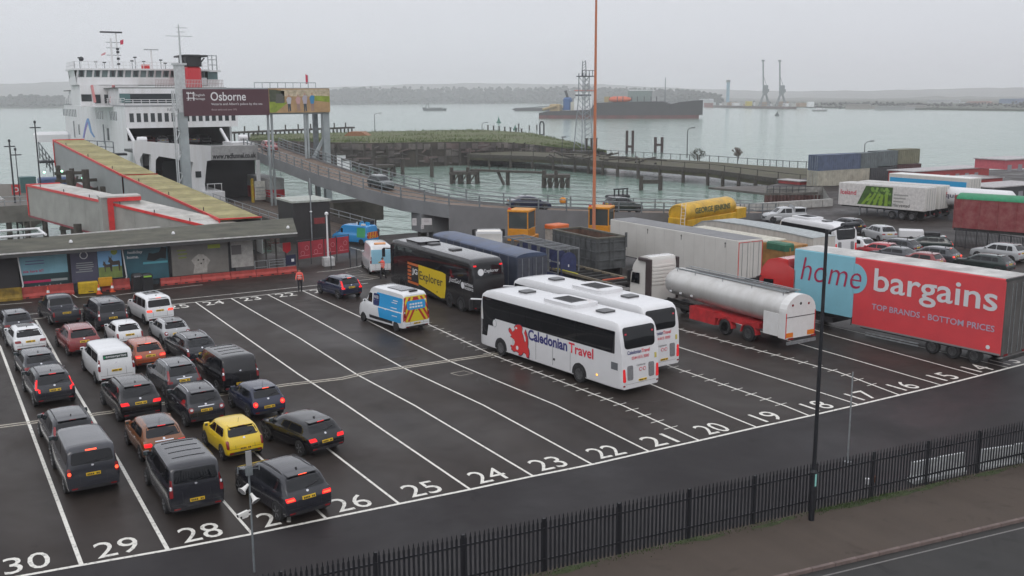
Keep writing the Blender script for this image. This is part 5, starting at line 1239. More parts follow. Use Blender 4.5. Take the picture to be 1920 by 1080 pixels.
for i, x_ in enumerate((621, 657, 669)):
    q_ = thing('bollard_post', ['dark post right beside the white camera cabinet','dark post at the end of the red banners','dark post on the berth road kerb'][i], 'post', gp(x_, 504-i*2.5), 0, 'dark gate posts'); MB().tube((0,0,0), (0,0,1.5), .05, n=8).build('shaft', DARKSTEEL, q_); MB().lathe([(.06,1.5),(.03,1.56)], 8).build('cap', DARKSTEEL, q_)
# --- covered gangways
def gangway(name, label, left, wv, h, side, roofm, trim, npan):
    """left: list of points of the near upper edge from far to near; wv: width vector; h: height"""
    t = thing(name, label, 'gangway'); wv = Vector(wv)
    for k, (A, Bp) in enumerate(zip(left, left[1:])):
        A = Vector(A); Bp = Vector(Bp); L_ = (Bp-A).length; d = (Bp-A)/L_; dn = Vector((0,0,-h))
        n_ = max(2, int(L_/npan))
        for i in range(n_):
            a_ = A+d*L_*i/n_+d*.02; c_ = A+d*L_*(i+1)/n_-d*.02
            b = MB(); b.add([a_,c_,c_+wv,a_+wv,a_+Vector((0,0,-.1)),c_+Vector((0,0,-.1)),c_+wv+Vector((0,0,-.1)),a_+wv+Vector((0,0,-.1))], [(0,1,2,3),(7,6,5,4),(0,4,5,1),(1,5,6,2),(2,6,7,3),(3,7,4,0)])
            b.build('roof_panel', roofm[(i*7+k*3)%len(roofm)], t)
        m_ = max(2, int(L_/4))
        for i in range(m_):
            a_ = A+d*L_*i/m_+d*.015+Vector((0,0,-.1)); c_ = A+d*L_*(i+1)/m_-d*.015+Vector((0,0,-.1))
            for off, nm in ((Vector((0,0,0)),'side_panel'),(wv,'far_side_panel')):
                b = MB(); o2 = off.normalized()*-.08 if off.length else wv.normalized()*.08
                b.add([a_+off,c_+off,c_+off+dn,a_+off+dn,a_+off+o2,c_+off+o2,c_+off+o2+dn,a_+off+o2+dn], [(0,1,2,3),(7,6,5,4),(0,4,5,1),(1,5,6,2),(2,6,7,3),(3,7,4,0)]); b.build(nm, side, t)
        MB().beam(A-wv.normalized()*.05, Bp-wv.normalized()*.05, .14, .26).build('roof_edge', trim, t); MB().beam(A+dn-wv.normalized()*.05+Vector((0,0,-.1)), Bp+dn-wv.normalized()*.05+Vector((0,0,-.1)), .12, .16).build('floor_edge', M('dark_red_edge', (.2,.02,.03), .5), t)
        b = MB(); a_ = A+dn; c_ = Bp+dn; b.add([a_,c_,c_+wv,a_+wv,a_+Vector((0,0,-.2)),c_+Vector((0,0,-.2)),c_+wv+Vector((0,0,-.2)),a_+wv+Vector((0,0,-.2))], [(0,1,2,3),(7,6,5,4),(0,4,5,1),(1,5,6,2),(2,6,7,3),(3,7,4,0)]); b.build('floor', DARKSTEEL, t)
        for P_ in (A, Bp): MB().beam(P_-wv.normalized()*.06, P_-wv.normalized()*.06+dn, .3, .1).build('portal_post', trim, t); MB().beam(P_+Vector((0,0,.05)), P_+wv+Vector((0,0,.05)), .22, .12).build('portal_head', trim, t)
        for i in range(3):
            q_ = A+d*L_*(i+.5)/3+wv*.08; MB().tube(q_, q_+Vector((0,0,.35)), .05, n=6).build('roof_stub', DARKSTEEL, t)
    return t
OL = [M('olive_roof_%d' % i, c_, .7, noi=.3, nscale=.8) for i, c_ in enumerate([(.27,.24,.10),(.31,.27,.12),(.25,.22,.09),(.34,.30,.14)])]
SIDE = M('gangway_grey', (.30,.31,.31), .5, noi=.15, nscale=.4)
t = gangway('covered_gangway', 'long sloping covered gangway with olive roof and red edges', [py(100,263,125), py(230,329,98), py(412,412,66)], (4.1,-.3,0), 3.7, SIDE, OL, REDTRIM, 2.2)
for x_, y_ in ((150,318),(185,350),(120,320)):
    q_ = py(x_, y_, 105); MB().tube((q_.x+.6,q_.y,q_.z), (q_.x+.6,q_.y,WATER-1), .45, n=10).build('trestle_leg', TIMBER, t)
rebase(t, py(400,430,66))
WR = [M('pale_roof_%d' % i, c_, .6, noi=.3, nscale=.8) for i, c_ in enumerate([(.45,.44,.40),(.5,.49,.46),(.42,.41,.38)])]
t = gangway('covered_gangway', 'lower covered gangway with pale roof and thick red portal', [py(50,347,96), py(188,377,76), py(385,424,65)], (3.6,.4,0), 3.5, M('gangway_pale', (.30,.29,.27), .55, noi=.2, nscale=.5), WR, REDTRIM, 2.6)
q_ = py(200,372,75.5); B('portal_box', M('gangway_pale', (.30,.29,.27)), t, q_.x-.7, q_.x+3.0, 74.4, 76.4, q_.z-3.7, q_.z+.15); B('portal_lid', WR[1], t, q_.x-.8, q_.x+3.1, 74.3, 76.5, q_.z+.15, q_.z+.3)
B('portal_red_post', REDTRIM, t, q_.x-.15, q_.x+.4, 74.25, 74.4, q_.z-3.7, q_.z); B('portal_red_head', REDTRIM, t, q_.x-.1, q_.x+3.1, 74.22, 74.39, q_.z-.25, q_.z+.14)
for x_ in (145,170): q_ = py(x_,420,80); MB().tube((q_.x,q_.y,q_.z), (q_.x,q_.y,WATER-1), .4, n=10).build('support_pile', TIMBER, t)
rebase(t, py(200,430,66))
# landing pontoon at the left
t = thing('landing_pontoon', 'floating timber pontoon with white rails at the left edge', 'pontoon')
PD = M('pontoon_deck', (.12,.105,.085), .8, noi=.4, nscale=1.5)
pts = [gp(-60,372,-2.8), gp(-60,345,-2.8), gp(60,345,-2.8), gp(80,398,-2.8), gp(58,415,-2.8), gp(10,392,-2.8)]
slab(pts, -4.6, -2.8).build('deck', PD, t)
for (xa,ya),(xb,yb) in (((2,385),(38,403)),((40,405),(55,412)),((-20,372),(4,384)),((60,398),(75,402))):
    a_, c_ = gp(xa,ya,-2.8), gp(xb,yb,-2.8)
    for k in range(4): q_ = a_+(c_-a_)*k/3; MB().tube(q_, q_+Vector((0,0,1.3)), .06, n=6).build('rail_post', CLEAN, t)
    for z in (.65,1.3): MB().tube(a_+Vector((0,0,z)), c_+Vector((0,0,z)), .05, n=6).build('rail_bar', CLEAN, t)
for x_, y_ in ((14,397),(27,405),(40,413)): MB().lathe([(.35,-.2),(.55,-.12),(.6,0),(.55,.12),(.35,.2)], 14, 'y', gp(x_,y_,-3.3)).build('tyre_fender', RUBBER, t)
B('green_kiosk', M('kiosk_green', (.05,.13,.13), .5, noi=.2), t, *(lambda a_, c_: (a_.x, c_.x, a_.y, a_.y+3, -2.8, .2))(gp(40,362,-2.8), gp(72,362,-2.8))); 
a_ = gp(40,362,-2.8); B('kiosk_sign', CLEAN, t, a_.x+1.2, a_.x+2.4, a_.y-.03, a_.y-.002, -1.6, -1.1)
a_ = gp(75,352,-2.8); B('blue_cover', M('cover_blue', (.05,.09,.2), .5, noi=.3), t, a_.x, a_.x+5.5, a_.y, a_.y+4, -2.8, -.9, .3)
a_ = gp(30,378,-2.8); lb = B('lifebuoy_panel', M('lifebuoy_red', (.5,.03,.03), .5), t, a_.x-.5, a_.x+.9, a_.y, a_.y+.08, -1.6, .2); flat('lifebuoy_ring', CLEAN, lb, arc(0,0,.42,0,360,16)+list(reversed(arc(0,0,.28,0,360,16))), (a_.x+.2, a_.y-.01, -.7), (1,0,0), (0,0,1))
rebase(t, gp(20,380,-2.8))
for i, (x_, y0, y1, r_) in enumerate(((25,315,267,.14),(35,318,283,.08),(71,265,232,.12))):
    Yd = 120; a_, c_ = py(x_,y0+30,Yd), py(x_,y1,Yd)
    q_ = thing('signal_mast', ['tall thin mast with crossbar on the left dolphin','short slim mast beside the tall mast','mast at the far end of the olive gangway'][i], 'mast', (a_.x, a_.y, WATER)); MB().tube((0,0,-1), (0,0,c_.z-WATER), r_, r_*.7, n=8).build('pole', DARKSTEEL, q_); B('crossbar', DARKSTEEL, q_, -.7, .7, -.05, .05, c_.z-WATER-.6, c_.z-WATER-.45); MB().lathe([(.05,0),(.16,.1),(.16,.35),(.05,.45)], 8, c=(0,0,c_.z-WATER)).build('lamp', DARKSTEEL, q_)
t = thing('mooring_dolphin', 'concrete and timber dolphin with railings behind the pale gangway', 'dolphin')
a_ = py(10,322,118); c_ = py(72,322,118); B('cap', M('dolphin_cap', (.14,.13,.115), .8, noi=.4, nscale=.5), t, a_.x-3, c_.x, 116, 126, -1.2, 1.0)
for i in range(7): MB().tube((a_.x-2.5+i*2.2,116.5,-1.2), (a_.x-2.5+i*2.2,116.5,WATER-1), .35, n=8).build('pile', TIMBER, t)
for i in range(8): MB().tube((a_.x-2.5+i*1.9,116.3,1), (a_.x-2.5+i*1.9,116.3,2.2), .05, n=6).build('rail_post', GALV, t)
for z in (1.6,2.2): MB().tube((a_.x-2.5,116.3,z), (a_.x+10.8,116.3,z), .045, n=6).build('rail_bar', GALV, t)
rebase(t, (a_.x,121,WATER))
# timber trestle under the olive gangway with signal lights
t = thing('timber_trestle', 'dark timber trestle with small green signal lights under the olive gangway', 'trestle')
a_ = py(110,330,108)
for i in range(9):
    xx = a_.x+i*1.6; MB().tube((xx,108,WATER-1), (xx,108,6.6-i*.42), .3, n=8).build('pile', TIMBER, t)
for z in (-1.5, .6, 2.2, 3.4, 4.6, 5.6): MB().beam((a_.x-.5,107.7,z), (a_.x+13.5-max(0,z)*1.9,107.7,z), .25,.4).build('waling', TIMBER, t)
for i in range(4): MB().beam((a_.x+i*2.6,107.6,-.5), (a_.x+i*2.6+2.2,107.6,5.2-i*1.1), .25).build('brace', TIMBER, t)
GL = M('signal_green', (.5,1,.7), .3, emit=2.2, ecol=(.45,1,.7))
for x_, y_ in ((83,323),(116,321),(155,334)): q_ = py(x_,y_,107); MB().lathe([(.05,-.15),(.15,-.08),(.15,.08),(.05,.15)], 10, 'y', q_).build('signal_light', GL, t)
rebase(t, (a_.x,108,WATER))

# --- the ferry
t = thing('car_ferry', 'white car ferry with red and black funnel and open bow', 'ferry')
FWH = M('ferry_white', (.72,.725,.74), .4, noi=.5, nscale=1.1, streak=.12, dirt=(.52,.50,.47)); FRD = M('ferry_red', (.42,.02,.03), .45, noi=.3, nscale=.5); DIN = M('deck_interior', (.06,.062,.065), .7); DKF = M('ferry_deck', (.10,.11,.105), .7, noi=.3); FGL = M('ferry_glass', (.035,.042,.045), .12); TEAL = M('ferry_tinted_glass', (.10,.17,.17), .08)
X0, X1, YB_, YF = 22.3, 39.4, 112., 130.
# hull
hb = MB().prism([(YF-6,-5),(200,-5),(201.5,2.0),(YF-6,2.0)], 'x', X0+.4, X1-.4).build('hull', FRD, t)
B('hull_side', FWH, t, X0+.02, X0+.5, YF-8, 201.5, -1.8, 8.0); B('hull_side', FWH, t, X1-.5, X1-.02, YF-8, 201.5, -1.8, 8.0)
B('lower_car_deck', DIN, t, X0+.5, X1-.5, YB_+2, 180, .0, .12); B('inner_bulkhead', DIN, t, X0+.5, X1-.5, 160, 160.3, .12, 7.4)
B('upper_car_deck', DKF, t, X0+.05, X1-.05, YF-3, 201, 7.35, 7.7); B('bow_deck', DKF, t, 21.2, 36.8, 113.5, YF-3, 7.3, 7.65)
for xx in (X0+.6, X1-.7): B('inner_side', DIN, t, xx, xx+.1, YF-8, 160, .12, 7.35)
# bow: pillars and parapet
def yq(x0, x1, y0, y1, Y, nm, mat, th=.5):
    a_, c_ = py(x0, y1, Y), py(x1, y0, Y); return B(nm, mat, t, min(a_.x,c_.x), max(a_.x,c_.x), Y, Y+th, min(a_.z,c_.z), max(a_.z,c_.z))
pl = [py(*p, 113.2) for p in ((252,264),(350,271),(398,274),(398,300),(388,302),(384,345),(386,362),(362,362),(356,350),(362,304),(345,301),(298,293),(292,300),(292,345),(283,345),(283,290),(268,287),(262,300),(270,330),(262,330),(252,292))]
MB().prism([(p.x,p.z) for p in pl], 'y', 113.2, 114.4).build('bow_frame', FWH, t)
q0, q1 = py(397,273,112.6), py(484,273,112.6)
vis = MB(); a_, b_, c_, e_ = py(397,274,112.9), py(484,272,112.9), py(484,300,112.9), py(397,300,112.9)
vis.add([(a_.x,112.9,a_.z),(b_.x,112.9,b_.z),(c_.x,112.9,c_.z),(e_.x,112.9,e_.z),(a_.x,114.5,a_.z),(b_.x,114.5,b_.z),(c_.x,114.5,c_.z),(e_.x,114.5,e_.z)], [(0,1,2,3),(7,6,5,4),(0,4,5,1),(1,5,6,2),(2,6,7,3),(3,7,4,0)])
vi = vis.build('bow_visor', M('visor_grey', (.36,.355,.35), .5, noi=.2), t)
tl = py(397.5,300,112.88); text('visor_lettering', 'www.redfunnel.co.uk', INK, vi, (tl.x+.1, 112.87, tl.z+.12), (1,0,0), (0,0,1), w=(py(482,300,112.88).x-tl.x-.2), h=.78, bold=.03)
yq(367, 377, 321, 333, 113.12, 'bow_window', FGL, .06)
# port and starboard bow blocks beside the ramp
for (xa, xb, ya, yb, yr_) in ((384,423,360,400,383),(500,534,335,396,356)):
    a_, c_ = py(xa,ya,111), py(xb,yb,111); zr = py(xa,yr_,111).z
    B('bow_block', FWH if xa < 400 else M('visor_grey', (.36,.355,.35)), t, a_.x, c_.x, 110.6, 125, zr, a_.z, .06); B('bow_block_red', FRD, t, a_.x, c_.x, 110.6, 125, -4.6, zr)
    for k in range(3):
        xx = a_.x+.4+k*(c_.x-a_.x-.8)/2; MB().tube((xx,110.8,a_.z), (xx,110.8,a_.z+1.1), .05, n=6).build('bow_rail_post', FWH, t)
    MB().tube((a_.x+.3,110.8,a_.z+1.1), (c_.x-.3,110.8,a_.z+1.1), .05, n=6).build('bow_rail', FWH, t)
a_, c_ = py(477,340,109.5), py(498,374,109.5); B('boarding_door', M('door_cream', (.5,.49,.45), .5, noi=.25), t, a_.x, c_.x, 109.4, 109.6, c_.z, a_.z)
for k in range(4): B('door_rail', GALV, t, a_.x+.1, c_.x-.1, 109.3, 109.39, c_.z+.25+k*.5, c_.z+.33+k*.5)
a_, c_ = py(470,335,110), py(477,385,110); B('yellow_edge', M('edge_yellow', (.4,.27,.02), .5, noi=.4), t, a_.x, c_.x, 109.8, 110.2, c_.z, a_.z)
yq(483, 487, 300, 345, 111.5, 'visor_ram', FWH, .4)
yq(418, 484, 390, 410, 112.5, 'ramp_mouth', DKF, .3)
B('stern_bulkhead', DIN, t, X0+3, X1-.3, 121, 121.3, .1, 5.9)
# accommodation block
B('accommodation', FWH, t, X0, X1, YF, 199, 10.55, 13.85)
for xx in (X0, X1-.35): B('deck_side_wall', FWH, t, xx, xx+.35, YF+4, 199, 7.7, 10.55)
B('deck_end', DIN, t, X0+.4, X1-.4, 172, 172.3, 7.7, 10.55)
for i in range(16):
    if i == 8: pass
    xx = X0+.55+i*1.035
    w_ = B('saloon_window', FGL, t, xx, xx+.62, YF-.03, YF+.05, 11.5, 12.8)
    B('window_rim', M('rim_grey', (.3,.31,.32), .5), w_, xx-.05, xx+.67, YF-.015, YF-.004, 11.44, 11.5)
text('ferry_name', 'RED FUNNEL', M('name_grey', (.25,.25,.26), .5), t, (py(314,212,YF).x, YF-.02, 13.05), (1,0,0), (0,0,1), w=4.5, h=.45, bold=.01)
B('deck_edge', M('deck_edge_grey', (.3,.31,.32), .5), t, X0-.1, X1+.1, YF-.1, 199.1, 13.86, 14.0)
# props by the upper deck mouth
for x_, s_ in ((240,1),(416,1)):
    a_ = py(x_,242,YF-1); c_ = py(x_+12,265,YF-3); MB().beam((a_.x,YF-.2,a_.z), (c_.x,YF-3,c_.z-.2), .35).build('deck_brace', FWH, t)
B('deck_wing', FWH, t, X0-.05, X0+2.2, YF-6, YF+4, 5.2, 8.6); B('deck_wing', FWH, t, X1-3.2, X1+.1, YF-8, YF-2, 5.4, 8.3)
for xx, yy in ((X0+.9,YF-6.4),(X1-1.5,YF-7.6)):
    for k in range(2): MB().lathe([(.1,-.75),(.42,-.65),(.46,0),(.42,.65),(.1,.75)], 12, 'x', (xx+k*.2, yy+k*1.0, 9.0)).build('life_raft', CLEAN, t, smooth=40)
# port side details: louvres, door, swoosh, ladders
def side(x, y): return px(x, y, X0-.03)
for xa, xb, ya, yb, n_ in ((118,145,209,224,9),(180,195,212,228,4),(205,221,213,231,5)):
    a_, c_ = side(xa,ya), side(xb,yb)
    for i in range(n_):
        y0 = a_.y+(c_.y-a_.y)*i/n_; y1 = y0+(c_.y-a_.y)/n_*.55; B('side_louvre', FGL, t, X0-.04, X0+.02, min(y0,y1), max(y0,y1), 11.6, 13.0)
B('port_side', FWH, t, X0-.02, X0+.05, YF, 199, 2, 10.6)
for xa, ya, yb in ((148,238,252),(202,241,262)):
    a_, c_ = side(xa,ya), side(xa,yb); B('side_door', FGL, t, X0-.06, X0-.021, a_.y-.9, a_.y+.9, 8.2, 10.2)
SW = M('swoosh_blue', (.06,.22,.5), .4); SW2 = M('swoosh_violet', (.14,.1,.42), .4)
def swoosh(ptsx, nm, mat, dx):
    v_ = [px(x_, y_, X0-.05) for x_, y_ in ptsx]; n_ = len(v_); b = MB(); b.add([(X0-.05-dx,p.y,p.z) for p in v_]+[(X0-.025,p.y,p.z) for p in v_], [tuple(range(n_)), tuple(reversed(range(n_,2*n_)))]+[(i,i+n_,(i+1)%n_+n_,(i+1)%n_) for i in range(n_)]); b.build(nm, mat, t)
swoosh([(155,258),(157,246),(160,232),(163,222),(166,222),(169,232),(172,246),(178,257),(176,258),(169,248),(166,236),(164.5,229),(162,238),(159,250),(157,259)], 'swoosh_emblem', SW, .01)
swoosh([(156,258),(158,244),(161,234),(163.5,228),(165,230),(162,240),(159.5,250),(158,259)], 'swoosh_shade', SW2, .02)
# lifeboat davit area on the port quarter
a_ = py(108,253,170); B('rescue_boat', CLEAN, t, a_.x-4, a_.x+2, 168, 172, a_.z-1.2, a_.z+.6, .5)
for x_ in (195, 140): a_ = px(x_, 252, X0-.4); MB().tube((X0-.4,a_.y,7.5), (X0-.4,a_.y,10.8), .12, n=8).build('side_pole', GALV, t)
# upper tier
B('upper_house', FWH, t, X0+.3, X1-.4, 136, 192, 14.0, 16.6); 
a_, c_ = py(232,177,135.9), py(345,190,135.9); B('lounge_glass', FGL, t, a_.x, X1-.8, 135.92, 136.0, c_.z-.25, a_.z+.1)
a_, c_ = py(143,177,150), py(165,190,150); B('wing_house', FWH, t, 18.8, 21.8, 149, 160, 13.9, 17.3); B('wing_glass', FGL, t, 18.9, 21.6, 148.94, 149.0, c_.z, a_.z)
a_ = py(215,177,140); B('house_glass', TEAL, t, a_.x, a_.x+1.6, 135.9, 135.98, 14.4, 15.8)
for x_ in (178,196,212): a_ = py(x_,190,146); B('house_window', FGL, t, a_.x, a_.x+.9, 145.9, 146, 14.3, 15.7)
B('port_house', FWH, t, 20.5, 27.5, 146.02, 160, 13.9, 17.2)
for (xa,ya,xb,yb) in ((172,160,178,192),(208,192,213,160)): MB().beam(py(xa,ya,144), py(xb,yb,143), .35).build('red_stair', M('stair_pink', (.5,.2,.2), .5), t)
B('life_raft_deck', FWH, t, 17.5, 24, 140, 150, 13.7, 13.95); B('upper_deck', DKF, t, X0-.3, X1, 136, 195, 16.6, 16.75)
# railings on deck edges
def rail(nm, a_, c_, z0, h, n_, mat=FWH, bars_=3, r=.05):
    a_ = Vector(a_); c_ = Vector(c_); m_ = MB()
    for i in range(n_+1): q_ = a_+(c_-a_)*i/n_; MB().tube((q_.x,q_.y,z0), (q_.x,q_.y,z0+h), r, n=5).build(nm+'_post', mat, t)
    for k in range(bars_): z = z0+h*(k+1)/bars_; MB().tube((a_.x,a_.y,z), (c_.x,c_.y,z), r*.8, n=5).build(nm+'_bar', mat, t)
rail('deck_rail', (X0,YF,0), (X0,196,0), 13.95, 1.1, 22); rail('deck_rail', (X0,YF,0), (X1,YF,0), 13.95, .9, 14)
rail('house_rail', (X0+6,136.2,0), (X1-.4,136.2,0), 16.75, 1.2, 44, M('rail_pink_grey', (.45,.38,.38), .5), 2, .05)
# bridge with wings
zb0, zb1, zb2 = 17.3, 18.55, 19.7
out = [(18.4,151),(18.6,149.4),(24.5,148.2),(33,147.6),(39.8,149.4),(40,151),(40,158),(18.4,158)]
slab(out, zb0, zb1).build('bridge_lower', FWH, t); slab([(p[0]+(.25 if p[0] < 30 else -.25), p[1]+.2) for p in out], zb1, zb2).build('bridge_glass', M('bridge_glazing', (.16,.22,.22), .1), t); slab([(p[0]-(.5 if p[0] < 30 else -.5), p[1]-.5) for p in out], zb2, zb2+.28).build('bridge_roof', FWH, t)
k = 0
for (pa, pb, n_) in ((out[1], out[2], 5), (out[2], out[3], 7), (out[3], out[4], 5)):
    for i in range(n_):
        u_ = i/n_; xx = pa[0]+(pb[0]-pa[0])*u_; yy = pa[1]+(pb[1]-pa[1])*u_; MB().beam((xx,yy+.1,zb1), (xx+.12,yy-.25,zb2), .28,.16).build('bridge_mullion', FWH, t)
        if i % 2 == 0: B('bridge_pane', FGL, t, xx+.5, xx+.95, yy+.02, yy+.12, zb1+.15, zb2-.1)
MB().prism([(18.5,17.3),(18.4,19.7),(18.2,19.7),(18.9,16.9),(20.5,16.9),(20.5,17.3)], 'y', 149.5, 157).build('wing_bracket', FWH, t)
rail('bridge_rail', (18.2,148.6,0), (40,148.6,0), zb2+.28, 1.1, 20, FWH, 2); rail('bridge_rail', (18.2,148.6,0), (18.2,158,0), zb2+.28, 1.1, 8, FWH, 2)
# funnel
a_, c_ = py(349,162,142), py(376,125,142); B('funnel_red', M('funnel_red', (.55,.03,.04), .4), t, a_.x, c_.x, 141.5, 147, 16.7, c_.z, .3)
B('funnel_black', BLACK, t, a_.x+.15, c_.x+.1, 141.4, 147.1, c_.z, c_.z+1.95, .2)
B('funnel_cap', BLACK, t, a_.x-.6, c_.x+1.1, 141.2, 147.2, c_.z+1.6, c_.z+1.9, .1)
for k in (-1,1): MB().beam((a_.x+(0 if k < 0 else 1.9), 141.3, c_.z), (a_.x+(-.6 if k < 0 else 3.1), 141.3, c_.z+1.4), .2).build('funnel_stay', BLACK, t)
for i in range(4): MB().tube((a_.x+.4+i*.45,143,c_.z+1.5), (a_.x+.4+i*.45,143,c_.z+2.0), .2, n=8).build('exhaust_pipe', BLACK, t)
B('starboard_wing', FWH, t, 40.1, 42.0, 150, 156, 17.2, 18.3); B('starboard_wing_glass', TEAL, t, 40.2, 41.9, 150.2, 156, 18.3, 19.6); B('starboard_wing_roof', FWH, t, 40.1, 42.4, 149.8, 156.2, 19.6, 19.9)
for xx in (40.3,41,41.8): MB().tube((xx,150,19.9), (xx,150,22.5), .09, n=6).build('wing_rail_post', GALV, t)
for z in (20.8,21.7,22.4): MB().tube((40.3,150,z), (41.8,150,z), .07, n=6).build('wing_rail_bar', GALV, t)
# masts
a_ = py(211,122,151); MB().tube((a_.x,151,19.9), (a_.x,151,25.0), .16, n=8).build('radar_mast', FWH, t); MB().tube((a_.x+1.0,151,19.9), (a_.x+.9,151,25.9), .12, n=8).build('radar_mast', FWH, t); B('radar_scanner', DARKSTEEL, t, a_.x-1.6, a_.x+1.9, 150.8, 151.2, 25.9, 26.15)
for z in (22.2,23.4,24.3): B('mast_yard', GALV, t, a_.x-.8, a_.x+1.5, 150.95, 151.05, z, z+.1)
for z in (20.6,21.5,22.6,23.1): B('mast_fitting', DARKSTEEL, t, a_.x+.75, a_.x+1.2, 150.7, 151, z, z+.35)
flat('flag', M('flag_red', (.55,.05,.1), .6), t, [(0,0),(.5,.1),(.55,.9),(0,.7)], (a_.x+1.5,151,24.0), (1,0,0), (0,0,1), thick=.03); flat('flag', M('flag_pink', (.6,.3,.32), .6), t, [(0,0),(.7,.25),(.75,.65),(.05,.3)], (a_.x-1.7,151,22.1), (1,0,0), (0,0,1), thick=.03)
a_ = py(285,118,151); MB().tube((a_.x,151,19.9), (a_.x-.05,151,23.2), .15, n=8).build('signal_mast', FWH, t); B('signal_yard', GALV, t, a_.x-1.2, a_.x+1.2, 150.9, 151.1, 23.2, 23.35)
for x_, h_ in ((150,1.6),(180,1.0),(196,.9),(248,1.2),(254,1.8),(310,.9),(270,1.1),(302,1.4)):
    a_ = py(x_,124,149.5); MB().tube((a_.x,149.5,19.9), (a_.x,149.5,20+h_), .07, n=6).build('roof_aerial', GALV, t); B('aerial_head', DARKSTEEL, t, a_.x-.25, a_.x+.25, 149.3, 149.7, 20+h_, 20.2+h_)
MB().ico((py(152,108,149.5).x,149.5,21.5), .4, 2).build('radar_ball', DARKSTEEL, t, smooth=60)
B('roof_locker', REDTRIM, t, *(lambda p: (p.x-.5, p.x+.7))(py(272,122,149.2)), 149, 150, 20, 20.7)
rebase(t, (31, 150, WATER))
# cars on the ferry's upper deck
FC = [DK, REDP, SIL, DK2, GR, BK]
for i in range(6):
    o, _ = car('deck_car', ['dark car','red car','silver car','graphite car','mid grey car','black car'][i]+[' leftmost on the ferry upper deck',' second from left on the ferry upper deck',' third from left on the ferry upper deck',' fourth from left on the ferry upper deck',' beside the gantry column on the ferry deck',' furthest right of the cars on the ferry deck'][i], 'car', (24.4+i*1.95+(1.0 if i > 3 else 0), 133.5, 7.7), R(180 if i % 2 else 0), 'hatch', FC[i], group='cars on the ferry upper deck')
    if i % 2: o.location.y += 4
# ------------------------------------------------------------------ gantry sign
t = thing('gantry_sign', 'maroon billboard with a family picture on a tall grey gantry', 'billboard')
YG = 104.
ST = M('gantry_grey', (.3,.33,.34), .5, noi=.25, nscale=.4); STW = M('gantry_pale', (.5,.52,.53), .45, noi=.2)
cxl = py(349,300,YG).x; B('column', ST, t, cxl-.55, cxl+.55, YG, YG+1.1, -4, 13.2)
cu = py(338,140,YG).x; B('upper_column', STW, t, cu-.6, cu+.6, YG, YG+1.0, 13.2, py(338,122,YG).z)
xl = py(336,300,YG).x
for dy in (0,1.0): MB().beam((xl-.15,YG+dy,-4), (xl-.15,YG+dy,16), .14).build('lattice_chord', STW, t)
for i in range(13): MB().beam((xl-.15,YG+.05,-3+i*1.4), (cxl-.5,YG+.05,-3+i*1.4+(1.1 if i % 2 else -.2)), .1).build('lattice_brace', STW, t)
q_ = py(333,45,YG); zt0 = py(338,122,YG).z; MB().tube((q_.x+.2,YG+.5,zt0), (q_.x+.2,YG+.5,q_.z), .16, .07, n=8).build('mast', STW, t)
for y_, w_ in ((68,1.7),(52,1.0),(60,.8)): z = py(333,y_,YG).z; B('mast_yard', STW, t, q_.x+.2-w_*(1 if y_ == 68 else .4), q_.x+.2+w_, YG+.45, YG+.55, z, z+.08)
B('column_cap', STW, t, cu-.85, cu+.9, YG-.1, YG+1.1, zt0, zt0+.25)
zb_, zt_ = py(400,217,YG).z, py(400,167,YG).z; xa, xm, xb = py(343,190,YG).x, py(503,190,YG).x, py(617,190,YG).x
mar = B('maroon_panel', M('maroon_vinyl', (.085,.035,.045), .4, noi=.12, nscale=.3), t, xa, xm, YG-.3, YG-.1, zb_, zt_)
text('headline', 'Osborne', CLEAN, mar, (py(394,187,YG).x, YG-.31, py(394,189,YG).z), (1,0,0), (0,0,1), w=py(460,187,YG).x-py(394,187,YG).x, h=1.15, bold=.01)
text('strapline', "Victoria and Albert's palace by the sea", CLEAN, mar, (py(395,198,YG).x, YG-.31, py(395,198.5,YG).z), (1,0,0), (0,0,1), w=py(491,198,YG).x-py(395,198,YG).x, h=.4)
text('offer_line', 'Book early and save 15%', M('soft_white', (.5,.42,.43), .5), mar, (py(396,208,YG).x, YG-.31, py(396,208,YG).z), (1,0,0), (0,0,1), w=py(443,208,YG).x-py(396,208,YG).x, h=.28)
for k, s_ in enumerate(('English','Heritage')): text('owner_name', s_, CLEAN, mar, (py(363.5,183,YG).x, YG-.31, py(363,181.5+k*7,YG).z), (1,0,0), (0,0,1), w=1.35, h=.38)
lx, lz = py(349,188.5,YG).x, py(349,188.5,YG).z
for k in range(3):
    u_ = .2+k*.32; B('logo_bar', CLEAN, mar, lx+u_, lx+u_+.11, YG-.315, YG-.302, lz, lz+1.1) if k != 1 else None; B('logo_bar', CLEAN, mar, lx, lx+1.05, YG-.32, YG-.316, lz+u_+.04, lz+u_+.15) if k != 1 else None
for k in range(5):
    for dz in (.0, .98): B('logo_notch', CLEAN, mar, lx+.05+k*.22, lx+.13+k*.22, YG-.315, YG-.302, lz+dz, lz+dz+.12) if k in (0,2,4) else None
pic = B('picture_panel', M('photo_path', (.42,.27,.14), .5, noi=.25, nscale=.8), t, xm+.02, xb, YG-.3, YG-.1, py(560,211,YG).z, py(560,166,YG).z)
wz0, wz1 = py(560,211,YG).z, py(560,166,YG).z; pw = xb-xm
LW = M('photo_lawn', (.25,.32,.04), .5, noi=.3, nscale=1.5); PB = M('photo_palace', (.5,.42,.3), .5, noi=.4, nscale=2); PT = M('photo_trees', (.07,.08,.05), .5, noi=.5, nscale=2)
o_ = (xm+.02, YG-.301, wz0); ax_ = ((1,0,0),(0,0,1)); hh = wz1-wz0
flat('picture_trees', PT, pic, [(.05,hh*.45),(pw*.25,hh*.4),(pw*.25,hh*.9),(.05,hh*.97)], o_, *ax_); flat('picture_palace', PB, pic, [(pw*.2,hh*.68),(pw-.1,hh*.66),(pw-.1,hh*.97),(pw*.2,hh*.95)], o_, *ax_)
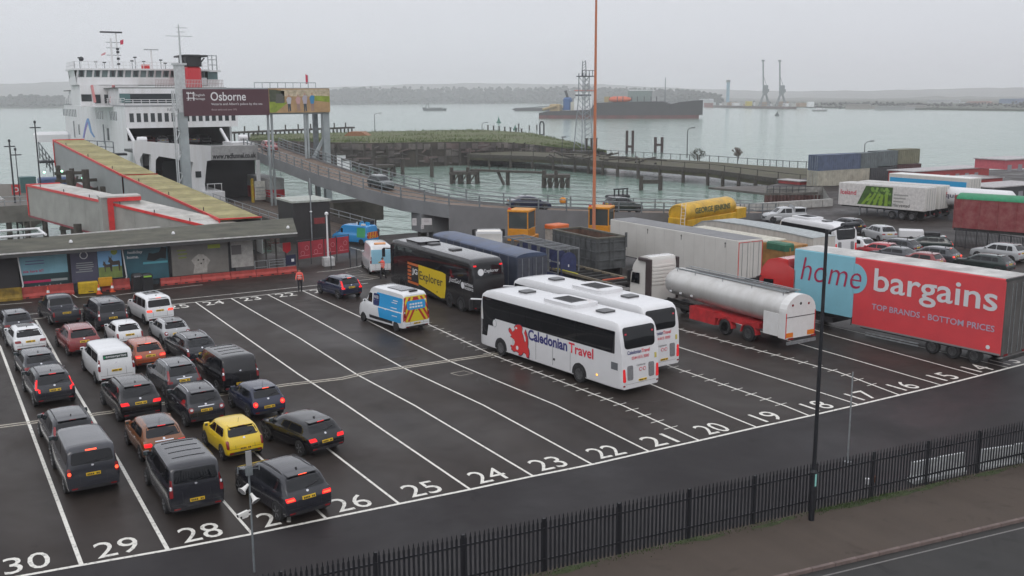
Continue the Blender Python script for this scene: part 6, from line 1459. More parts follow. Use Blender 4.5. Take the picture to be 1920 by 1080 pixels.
flat('picture_lawn', LW, pic, [(.03,.05),(pw*.1,.05),(pw*.3,hh*.42),(.03,hh*.46)], (o_[0],o_[1]-.004,o_[2]), *ax_); flat('picture_lawn', LW, pic, [(pw*.72,hh*.5),(pw-.05,hh*.42),(pw-.05,hh*.68),(pw*.7,hh*.7)], (o_[0],o_[1]-.004,o_[2]), *ax_)
flat('picture_urn', M('photo_urn', (.1,.1,.09), .5), pic, [(pw*.1,hh*.4),(pw*.24,hh*.4),(pw*.22,hh*.78),(pw*.12,hh*.78)], (o_[0],o_[1]-.006,o_[2]), *ax_)
for k, (u_, cc) in enumerate(((.32,(.45,.45,.5)),(.47,(.5,.3,.3)),(.58,(.4,.36,.42)),(.7,(.05,.22,.42)))):
    x_ = pw*u_; h_ = hh*(.75+.08*(k > 1)); lg = M('photo_legs_%d' % (k % 2), [(.05,.07,.09),(.3,.2,.18)][k % 2], .5)
    flat('picture_legs', lg, pic, [(x_-.15,.12),(x_-.02,.12),(x_,.9),(x_+.1,.2),(x_+.25,.2),(x_+.22,1.35),(x_-.2,1.35)], (o_[0],o_[1]-.008,o_[2]), *ax_)
    flat('picture_torso', M('photo_top_%d' % k, cc, .5), pic, [(x_-.22,1.2),(x_+.24,1.2),(x_+.36,h_*.8),(x_+.2,h_*.86),(x_-.18,h_*.86),(x_-.38,h_*.72)], (o_[0],o_[1]-.012,o_[2]), *ax_)
    flat('picture_head', M('photo_skin', (.42,.26,.2), .5), pic, arc(x_, h_*.93, .14, 0, 360, 10, .18), (o_[0],o_[1]-.016,o_[2]), *ax_)
for z in (wz0-.15, wz1+.02): MB().beam((xa,YG+.1,z), (xb,YG+.1,z), .18,.14).build('sign_chord', ST, t)
B('sign_backing', ST, t, xa+.1, xb-.1, YG-.09, YG+.02, zb_+.2, zt_-.1)
cr_ = py(613,250,YG).x; B('column', ST, t, cr_-.45, cr_+.45, YG, YG+1.0, -5, wz0+3.3); B('rear_column', GREYSTEEL, t, cr_-1.3, cr_-.75, YG+1.4, YG+2.2, -5, wz0+.2)
MB().beam((cr_-2.6,YG+.6,5.5), (cr_,YG+.6,9.8), .4).build('column_brace', ST, t); MB().beam((cr_-2.6,YG+.6,5.5), (cr_,YG+.6,5.5), .35).build('column_brace', ST, t); MB().beam((cr_-2.6,YG+.6,-4), (cr_-2.6,YG+.6,5.7), .4).build('column_brace', ST, t)
for x_ in (505,512,574,579): q_ = py(x_,250,YG); B('hanger', ST, t, q_.x-.13, q_.x+.13, YG+.2, YG+.5, 4.5 if x_ > 550 else -2, wz0)
xr0, xr1 = py(478,158,YG).x, py(593,158,YG).x; zr0, zr1 = py(540,167,YG).z, py(540,155,YG).z
for i in range(9): xx = xr0+(xr1-xr0)*i/8; MB().tube((xx,YG+.3,zr0), (xx,YG+.3,zr1), .045, n=5).build('walkway_post', ST, t)
MB().tube((xr0,YG+.3,zr1), (xr1,YG+.3,zr1), .05, n=5).build('walkway_rail', ST, t)
q_ = py(580,166,YG); MB().tube((q_.x,YG+.4,q_.z), (q_.x,YG+.4,py(580,140,YG).z), .05, n=5).build('flagstaff', STW, t); flat('pennant', M('flag_red', (.55,.05,.1)), t, [(0,0),(.3,.15),(.3,1.2),(0,1.4)], (q_.x-.35,YG+.4,py(580,158,YG).z), (1,0,0), (0,0,1), thick=.03)
rebase(t, (cxl, YG, WATER))

# ------------------------------------------------------------------ linkspan ramp (lower) and elevated car ramp
t = thing('linkspan', 'brown steel linkspan ramp leading up to the ferry bow', 'ramp')
DECKB = M('ramp_brown', (.10,.075,.06), .65, noi=.45, nscale=.7, bump=.2, bscale=6)
slab([(29.5,69), (37.2,69), (37.2,112.8), (29.5,112.8)], [-.8,-.8,-.6,-.6], [.05,.05,.25,.25]).build('deck', DECKB, t)
for xx in (29.6, 37.1):
    MB().beam((xx,69,.4), (xx,112,.7), .25,.7).build('kerb_girder', M('girder_dark', (.07,.06,.055), .7, noi=.4), t)
    for i in range(12): MB().tube((xx,70+i*3.6,.3), (xx,70+i*3.6,1.7), .05, n=6).build('rail_post', GALV, t)
    for z in (1.1,1.6): MB().tube((xx,70,z), (xx,110,z+.2), .045, n=6).build('rail_bar', GALV, t)
for i in range(4): B('lane_strip', M('ramp_strip', (.16,.13,.1), .7, noi=.3), t, 31+i*1.5, 31.15+i*1.5, 72, 111, .262, .275)
rebase(t, (33.3, 69, -1))
# raised road
pth = [(40.3,121,7.5),(40,116,7.2),(39.4,101,6.4),(39.3,86,5.4),(40.1,74,4.6),(41.6,68,4.0),(44,63.2,3.55),(48.5,60.4,3.1),(54,58.9,2.7),(60,58.1,2.2),(66,58,1.75),(73,58.4,1.25),(80,59.3,.7),(88,60.6,.12)]
pth = [Vector(p) for p in pth]
def offs(k, w):
    d = (pth[min(k+1,len(pth)-1)]-pth[max(k-1,0)]); d.z = 0; d.normalize(); return pth[k]+Vector((d.y,-d.x,0))*w     # + = right hand of travel towards shore
RW = 2.6
t = thing('car_ramp', 'raised grey car ramp with railings curving down to the quay', 'bridge')
RD = M('ramp_road', (.16,.115,.085), .7, noi=.35, nscale=.5); RG = M('ramp_girder', (.19,.195,.2), .55, noi=.2, nscale=.4); WALLG = M('ramp_wall', (.17,.17,.175), .7, noi=.2, nscale=.35)
for k in range(len(pth)-1):
    a_, b_, c_, d_ = offs(k,RW), offs(k+1,RW), offs(k+1,-RW), offs(k,-RW)
    dn = Vector((0,0,-.25)); b = MB(); b.add([a_,b_,c_,d_,a_+dn,b_+dn,c_+dn,d_+dn], [(0,1,2,3),(7,6,5,4),(0,4,5,1),(1,5,6,2),(2,6,7,3),(3,7,4,0)]); b.build('road_deck', RD, t)
    for w_, nm in ((RW,'near_girder'),(-RW,'far_girder')):
        e_ = .12 if w_ > 0 else -.12
        a_, b_ = offs(k,w_+e_), offs(k+1,w_+e_); a2, b2 = offs(k,w_), offs(k+1,w_)
        if k < 6:
            lo = Vector((0,0,-1.2)); up = Vector((0,0,.25)); g_ = RG
        else:
            lo = None; up = Vector((0,0,.25)); g_ = WALLG
        b = MB()
        pts_ = [a_+up,b_+up,(b_+lo if lo else Vector((b_.x,b_.y,-.02))),(a_+lo if lo else Vector((a_.x,a_.y,-.02))),a2+up,b2+up,(b2+lo if lo else Vector((b2.x,b2.y,-.02))),(a2+lo if lo else Vector((a2.x,a2.y,-.02)))]
        b.add(pts_, [(0,1,2,3),(7,6,5,4),(0,4,5,1),(1,5,6,2),(2,6,7,3),(3,7,4,0)]); b.build(nm if k < 6 else 'retaining_wall', g_, t)
        L_ = (b_-a_).length; n_ = max(1, round(L_/2.9))
        for i in range(n_): q_ = a_+(b_-a_)*i/n_; B('rail_post', GREYSTEEL, t, q_.x-.06, q_.x+.06, q_.y-.06, q_.y+.06, q_.z+.2, q_.z+1.45)
        for z in (.55,.98,1.4): MB().beam(a_+Vector((0,0,z)), b_+Vector((0,0,z)), .06,.09).build('rail_bar', GREYSTEEL if z < 1.3 else GALV, t)
# piers
a_ = py(645,400,88)
B('pier_cap', M('pier_concrete', (.10,.09,.075), .85, noi=.4, nscale=.6), t, 37.8, 44.5, 84.5, 88, -.3, 2.2)
for xx in (39.5, 43): B('pier_leg', M('pier_leg', (.07,.05,.045), .8, noi=.4), t, xx-.7, xx+.7, 85, 87.5, -5, -.3)
B('abutment', RG, t, 41.6, 43.4, 64.2, 65.6, -.02, 3.6); B('abutment_bracket', RG, t, 40.2, 42, 64.5, 67, .6, 2.6); MB().tube((41,66,-5), (41,66,.6), .5, n=10).build('abutment_pile', TIMBER, t)
for xx, dz in ((44.9,0),): pass
rebase(t, (44, 63, 0))
# notices and red container against the wall
def wallspot(x, y, dist=.35):
    k = min(range(6,13), key=lambda i: abs((lambda p: p)(0)))
    return None
for x_, y_, w_, h_, lb in ((777,416,.45,.75,'small white notice at the left end of the ramp wall'),(800,415.5,1.1,.7,'wide white notice on the grey ramp wall'),(792,425,.3,.45,'lowest small white notice on the ramp wall')):
    q_ = py(x_, y_, 62.3+(-.6 if x_ > 790 else 0)); s_ = thing('wall_notice', lb, 'sign', q_, R(-35)); B('panel', M('notice_white', (.5,.48,.48), .6), s_, -w_/2, w_/2, -.03, .02, -h_/2, h_/2); bars(s_, M('notice_print', (.3,.26,.28), .6), 0, h_*.2, 2, w_*.7, .06, .18, 4)
    for c_ in s_.children:
        if c_.name.startswith('text_line'): c_.location.y = -.03
def container(name, label, loc, rz, L, col, W_=2.44, H_=2.6, z=0., group=None, doors=True, dark=None):
    c_ = thing(name, label, 'container', (loc[0],loc[1],z), rz, group); mt = col
    B('shell', mt, c_, -W_/2+.06, W_/2-.06, .06, L-.06, .12, H_-.06)
    for xx in (-W_/2, W_/2-.16):
        for yy in (0, L-.16): B('corner_post', mt, c_, xx, xx+.16, yy, yy+.16, 0, H_)
    for z_ in (0, H_-.13):
        for xx in (-W_/2, W_/2-.12): B('side_rail', mt, c_, xx, xx+.12, .17, L-.17, z_, z_+.13)
        for yy in (0, L-.12): B('end_rail', mt, c_, -W_/2+.17, W_/2-.17, yy, yy+.12, z_, z_+.13)
    n_ = int(L/.55)
    for sx in (-1,1):
        for i in range(n_): yy = .3+i*(L-.6)/n_; B('corrugation', mt, c_, min(sx*(W_/2-.062), sx*(W_/2-.02)), max(sx*(W_/2-.062), sx*(W_/2-.02)), yy, yy+.27, .16, H_-.16)
    if doors:
        for xx in (-.75,-.3,.3,.75): MB().tube((xx,.0,.2), (xx,.0,H_-.2), .03, n=6).build('lock_bar', GALV, c_)
        B('door_gap', BLACK, c_, -.015, .015, .05, .062, .15, H_-.15)
    return c_
RCN = M('container_dark_red', (.26,.02,.035), .5, noi=.3, nscale=1); BLU = M('container_blue', (.05,.10,.19), .5, noi=.3, nscale=1)
q_ = gp(842,447); container('site_store', 'dark red store box against the grey ramp wall', (q_.x+.6,q_.y-.2), R(-62), 2.6, RCN, 1.4, 2.5, z=.0)
container('site_store', 'blue store container beside the left yellow tractor cab', (gp(922,446).x,gp(922,446).y), R(-80), 3.4, BLU, 1.8, 2.6, z=.0)
q_ = thing('store_box', 'pale box with orange lid behind the navy trailer', 'box', (47.8,49.5,0), R(10)); B('body', M('store_cream', (.4,.38,.35), .6, noi=.3), q_, -.9, .9, -.7, .7, .6, 2.2); B('lid', M('lid_orange', (.6,.13,.03), .5), q_, -1.0, 1.0, -.8, .8, 2.2, 2.6, .1)
# terminal tractors with yellow cabs
YC = M('tractor_yellow', (.60,.24,.01), .45, noi=.2)
def tractor(label, loc, rz):
    t = thing('terminal_tractor', label, 'tractor', loc, rz, 'yellow terminal tractors')
    w, d, z0, z1 = 2.1, 2.3, 1.5, 3.9
    for xx in (-w/2, w/2-.1):
        for yy in (0, d-.1): B('cab_pillar', YC, t, xx, xx+.1, yy, yy+.1, z0, z1)
    B('cab_roof', YC, t, -w/2-.06, w/2+.06, -.06, d+.06, z1, z1+.2, .06); B('cab_base', YC, t, -w/2-.02, w/2+.02, -.02, d+.02, z0-.5, z0+.75, .04)
    for nm, a_ in (('rear_pane', (-w/2+.1,w/2-.1,.03,.06)), ('front_pane', (-w/2+.1,w/2-.1,d-.06,d-.03)), ('side_pane', (-w/2+.02,-w/2+.05,.1,d-.1)), ('side_pane', (w/2-.05,w/2-.02,.1,d-.1))): B(nm, M('cab_glass', (.06,.07,.07), .08), t, *a_, z0+.75, z1)
    B('beacon', M('beacon_red', (.6,.05,.03), .4), t, -w/2, -w/2+.25, .1, .3, z1+.2, z1+.36); B('chassis', CHASSIS, t, -1.2, 1.2, -3.4, d+.8, .55, 1.05); B('hood', YC, t, -.1, 1.2, d*.2, d+.7, 1.05, 1.45, .05)
    for yy in (-2.4, d-.1): axle(t, yy, 1.0, .5)
    MB().path([(w/2,1.0,2.3),(w/2+.6,.9,2.5)], .03).build('grab_rail', GALV, t)
    return t
tractor('left yellow terminal tractor cab behind the steel cages', (gp(971,451,1.1).x, gp(971,451,1.1).y, 0), R(-50))
tractor('right yellow terminal tractor cab behind the grey skip, by the orange pole', (gp(1125,440,1.3).x-.2, gp(1125,440,1.3).y, 0), R(-50))
# white lorry front behind the black coach
q_ = gp(845,462,1.2); t = thing('white_lorry', 'white lorry cab and crash frame behind the black coach', 'lorry', (38.4,46.5,0), R(-28)); cab(t, 0, .5, 2.4, 3.0, WC, L=2.0, fair=False); rig_chassis(t, -5, .2, 1.0); axle(t, -4, 1.0); B('load_frame', CLEAN, t, -1.2, 1.2, -.5, -.35, 2.7, 2.9)
for xx in (-1.2,1.1): B('frame_post', CLEAN, t, xx, xx+.1, -.5, -.36, 1.0, 2.7)
# orange flood-light pole
q_ = gp(1113,470); t = thing('flagpole', 'very tall orange rust-stained pole rising out of frame', 'pole', (q_.x, q_.y, 0)); MB().tube((0,0,0), (0,0,14), .17, .14, n=12).build('lower_shaft', M('pole_orange', (.56,.16,.06), .6, noi=.5, nscale=1.5, dirt=(.3,.22,.18)), t); MB().tube((0,0,14), (0,0,27), .135, .09, n=12).build('upper_shaft', M('pole_orange', (.42,.13,.06)), t); B('base_plate', GALV, t, -.4, .4, -.4, .4, 0, .05)

# ------------------------------------------------------------------ derelict pier, jetties and dolphins
PW = [M('pier_plank_%d' % i, c_, .85, noi=.4, nscale=.5) for i, c_ in enumerate([(.125,.108,.10),(.09,.078,.073),(.15,.132,.12),(.065,.055,.05),(.125,.092,.085)])]
TURF = M('pier_turf', (.085,.115,.03), .9, noi=.6, nscale=.16, bump=.6, bscale=1.2, dirt=(.10,.075,.05))
t = thing('derelict_pier', 'derelict timber-faced pier topped with rough green grass', 'pier')
ftop = {}
front = []
for x_, y_, z_ in ((470,300,2.6),(560,306,3.0),(640,312,3.3),(700,314,3.4),(780,312.5,3.4),(860,310,3.3),(940,306.5,2.8),(1010,303,1.2),(1060,301,-.4),(1100,301,-1.2),(1135,303,-1.6)):
    p = gp(x_, y_, WATER); front.append(Vector((p.x, p.y, z_*.82-.1)))
back = [gp(x_, y_, z_) for x_, y_, z_ in ((1138,287,-1.0),(1110,278,-.6),(1080,268,0),(1000,250,1.6),(900,243,3),(800,245,3.2),(700,247,3.2),(600,250,3),(470,252,2.6))]
base = front+back
slab([(p.x,p.y) for p in base], -5, [p.z for p in base]).build('core', M('pier_core', (.06,.05,.04), .9, noi=.4, nscale=.3), t)
b = MB(); inner = []
nf, nb = len(front), len(back)
for i in range(12):
    u_ = i/11
    for j in range(22):
        v_ = j/21; fa = front[min(int(v_*(nf-1)), nf-2)]; fb = front[min(int(v_*(nf-1)), nf-2)+1]; k = v_*(nf-1)-min(int(v_*(nf-1)), nf-2); F_ = fa+(fb-fa)*k
        w_ = (1-v_)*(nb-1); ia = min(int(w_), nb-2); B_ = back[ia]+(back[ia+1]-back[ia])*(w_-ia)
        P_ = F_+(B_-F_)*u_; inner.append((P_.x, P_.y, P_.z+.05+.35*math.sin(u_*math.pi)+.6*noise.noise((P_.x*.09,P_.y*.09,0))*(1 if 0 < i < 11 else 0)))
b.add(inner, [(i*22+j, i*22+j+1, (i+1)*22+j+1, (i+1)*22+j) for i in range(11) for j in range(21)]); b.build('grass_top', TURF, t, smooth=60)
for k in range(nf-1):
    a_, c_ = front[k], front[k+1]; L_ = (c_-a_).length; n_ = max(2, int(L_/1.9)); d = (c_-a_)/L_; nrm = Vector((d.y,-d.x,0)).normalized()
    if nrm.dot(Vector((CAM.x,CAM.y,0))-a_) < 0: nrm = -nrm
    for i in range(n_):
        zt_ = a_.z+(c_.z-a_.z)*i/n_; nl = max(1, round((zt_+3)/1.75))
        for lev in range(nl):
            z0 = -3.0+lev*(zt_+3)/nl+random.uniform(-.15,.1); z1 = z0+(zt_+3)/nl-random.uniform(.02,.35)
            if random.random() < (.72 if lev < nl*.45 else .14): continue
            p0 = a_+d*(L_*i/n_+.06)+nrm*random.uniform(.05,.9); p1 = a_+d*(L_*(i+1)/n_-.06)+nrm*random.uniform(.05,.9)
            b = MB(); b.add([(p0.x,p0.y,z0),(p1.x,p1.y,z0),(p1.x,p1.y,z1),(p0.x,p0.y,z1)]+[(q.x-nrm.x*.2,q.y-nrm.y*.2,z) for q, z in ((p0,z0),(p1,z0),(p1,z1),(p0,z1))], [(0,1,2,3),(7,6,5,4),(0,4,5,1),(1,5,6,2),(2,6,7,3),(3,7,4,0)]); b.build('facing_board', random.choice(PW), t)
        if i % 2 == 0: p0 = a_+d*(L_*i/n_)+nrm*.9; MB().tube((p0.x,p0.y,-5), (p0.x,p0.y,zt_+random.uniform(-2.5,.5)), .3, n=7).build('fender_pile', TIMBER, t)
for i in range(150):
    k = random.randrange(nf-1); u_ = random.random(); P_ = front[k]+(front[k+1]-front[k])*u_; q_ = Vector((CAM.x-P_.x, CAM.y-P_.y, 0)).normalized(); zt_ = P_.z
    s0 = P_+q_*random.uniform(.2,1.6); z0 = random.uniform(-3.6, zt_-.5); a_ = random.uniform(-1,1); L_ = random.uniform(1.5,5)
    e_ = Vector((s0.x+L_*(.86+.1*a_)*random.choice((-1,1)), s0.y-L_*.5*a_, z0+random.choice((0,0,0,1.6,-1.4))*random.random())); MB().beam((s0.x,s0.y,z0), e_, random.uniform(.18,.4), random.uniform(.18,.5)).build('loose_timber', random.choice(PW+[TIMBER]), t)
gb = MB()
for i in range(9000):
    v_ = random.random(); k = min(int(v_*(nf-1)), nf-2); F_ = front[k]+(front[k+1]-front[k])*(v_*(nf-1)-k); w_ = (1-v_)*(nb-1); ia = min(int(w_), nb-2); B_ = back[ia]+(back[ia+1]-back[ia])*(w_-ia); u_ = random.random()**1.6
    P_ = F_+(B_-F_)*u_
    if noise.noise((P_.x*.05,P_.y*.05,4.)) < -.1 and random.random() < .7: continue
    h_ = random.uniform(.25,.9); x_, y_ = P_.x, P_.y; z_ = P_.z+.1; dx, dy = random.uniform(-.3,.3), random.uniform(-.3,.3); gb.add([(x_-.12,y_,z_),(x_+.12,y_+.05,z_),(x_+dx,y_+dy,z_+h_)], [(0,1,2)])
mo('grass_tufts', gb.mesh('g', fix=False), M('rough_grass', (.09,.125,.035), .9, noi=.5, nscale=.3), t, kind='stuff')
rebase(t, front[5])
# seaward approach jetty with posts
t = thing('approach_jetty', 'long thin timber jetty on piles left of the grassy pier', 'jetty')
a_, c_ = gp(430,251,0.2), gp(700,252,0.2); a_ = py(430,249,300); c_ = py(660,250,330)
L_ = (c_-a_).length; MB().beam((a_.x,a_.y,a_.z), (c_.x,c_.y,a_.z), 3,.6).build('deck', TIMBER, t)
for i in range(30):
    p0 = a_+(c_-a_)*i/29; MB().tube((p0.x,p0.y,WATER-1), (p0.x,p0.y,a_.z), .3, n=6).build('pile', TIMBER, t)
    if i % 3 == 0: MB().tube((p0.x,p0.y-1.2,a_.z), (p0.x,p0.y-1.2,a_.z+2.0), .25, n=6).build('head_post', TIMBER, t)
rebase(t, (a_.x,a_.y,WATER))
# sheds and debris on the pier head
def quadthing(name, label, cat, x0, x1, y0, y1, z, mat, dep=6, group=None):
    a_ = gp(x0, y1, z); c_ = gp(x1, y1, z); h = (y1-y0)/1878.5*(a_-CAM).length; o = thing(name, label, cat, (a_.x,a_.y,z), math.atan2((c_-a_).y,(c_-a_).x), group)
    return o, (c_-a_).length, h
o, w, h = quadthing('pier_shed', 'small orange-roofed ruined shed at the left end of the pier', 'shed', 646, 690, 248, 268, 1, None)
B('wall', PW[2], o, 0, w, 0, 5, -1, h*.55); MB().prism([(-.4,h*.55),(w+.4,h*.55),(w*.75,h),(w*.2,h)], 'y', -.3, 5.3).build('roof', M('roof_rust', (.30,.14,.07), .8, noi=.4), o); B('window', CLEAN, o, w*.62, w*.8, -.08, .02, h*.1, h*.4)
# white piles cluster left of the pier
for i, (x_, y_) in enumerate(((632,282),(640,300),(650,305))):
    q_ = gp(x_, y_, -2); o = thing('white_pile_cap', ['tallest white marker block left of the pier','white marker block at the foot of the pier corner','lower white block among the pier piles'][i], 'marker', (q_.x,q_.y,WATER)); B('block', CLEAN, o, -1.0, 1.0, -.8, .8, 0, 4.2-i*.8); B('cap', TIMBER, o, -1.2, 1.2, -1, 1, 4.2-i*.8, 4.7-i*.8)
def dolphin(label, x0, x1, yt, yb, n_, birds=0, group='timber dolphins'):
    a_, c_ = gp(x0, yb, WATER), gp(x1, yb, WATER); d = c_-a_; L_ = d.length; ang_ = math.atan2(d.y, d.x); H_ = (yb-yt)/1878.5*(a_-CAM).length
    o = thing('timber_dolphin', label, 'dolphin', (a_.x,a_.y,WATER), ang_, group)
    rr = random.Random(int(x0))
    for i in range(n_):
        for k in range(2): MB().tube((L_*i/(n_-1)+rr.uniform(-.2,.2), k*3, -1), (L_*i/(n_-1), k*3, H_*(1+(.35 if i in (0,n_//2) and k == 0 else 0))), .42, n=8).build('pile', TIMBER, o)
    for k in (0,3): MB().beam((-.5,k-.45,H_*.85), (L_+.5,k-.45,H_*.85), .4,.5).build('waling', TIMBER, o)
    B('cap_deck', TIMBER, o, -.4, L_+.4, -.4, 3.4, H_*.92, H_*1.0)
    for i in range(n_-1): MB().beam((L_*i/(n_-1)+.3,-.5,.2), (L_*(i+1)/(n_-1)-.3,-.5,H_*.75), .3).build('brace', TIMBER, o)
    return o, L_, H_
dolphin('timber dolphin at the left beyond the car ramp rails', 672, 735, 310, 332, 5)
dolphin('timber dolphin at the left end of the low footbridge', 847, 893, 322, 345, 4)
dolphin('timber dolphin at the right end of the low footbridge', 1020, 1065, 328, 352, 5)
t = thing('footbridge', 'low timber footbridge between two timber dolphins', 'footbridge')
a_, c_ = gp(885,344,WATER), gp(1022,350,WATER); up = Vector((0,0,3.0)); MB().beam(a_+up, c_+up, 1.4,.45).build('deck', TIMBER, t)
for i in range(9): p0 = a_+(c_-a_)*i/8; MB().tube(p0+up, p0+up+Vector((0,0,1.2)), .07, n=5).build('rail_post', TIMBER, t)
p0 = a_+(c_-a_)*.5; MB().tube(p0+Vector((0,0,-1)), p0+up, .45, n=8).build('pile', TIMBER, t); MB().beam(a_+(c_-a_)*.36+up, p0+Vector((-1,0,.2)), .45).build('strut', TIMBER, t)
rebase(t, a_)
for i, (x_, y0, y1, lb) in enumerate(((755,330,300,'single timber pile left of centre in the dock basin'),(810,332,300,'single timber pile in the middle of the dock basin'))):
    q_ = gp(x_, y0, WATER); H_ = (y0-y1)/1878.5*(q_-CAM).length; o = thing('mooring_pile', lb, 'pile', q_); MB().tube((0,0,-1), (0,0,H_), .5, .45, n=10).build('shaft', TIMBER, o); B('cap', TIMBER, o, -.55, .55, -.55, .55, H_, H_+.25)
def hframe(label, x0, x1, yt, yb, yc, r_=.4, mat=TIMBER):
    a_, c_ = gp(x0, yb, WATER), gp(x1, yb, WATER); o = thing('pile_frame', label, 'pile frame', a_, math.atan2((c_-a_).y,(c_-a_).x), 'twin pile frames'); L_ = (c_-a_).length; k = (a_-CAM).length/1878.5
    for xx in (0, L_): MB().tube((xx,0,-1), (xx,0,(yb-yt)*k), r_, n=8).build('pile', mat, o)
    MB().beam((0,0,(yb-yc)*k), (L_,0,(yb-yc)*k), .5,.8).build('crossbeam', mat, o)
hframe('short twin-pile frame standing in the near water', 1202, 1238, 330, 357, 341, .45); hframe('tall twin-pile frame in the water beyond the pier end', 1175, 1186, 246, 288, 275, .45, M('pile_brown', (.05,.03,.028), .7)); hframe('lower twin-pile frame right of the tall pair', 1228.5, 1241, 258, 286, 272, .5, M('pile_brown', (.05,.03,.028), .7))
q_ = gp(1158,370,WATER); o = thing('mooring_raft', 'small dark raft with tyre sides floating near the ramp', 'raft', q_); B('deck', BLACK, o, -2.2, 2.2, -1.2, 1.2, -.2, .5, .2)
for xx in (-1.5,-.5,.5,1.5): B('post', BLACK, o, xx-.1, xx+.1, -1.1, -.9, .5, 1.6)
B('top_bar', BLACK, o, -1.7, 1.7, -1.12, -.88, 1.55, 1.8)
# low causeway from the pier to the right-hand quay
t = thing('causeway', 'low ruined causeway with rails joining the pier to the right quay', 'causeway')
cf = [gp(x_, y_, -.6) for x_, y_ in ((880,289),(1000,293),(1080,298),(1160,305),(1240,311),(1330,318),(1420,330),(1500,340),(1540,342))]; cb = [gp(x_, y_, -.6) for x_, y_ in ((1560,318),(1480,314),(1420,310),(1330,303),(1240,298),(1160,293),(1090,288),(1000,284),(880,280))]
slab([(p.x,p.y) for p in cf+cb], -2.2, -.6).build('deck', M('causeway_top', (.05,.042,.03), .9, noi=.9, nscale=.3, bump=.6, bscale=1.5, dirt=(.085,.085,.04)), t)
for k in range(len(cf)-1):
    a_, c_ = cf[k], cf[k+1]; n_ = max(2, int((c_-a_).length/6))
    for i in range(n_): p0 = a_+(c_-a_)*i/n_; MB().tube((p0.x,p0.y+.4,WATER-1), (p0.x,p0.y+.4,-.5), .4, n=7).build('pile', TIMBER, t); MB().tube((p0.x,p0.y,-.6), (p0.x,p0.y,.7), .1, n=5).build('rail_post', TIMBER, t)
    MB().beam((a_.x,a_.y-.1,.6), (c_.x,c_.y-.1,.6), .12).build('rail_bar', TIMBER, t); MB().beam((a_.x,a_.y-.2,-1), (c_.x,c_.y-.2,-1), .5,.9).build('edge_beam', TIMBER, t)
for k in range(len(cb)-1):
    a_, c_ = cb[k], cb[k+1]
    for i in range(5): p0 = a_+(c_-a_)*i/5; MB().tube((p0.x,p0.y,-.6), (p0.x,p0.y,.9), .09, n=5).build('back_post', DARKSTEEL, t)
    MB().beam((a_.x,a_.y,.8), (c_.x,c_.y,.8), .1).build('back_rail', DARKSTEEL, t)
for i in range(26):
    p0 = cb[3]+(cf[4]-cb[3])*random.random()+(cb[5]-cb[3])*random.uniform(0,1.4); a_ = random.uniform(0,6.28); L_ = random.uniform(2,7); MB().beam((p0.x,p0.y,-.4), (p0.x+L_*math.cos(a_),p0.y+L_*math.sin(a_),-.2+random.uniform(0,.6)), .35).build('loose_timber', TIMBER, t)
rebase(t, cf[3])
BUSH = M('shrub_leaf', (.05,.055,.035), .9, noi=.5, nscale=1); TWIG = M('bare_twig', (.13,.105,.085), .9)
rr = random.Random(4)
def bare_tree(name, label, x, y, top):
    q_ = gp(x, y, -.5); H_ = (y-top)/1878.5*(q_-CAM).length; o = thing(name, label, 'tree', q_); tr = MB(); tw = MB()
    def grow(p, d, L_, r_, lev):
        e_ = p+d*L_; (tr if lev < 2 else tw).tube(p, e_, r_, r_*.7, n=5)
        if lev < 5:
            for _ in range(3 if lev else 7):
                nd = (d+Vector((rr.uniform(-1,1),rr.uniform(-1,1),rr.uniform(-.3,.7)))*.8).normalized(); grow(e_ if lev else p+d*L_*rr.uniform(.3,1), nd, L_*rr.uniform(.6,.85), max(.05, r_*.62), lev+1)
    grow(Vector((0,0,0)), Vector((0,0,1)), H_*.28, H_*.03, 0)
    tr.build('trunk', TWIG, o); mo('crown', tw.mesh('crown', fix=False), TWIG, o)
bare_tree('bare_tree', 'bare leafless tree on the causeway by the railings', 1384, 301, 273)
o = thing('shrub', 'dark rounded shrub by the lamp post on the causeway', 'shrub', gp(1308,301,-.5)); b = MB()
for i in range(420):
    a_ = Vector((rr.gauss(0,1),rr.gauss(0,1),rr.gauss(0,1))).normalized()*rr.uniform(.4,1); c_ = Vector((a_.x*2.0,a_.y*2.0,1.6+a_.z*1.6)); s_ = rr.uniform(.12,.3); u_ = Vector((rr.uniform(-1,1),rr.uniform(-1,1),rr.uniform(-1,1)))*s_; v_ = Vector((rr.uniform(-1,1),rr.uniform(-1,1),rr.uniform(-1,1)))*s_; b.add([c_-u_,c_+v_,c_+u_], [(0,1,2)])
mo('crown', b.mesh('c', fix=False), BUSH, o); MB().tube((0,0,-.2), (0,0,1.5), .15, n=6).build('stem', TWIG, o)
# lamp posts over the water
def lamp(label, x, yb, yt, z, arm, r_=.12):
    q_ = gp(x, yb, z); H_ = (yb-yt)/1878.5*(q_-CAM).length; o = thing('street_lamp', label, 'lamp post', q_, 0, 'distant lamp posts'); MB().tube((0,0,0), (0,0,H_), r_, r_*.7, n=8).build('column', DARKSTEEL, o); MB().path([(0,0,H_),(arm*.4,0,H_+.5),(arm,0,H_+.6)], r_*.6).build('arm', DARKSTEEL, o); B('lantern', DARKSTEEL, o, arm-.5, arm+.6, -.2, .2, H_+.5, H_+.72, .05)
lamp('lamp post on the seaward side of the grassy pier', 703, 247, 216, 1, 2.6, .16); lamp('lamp post above the boarded pier front', 904, 248, 233, 1, 2.2, .16); lamp('lamp post standing on the right causeway', 1288, 296, 246, -.5, 1.8, .14); lamp('lamp post behind the stacked containers', 1620, 300, 272, 0, 2.4, .12); lamp('slim lamp post on the causeway near the orange pole', 1054, 312, 263, -.6, .4, .08)
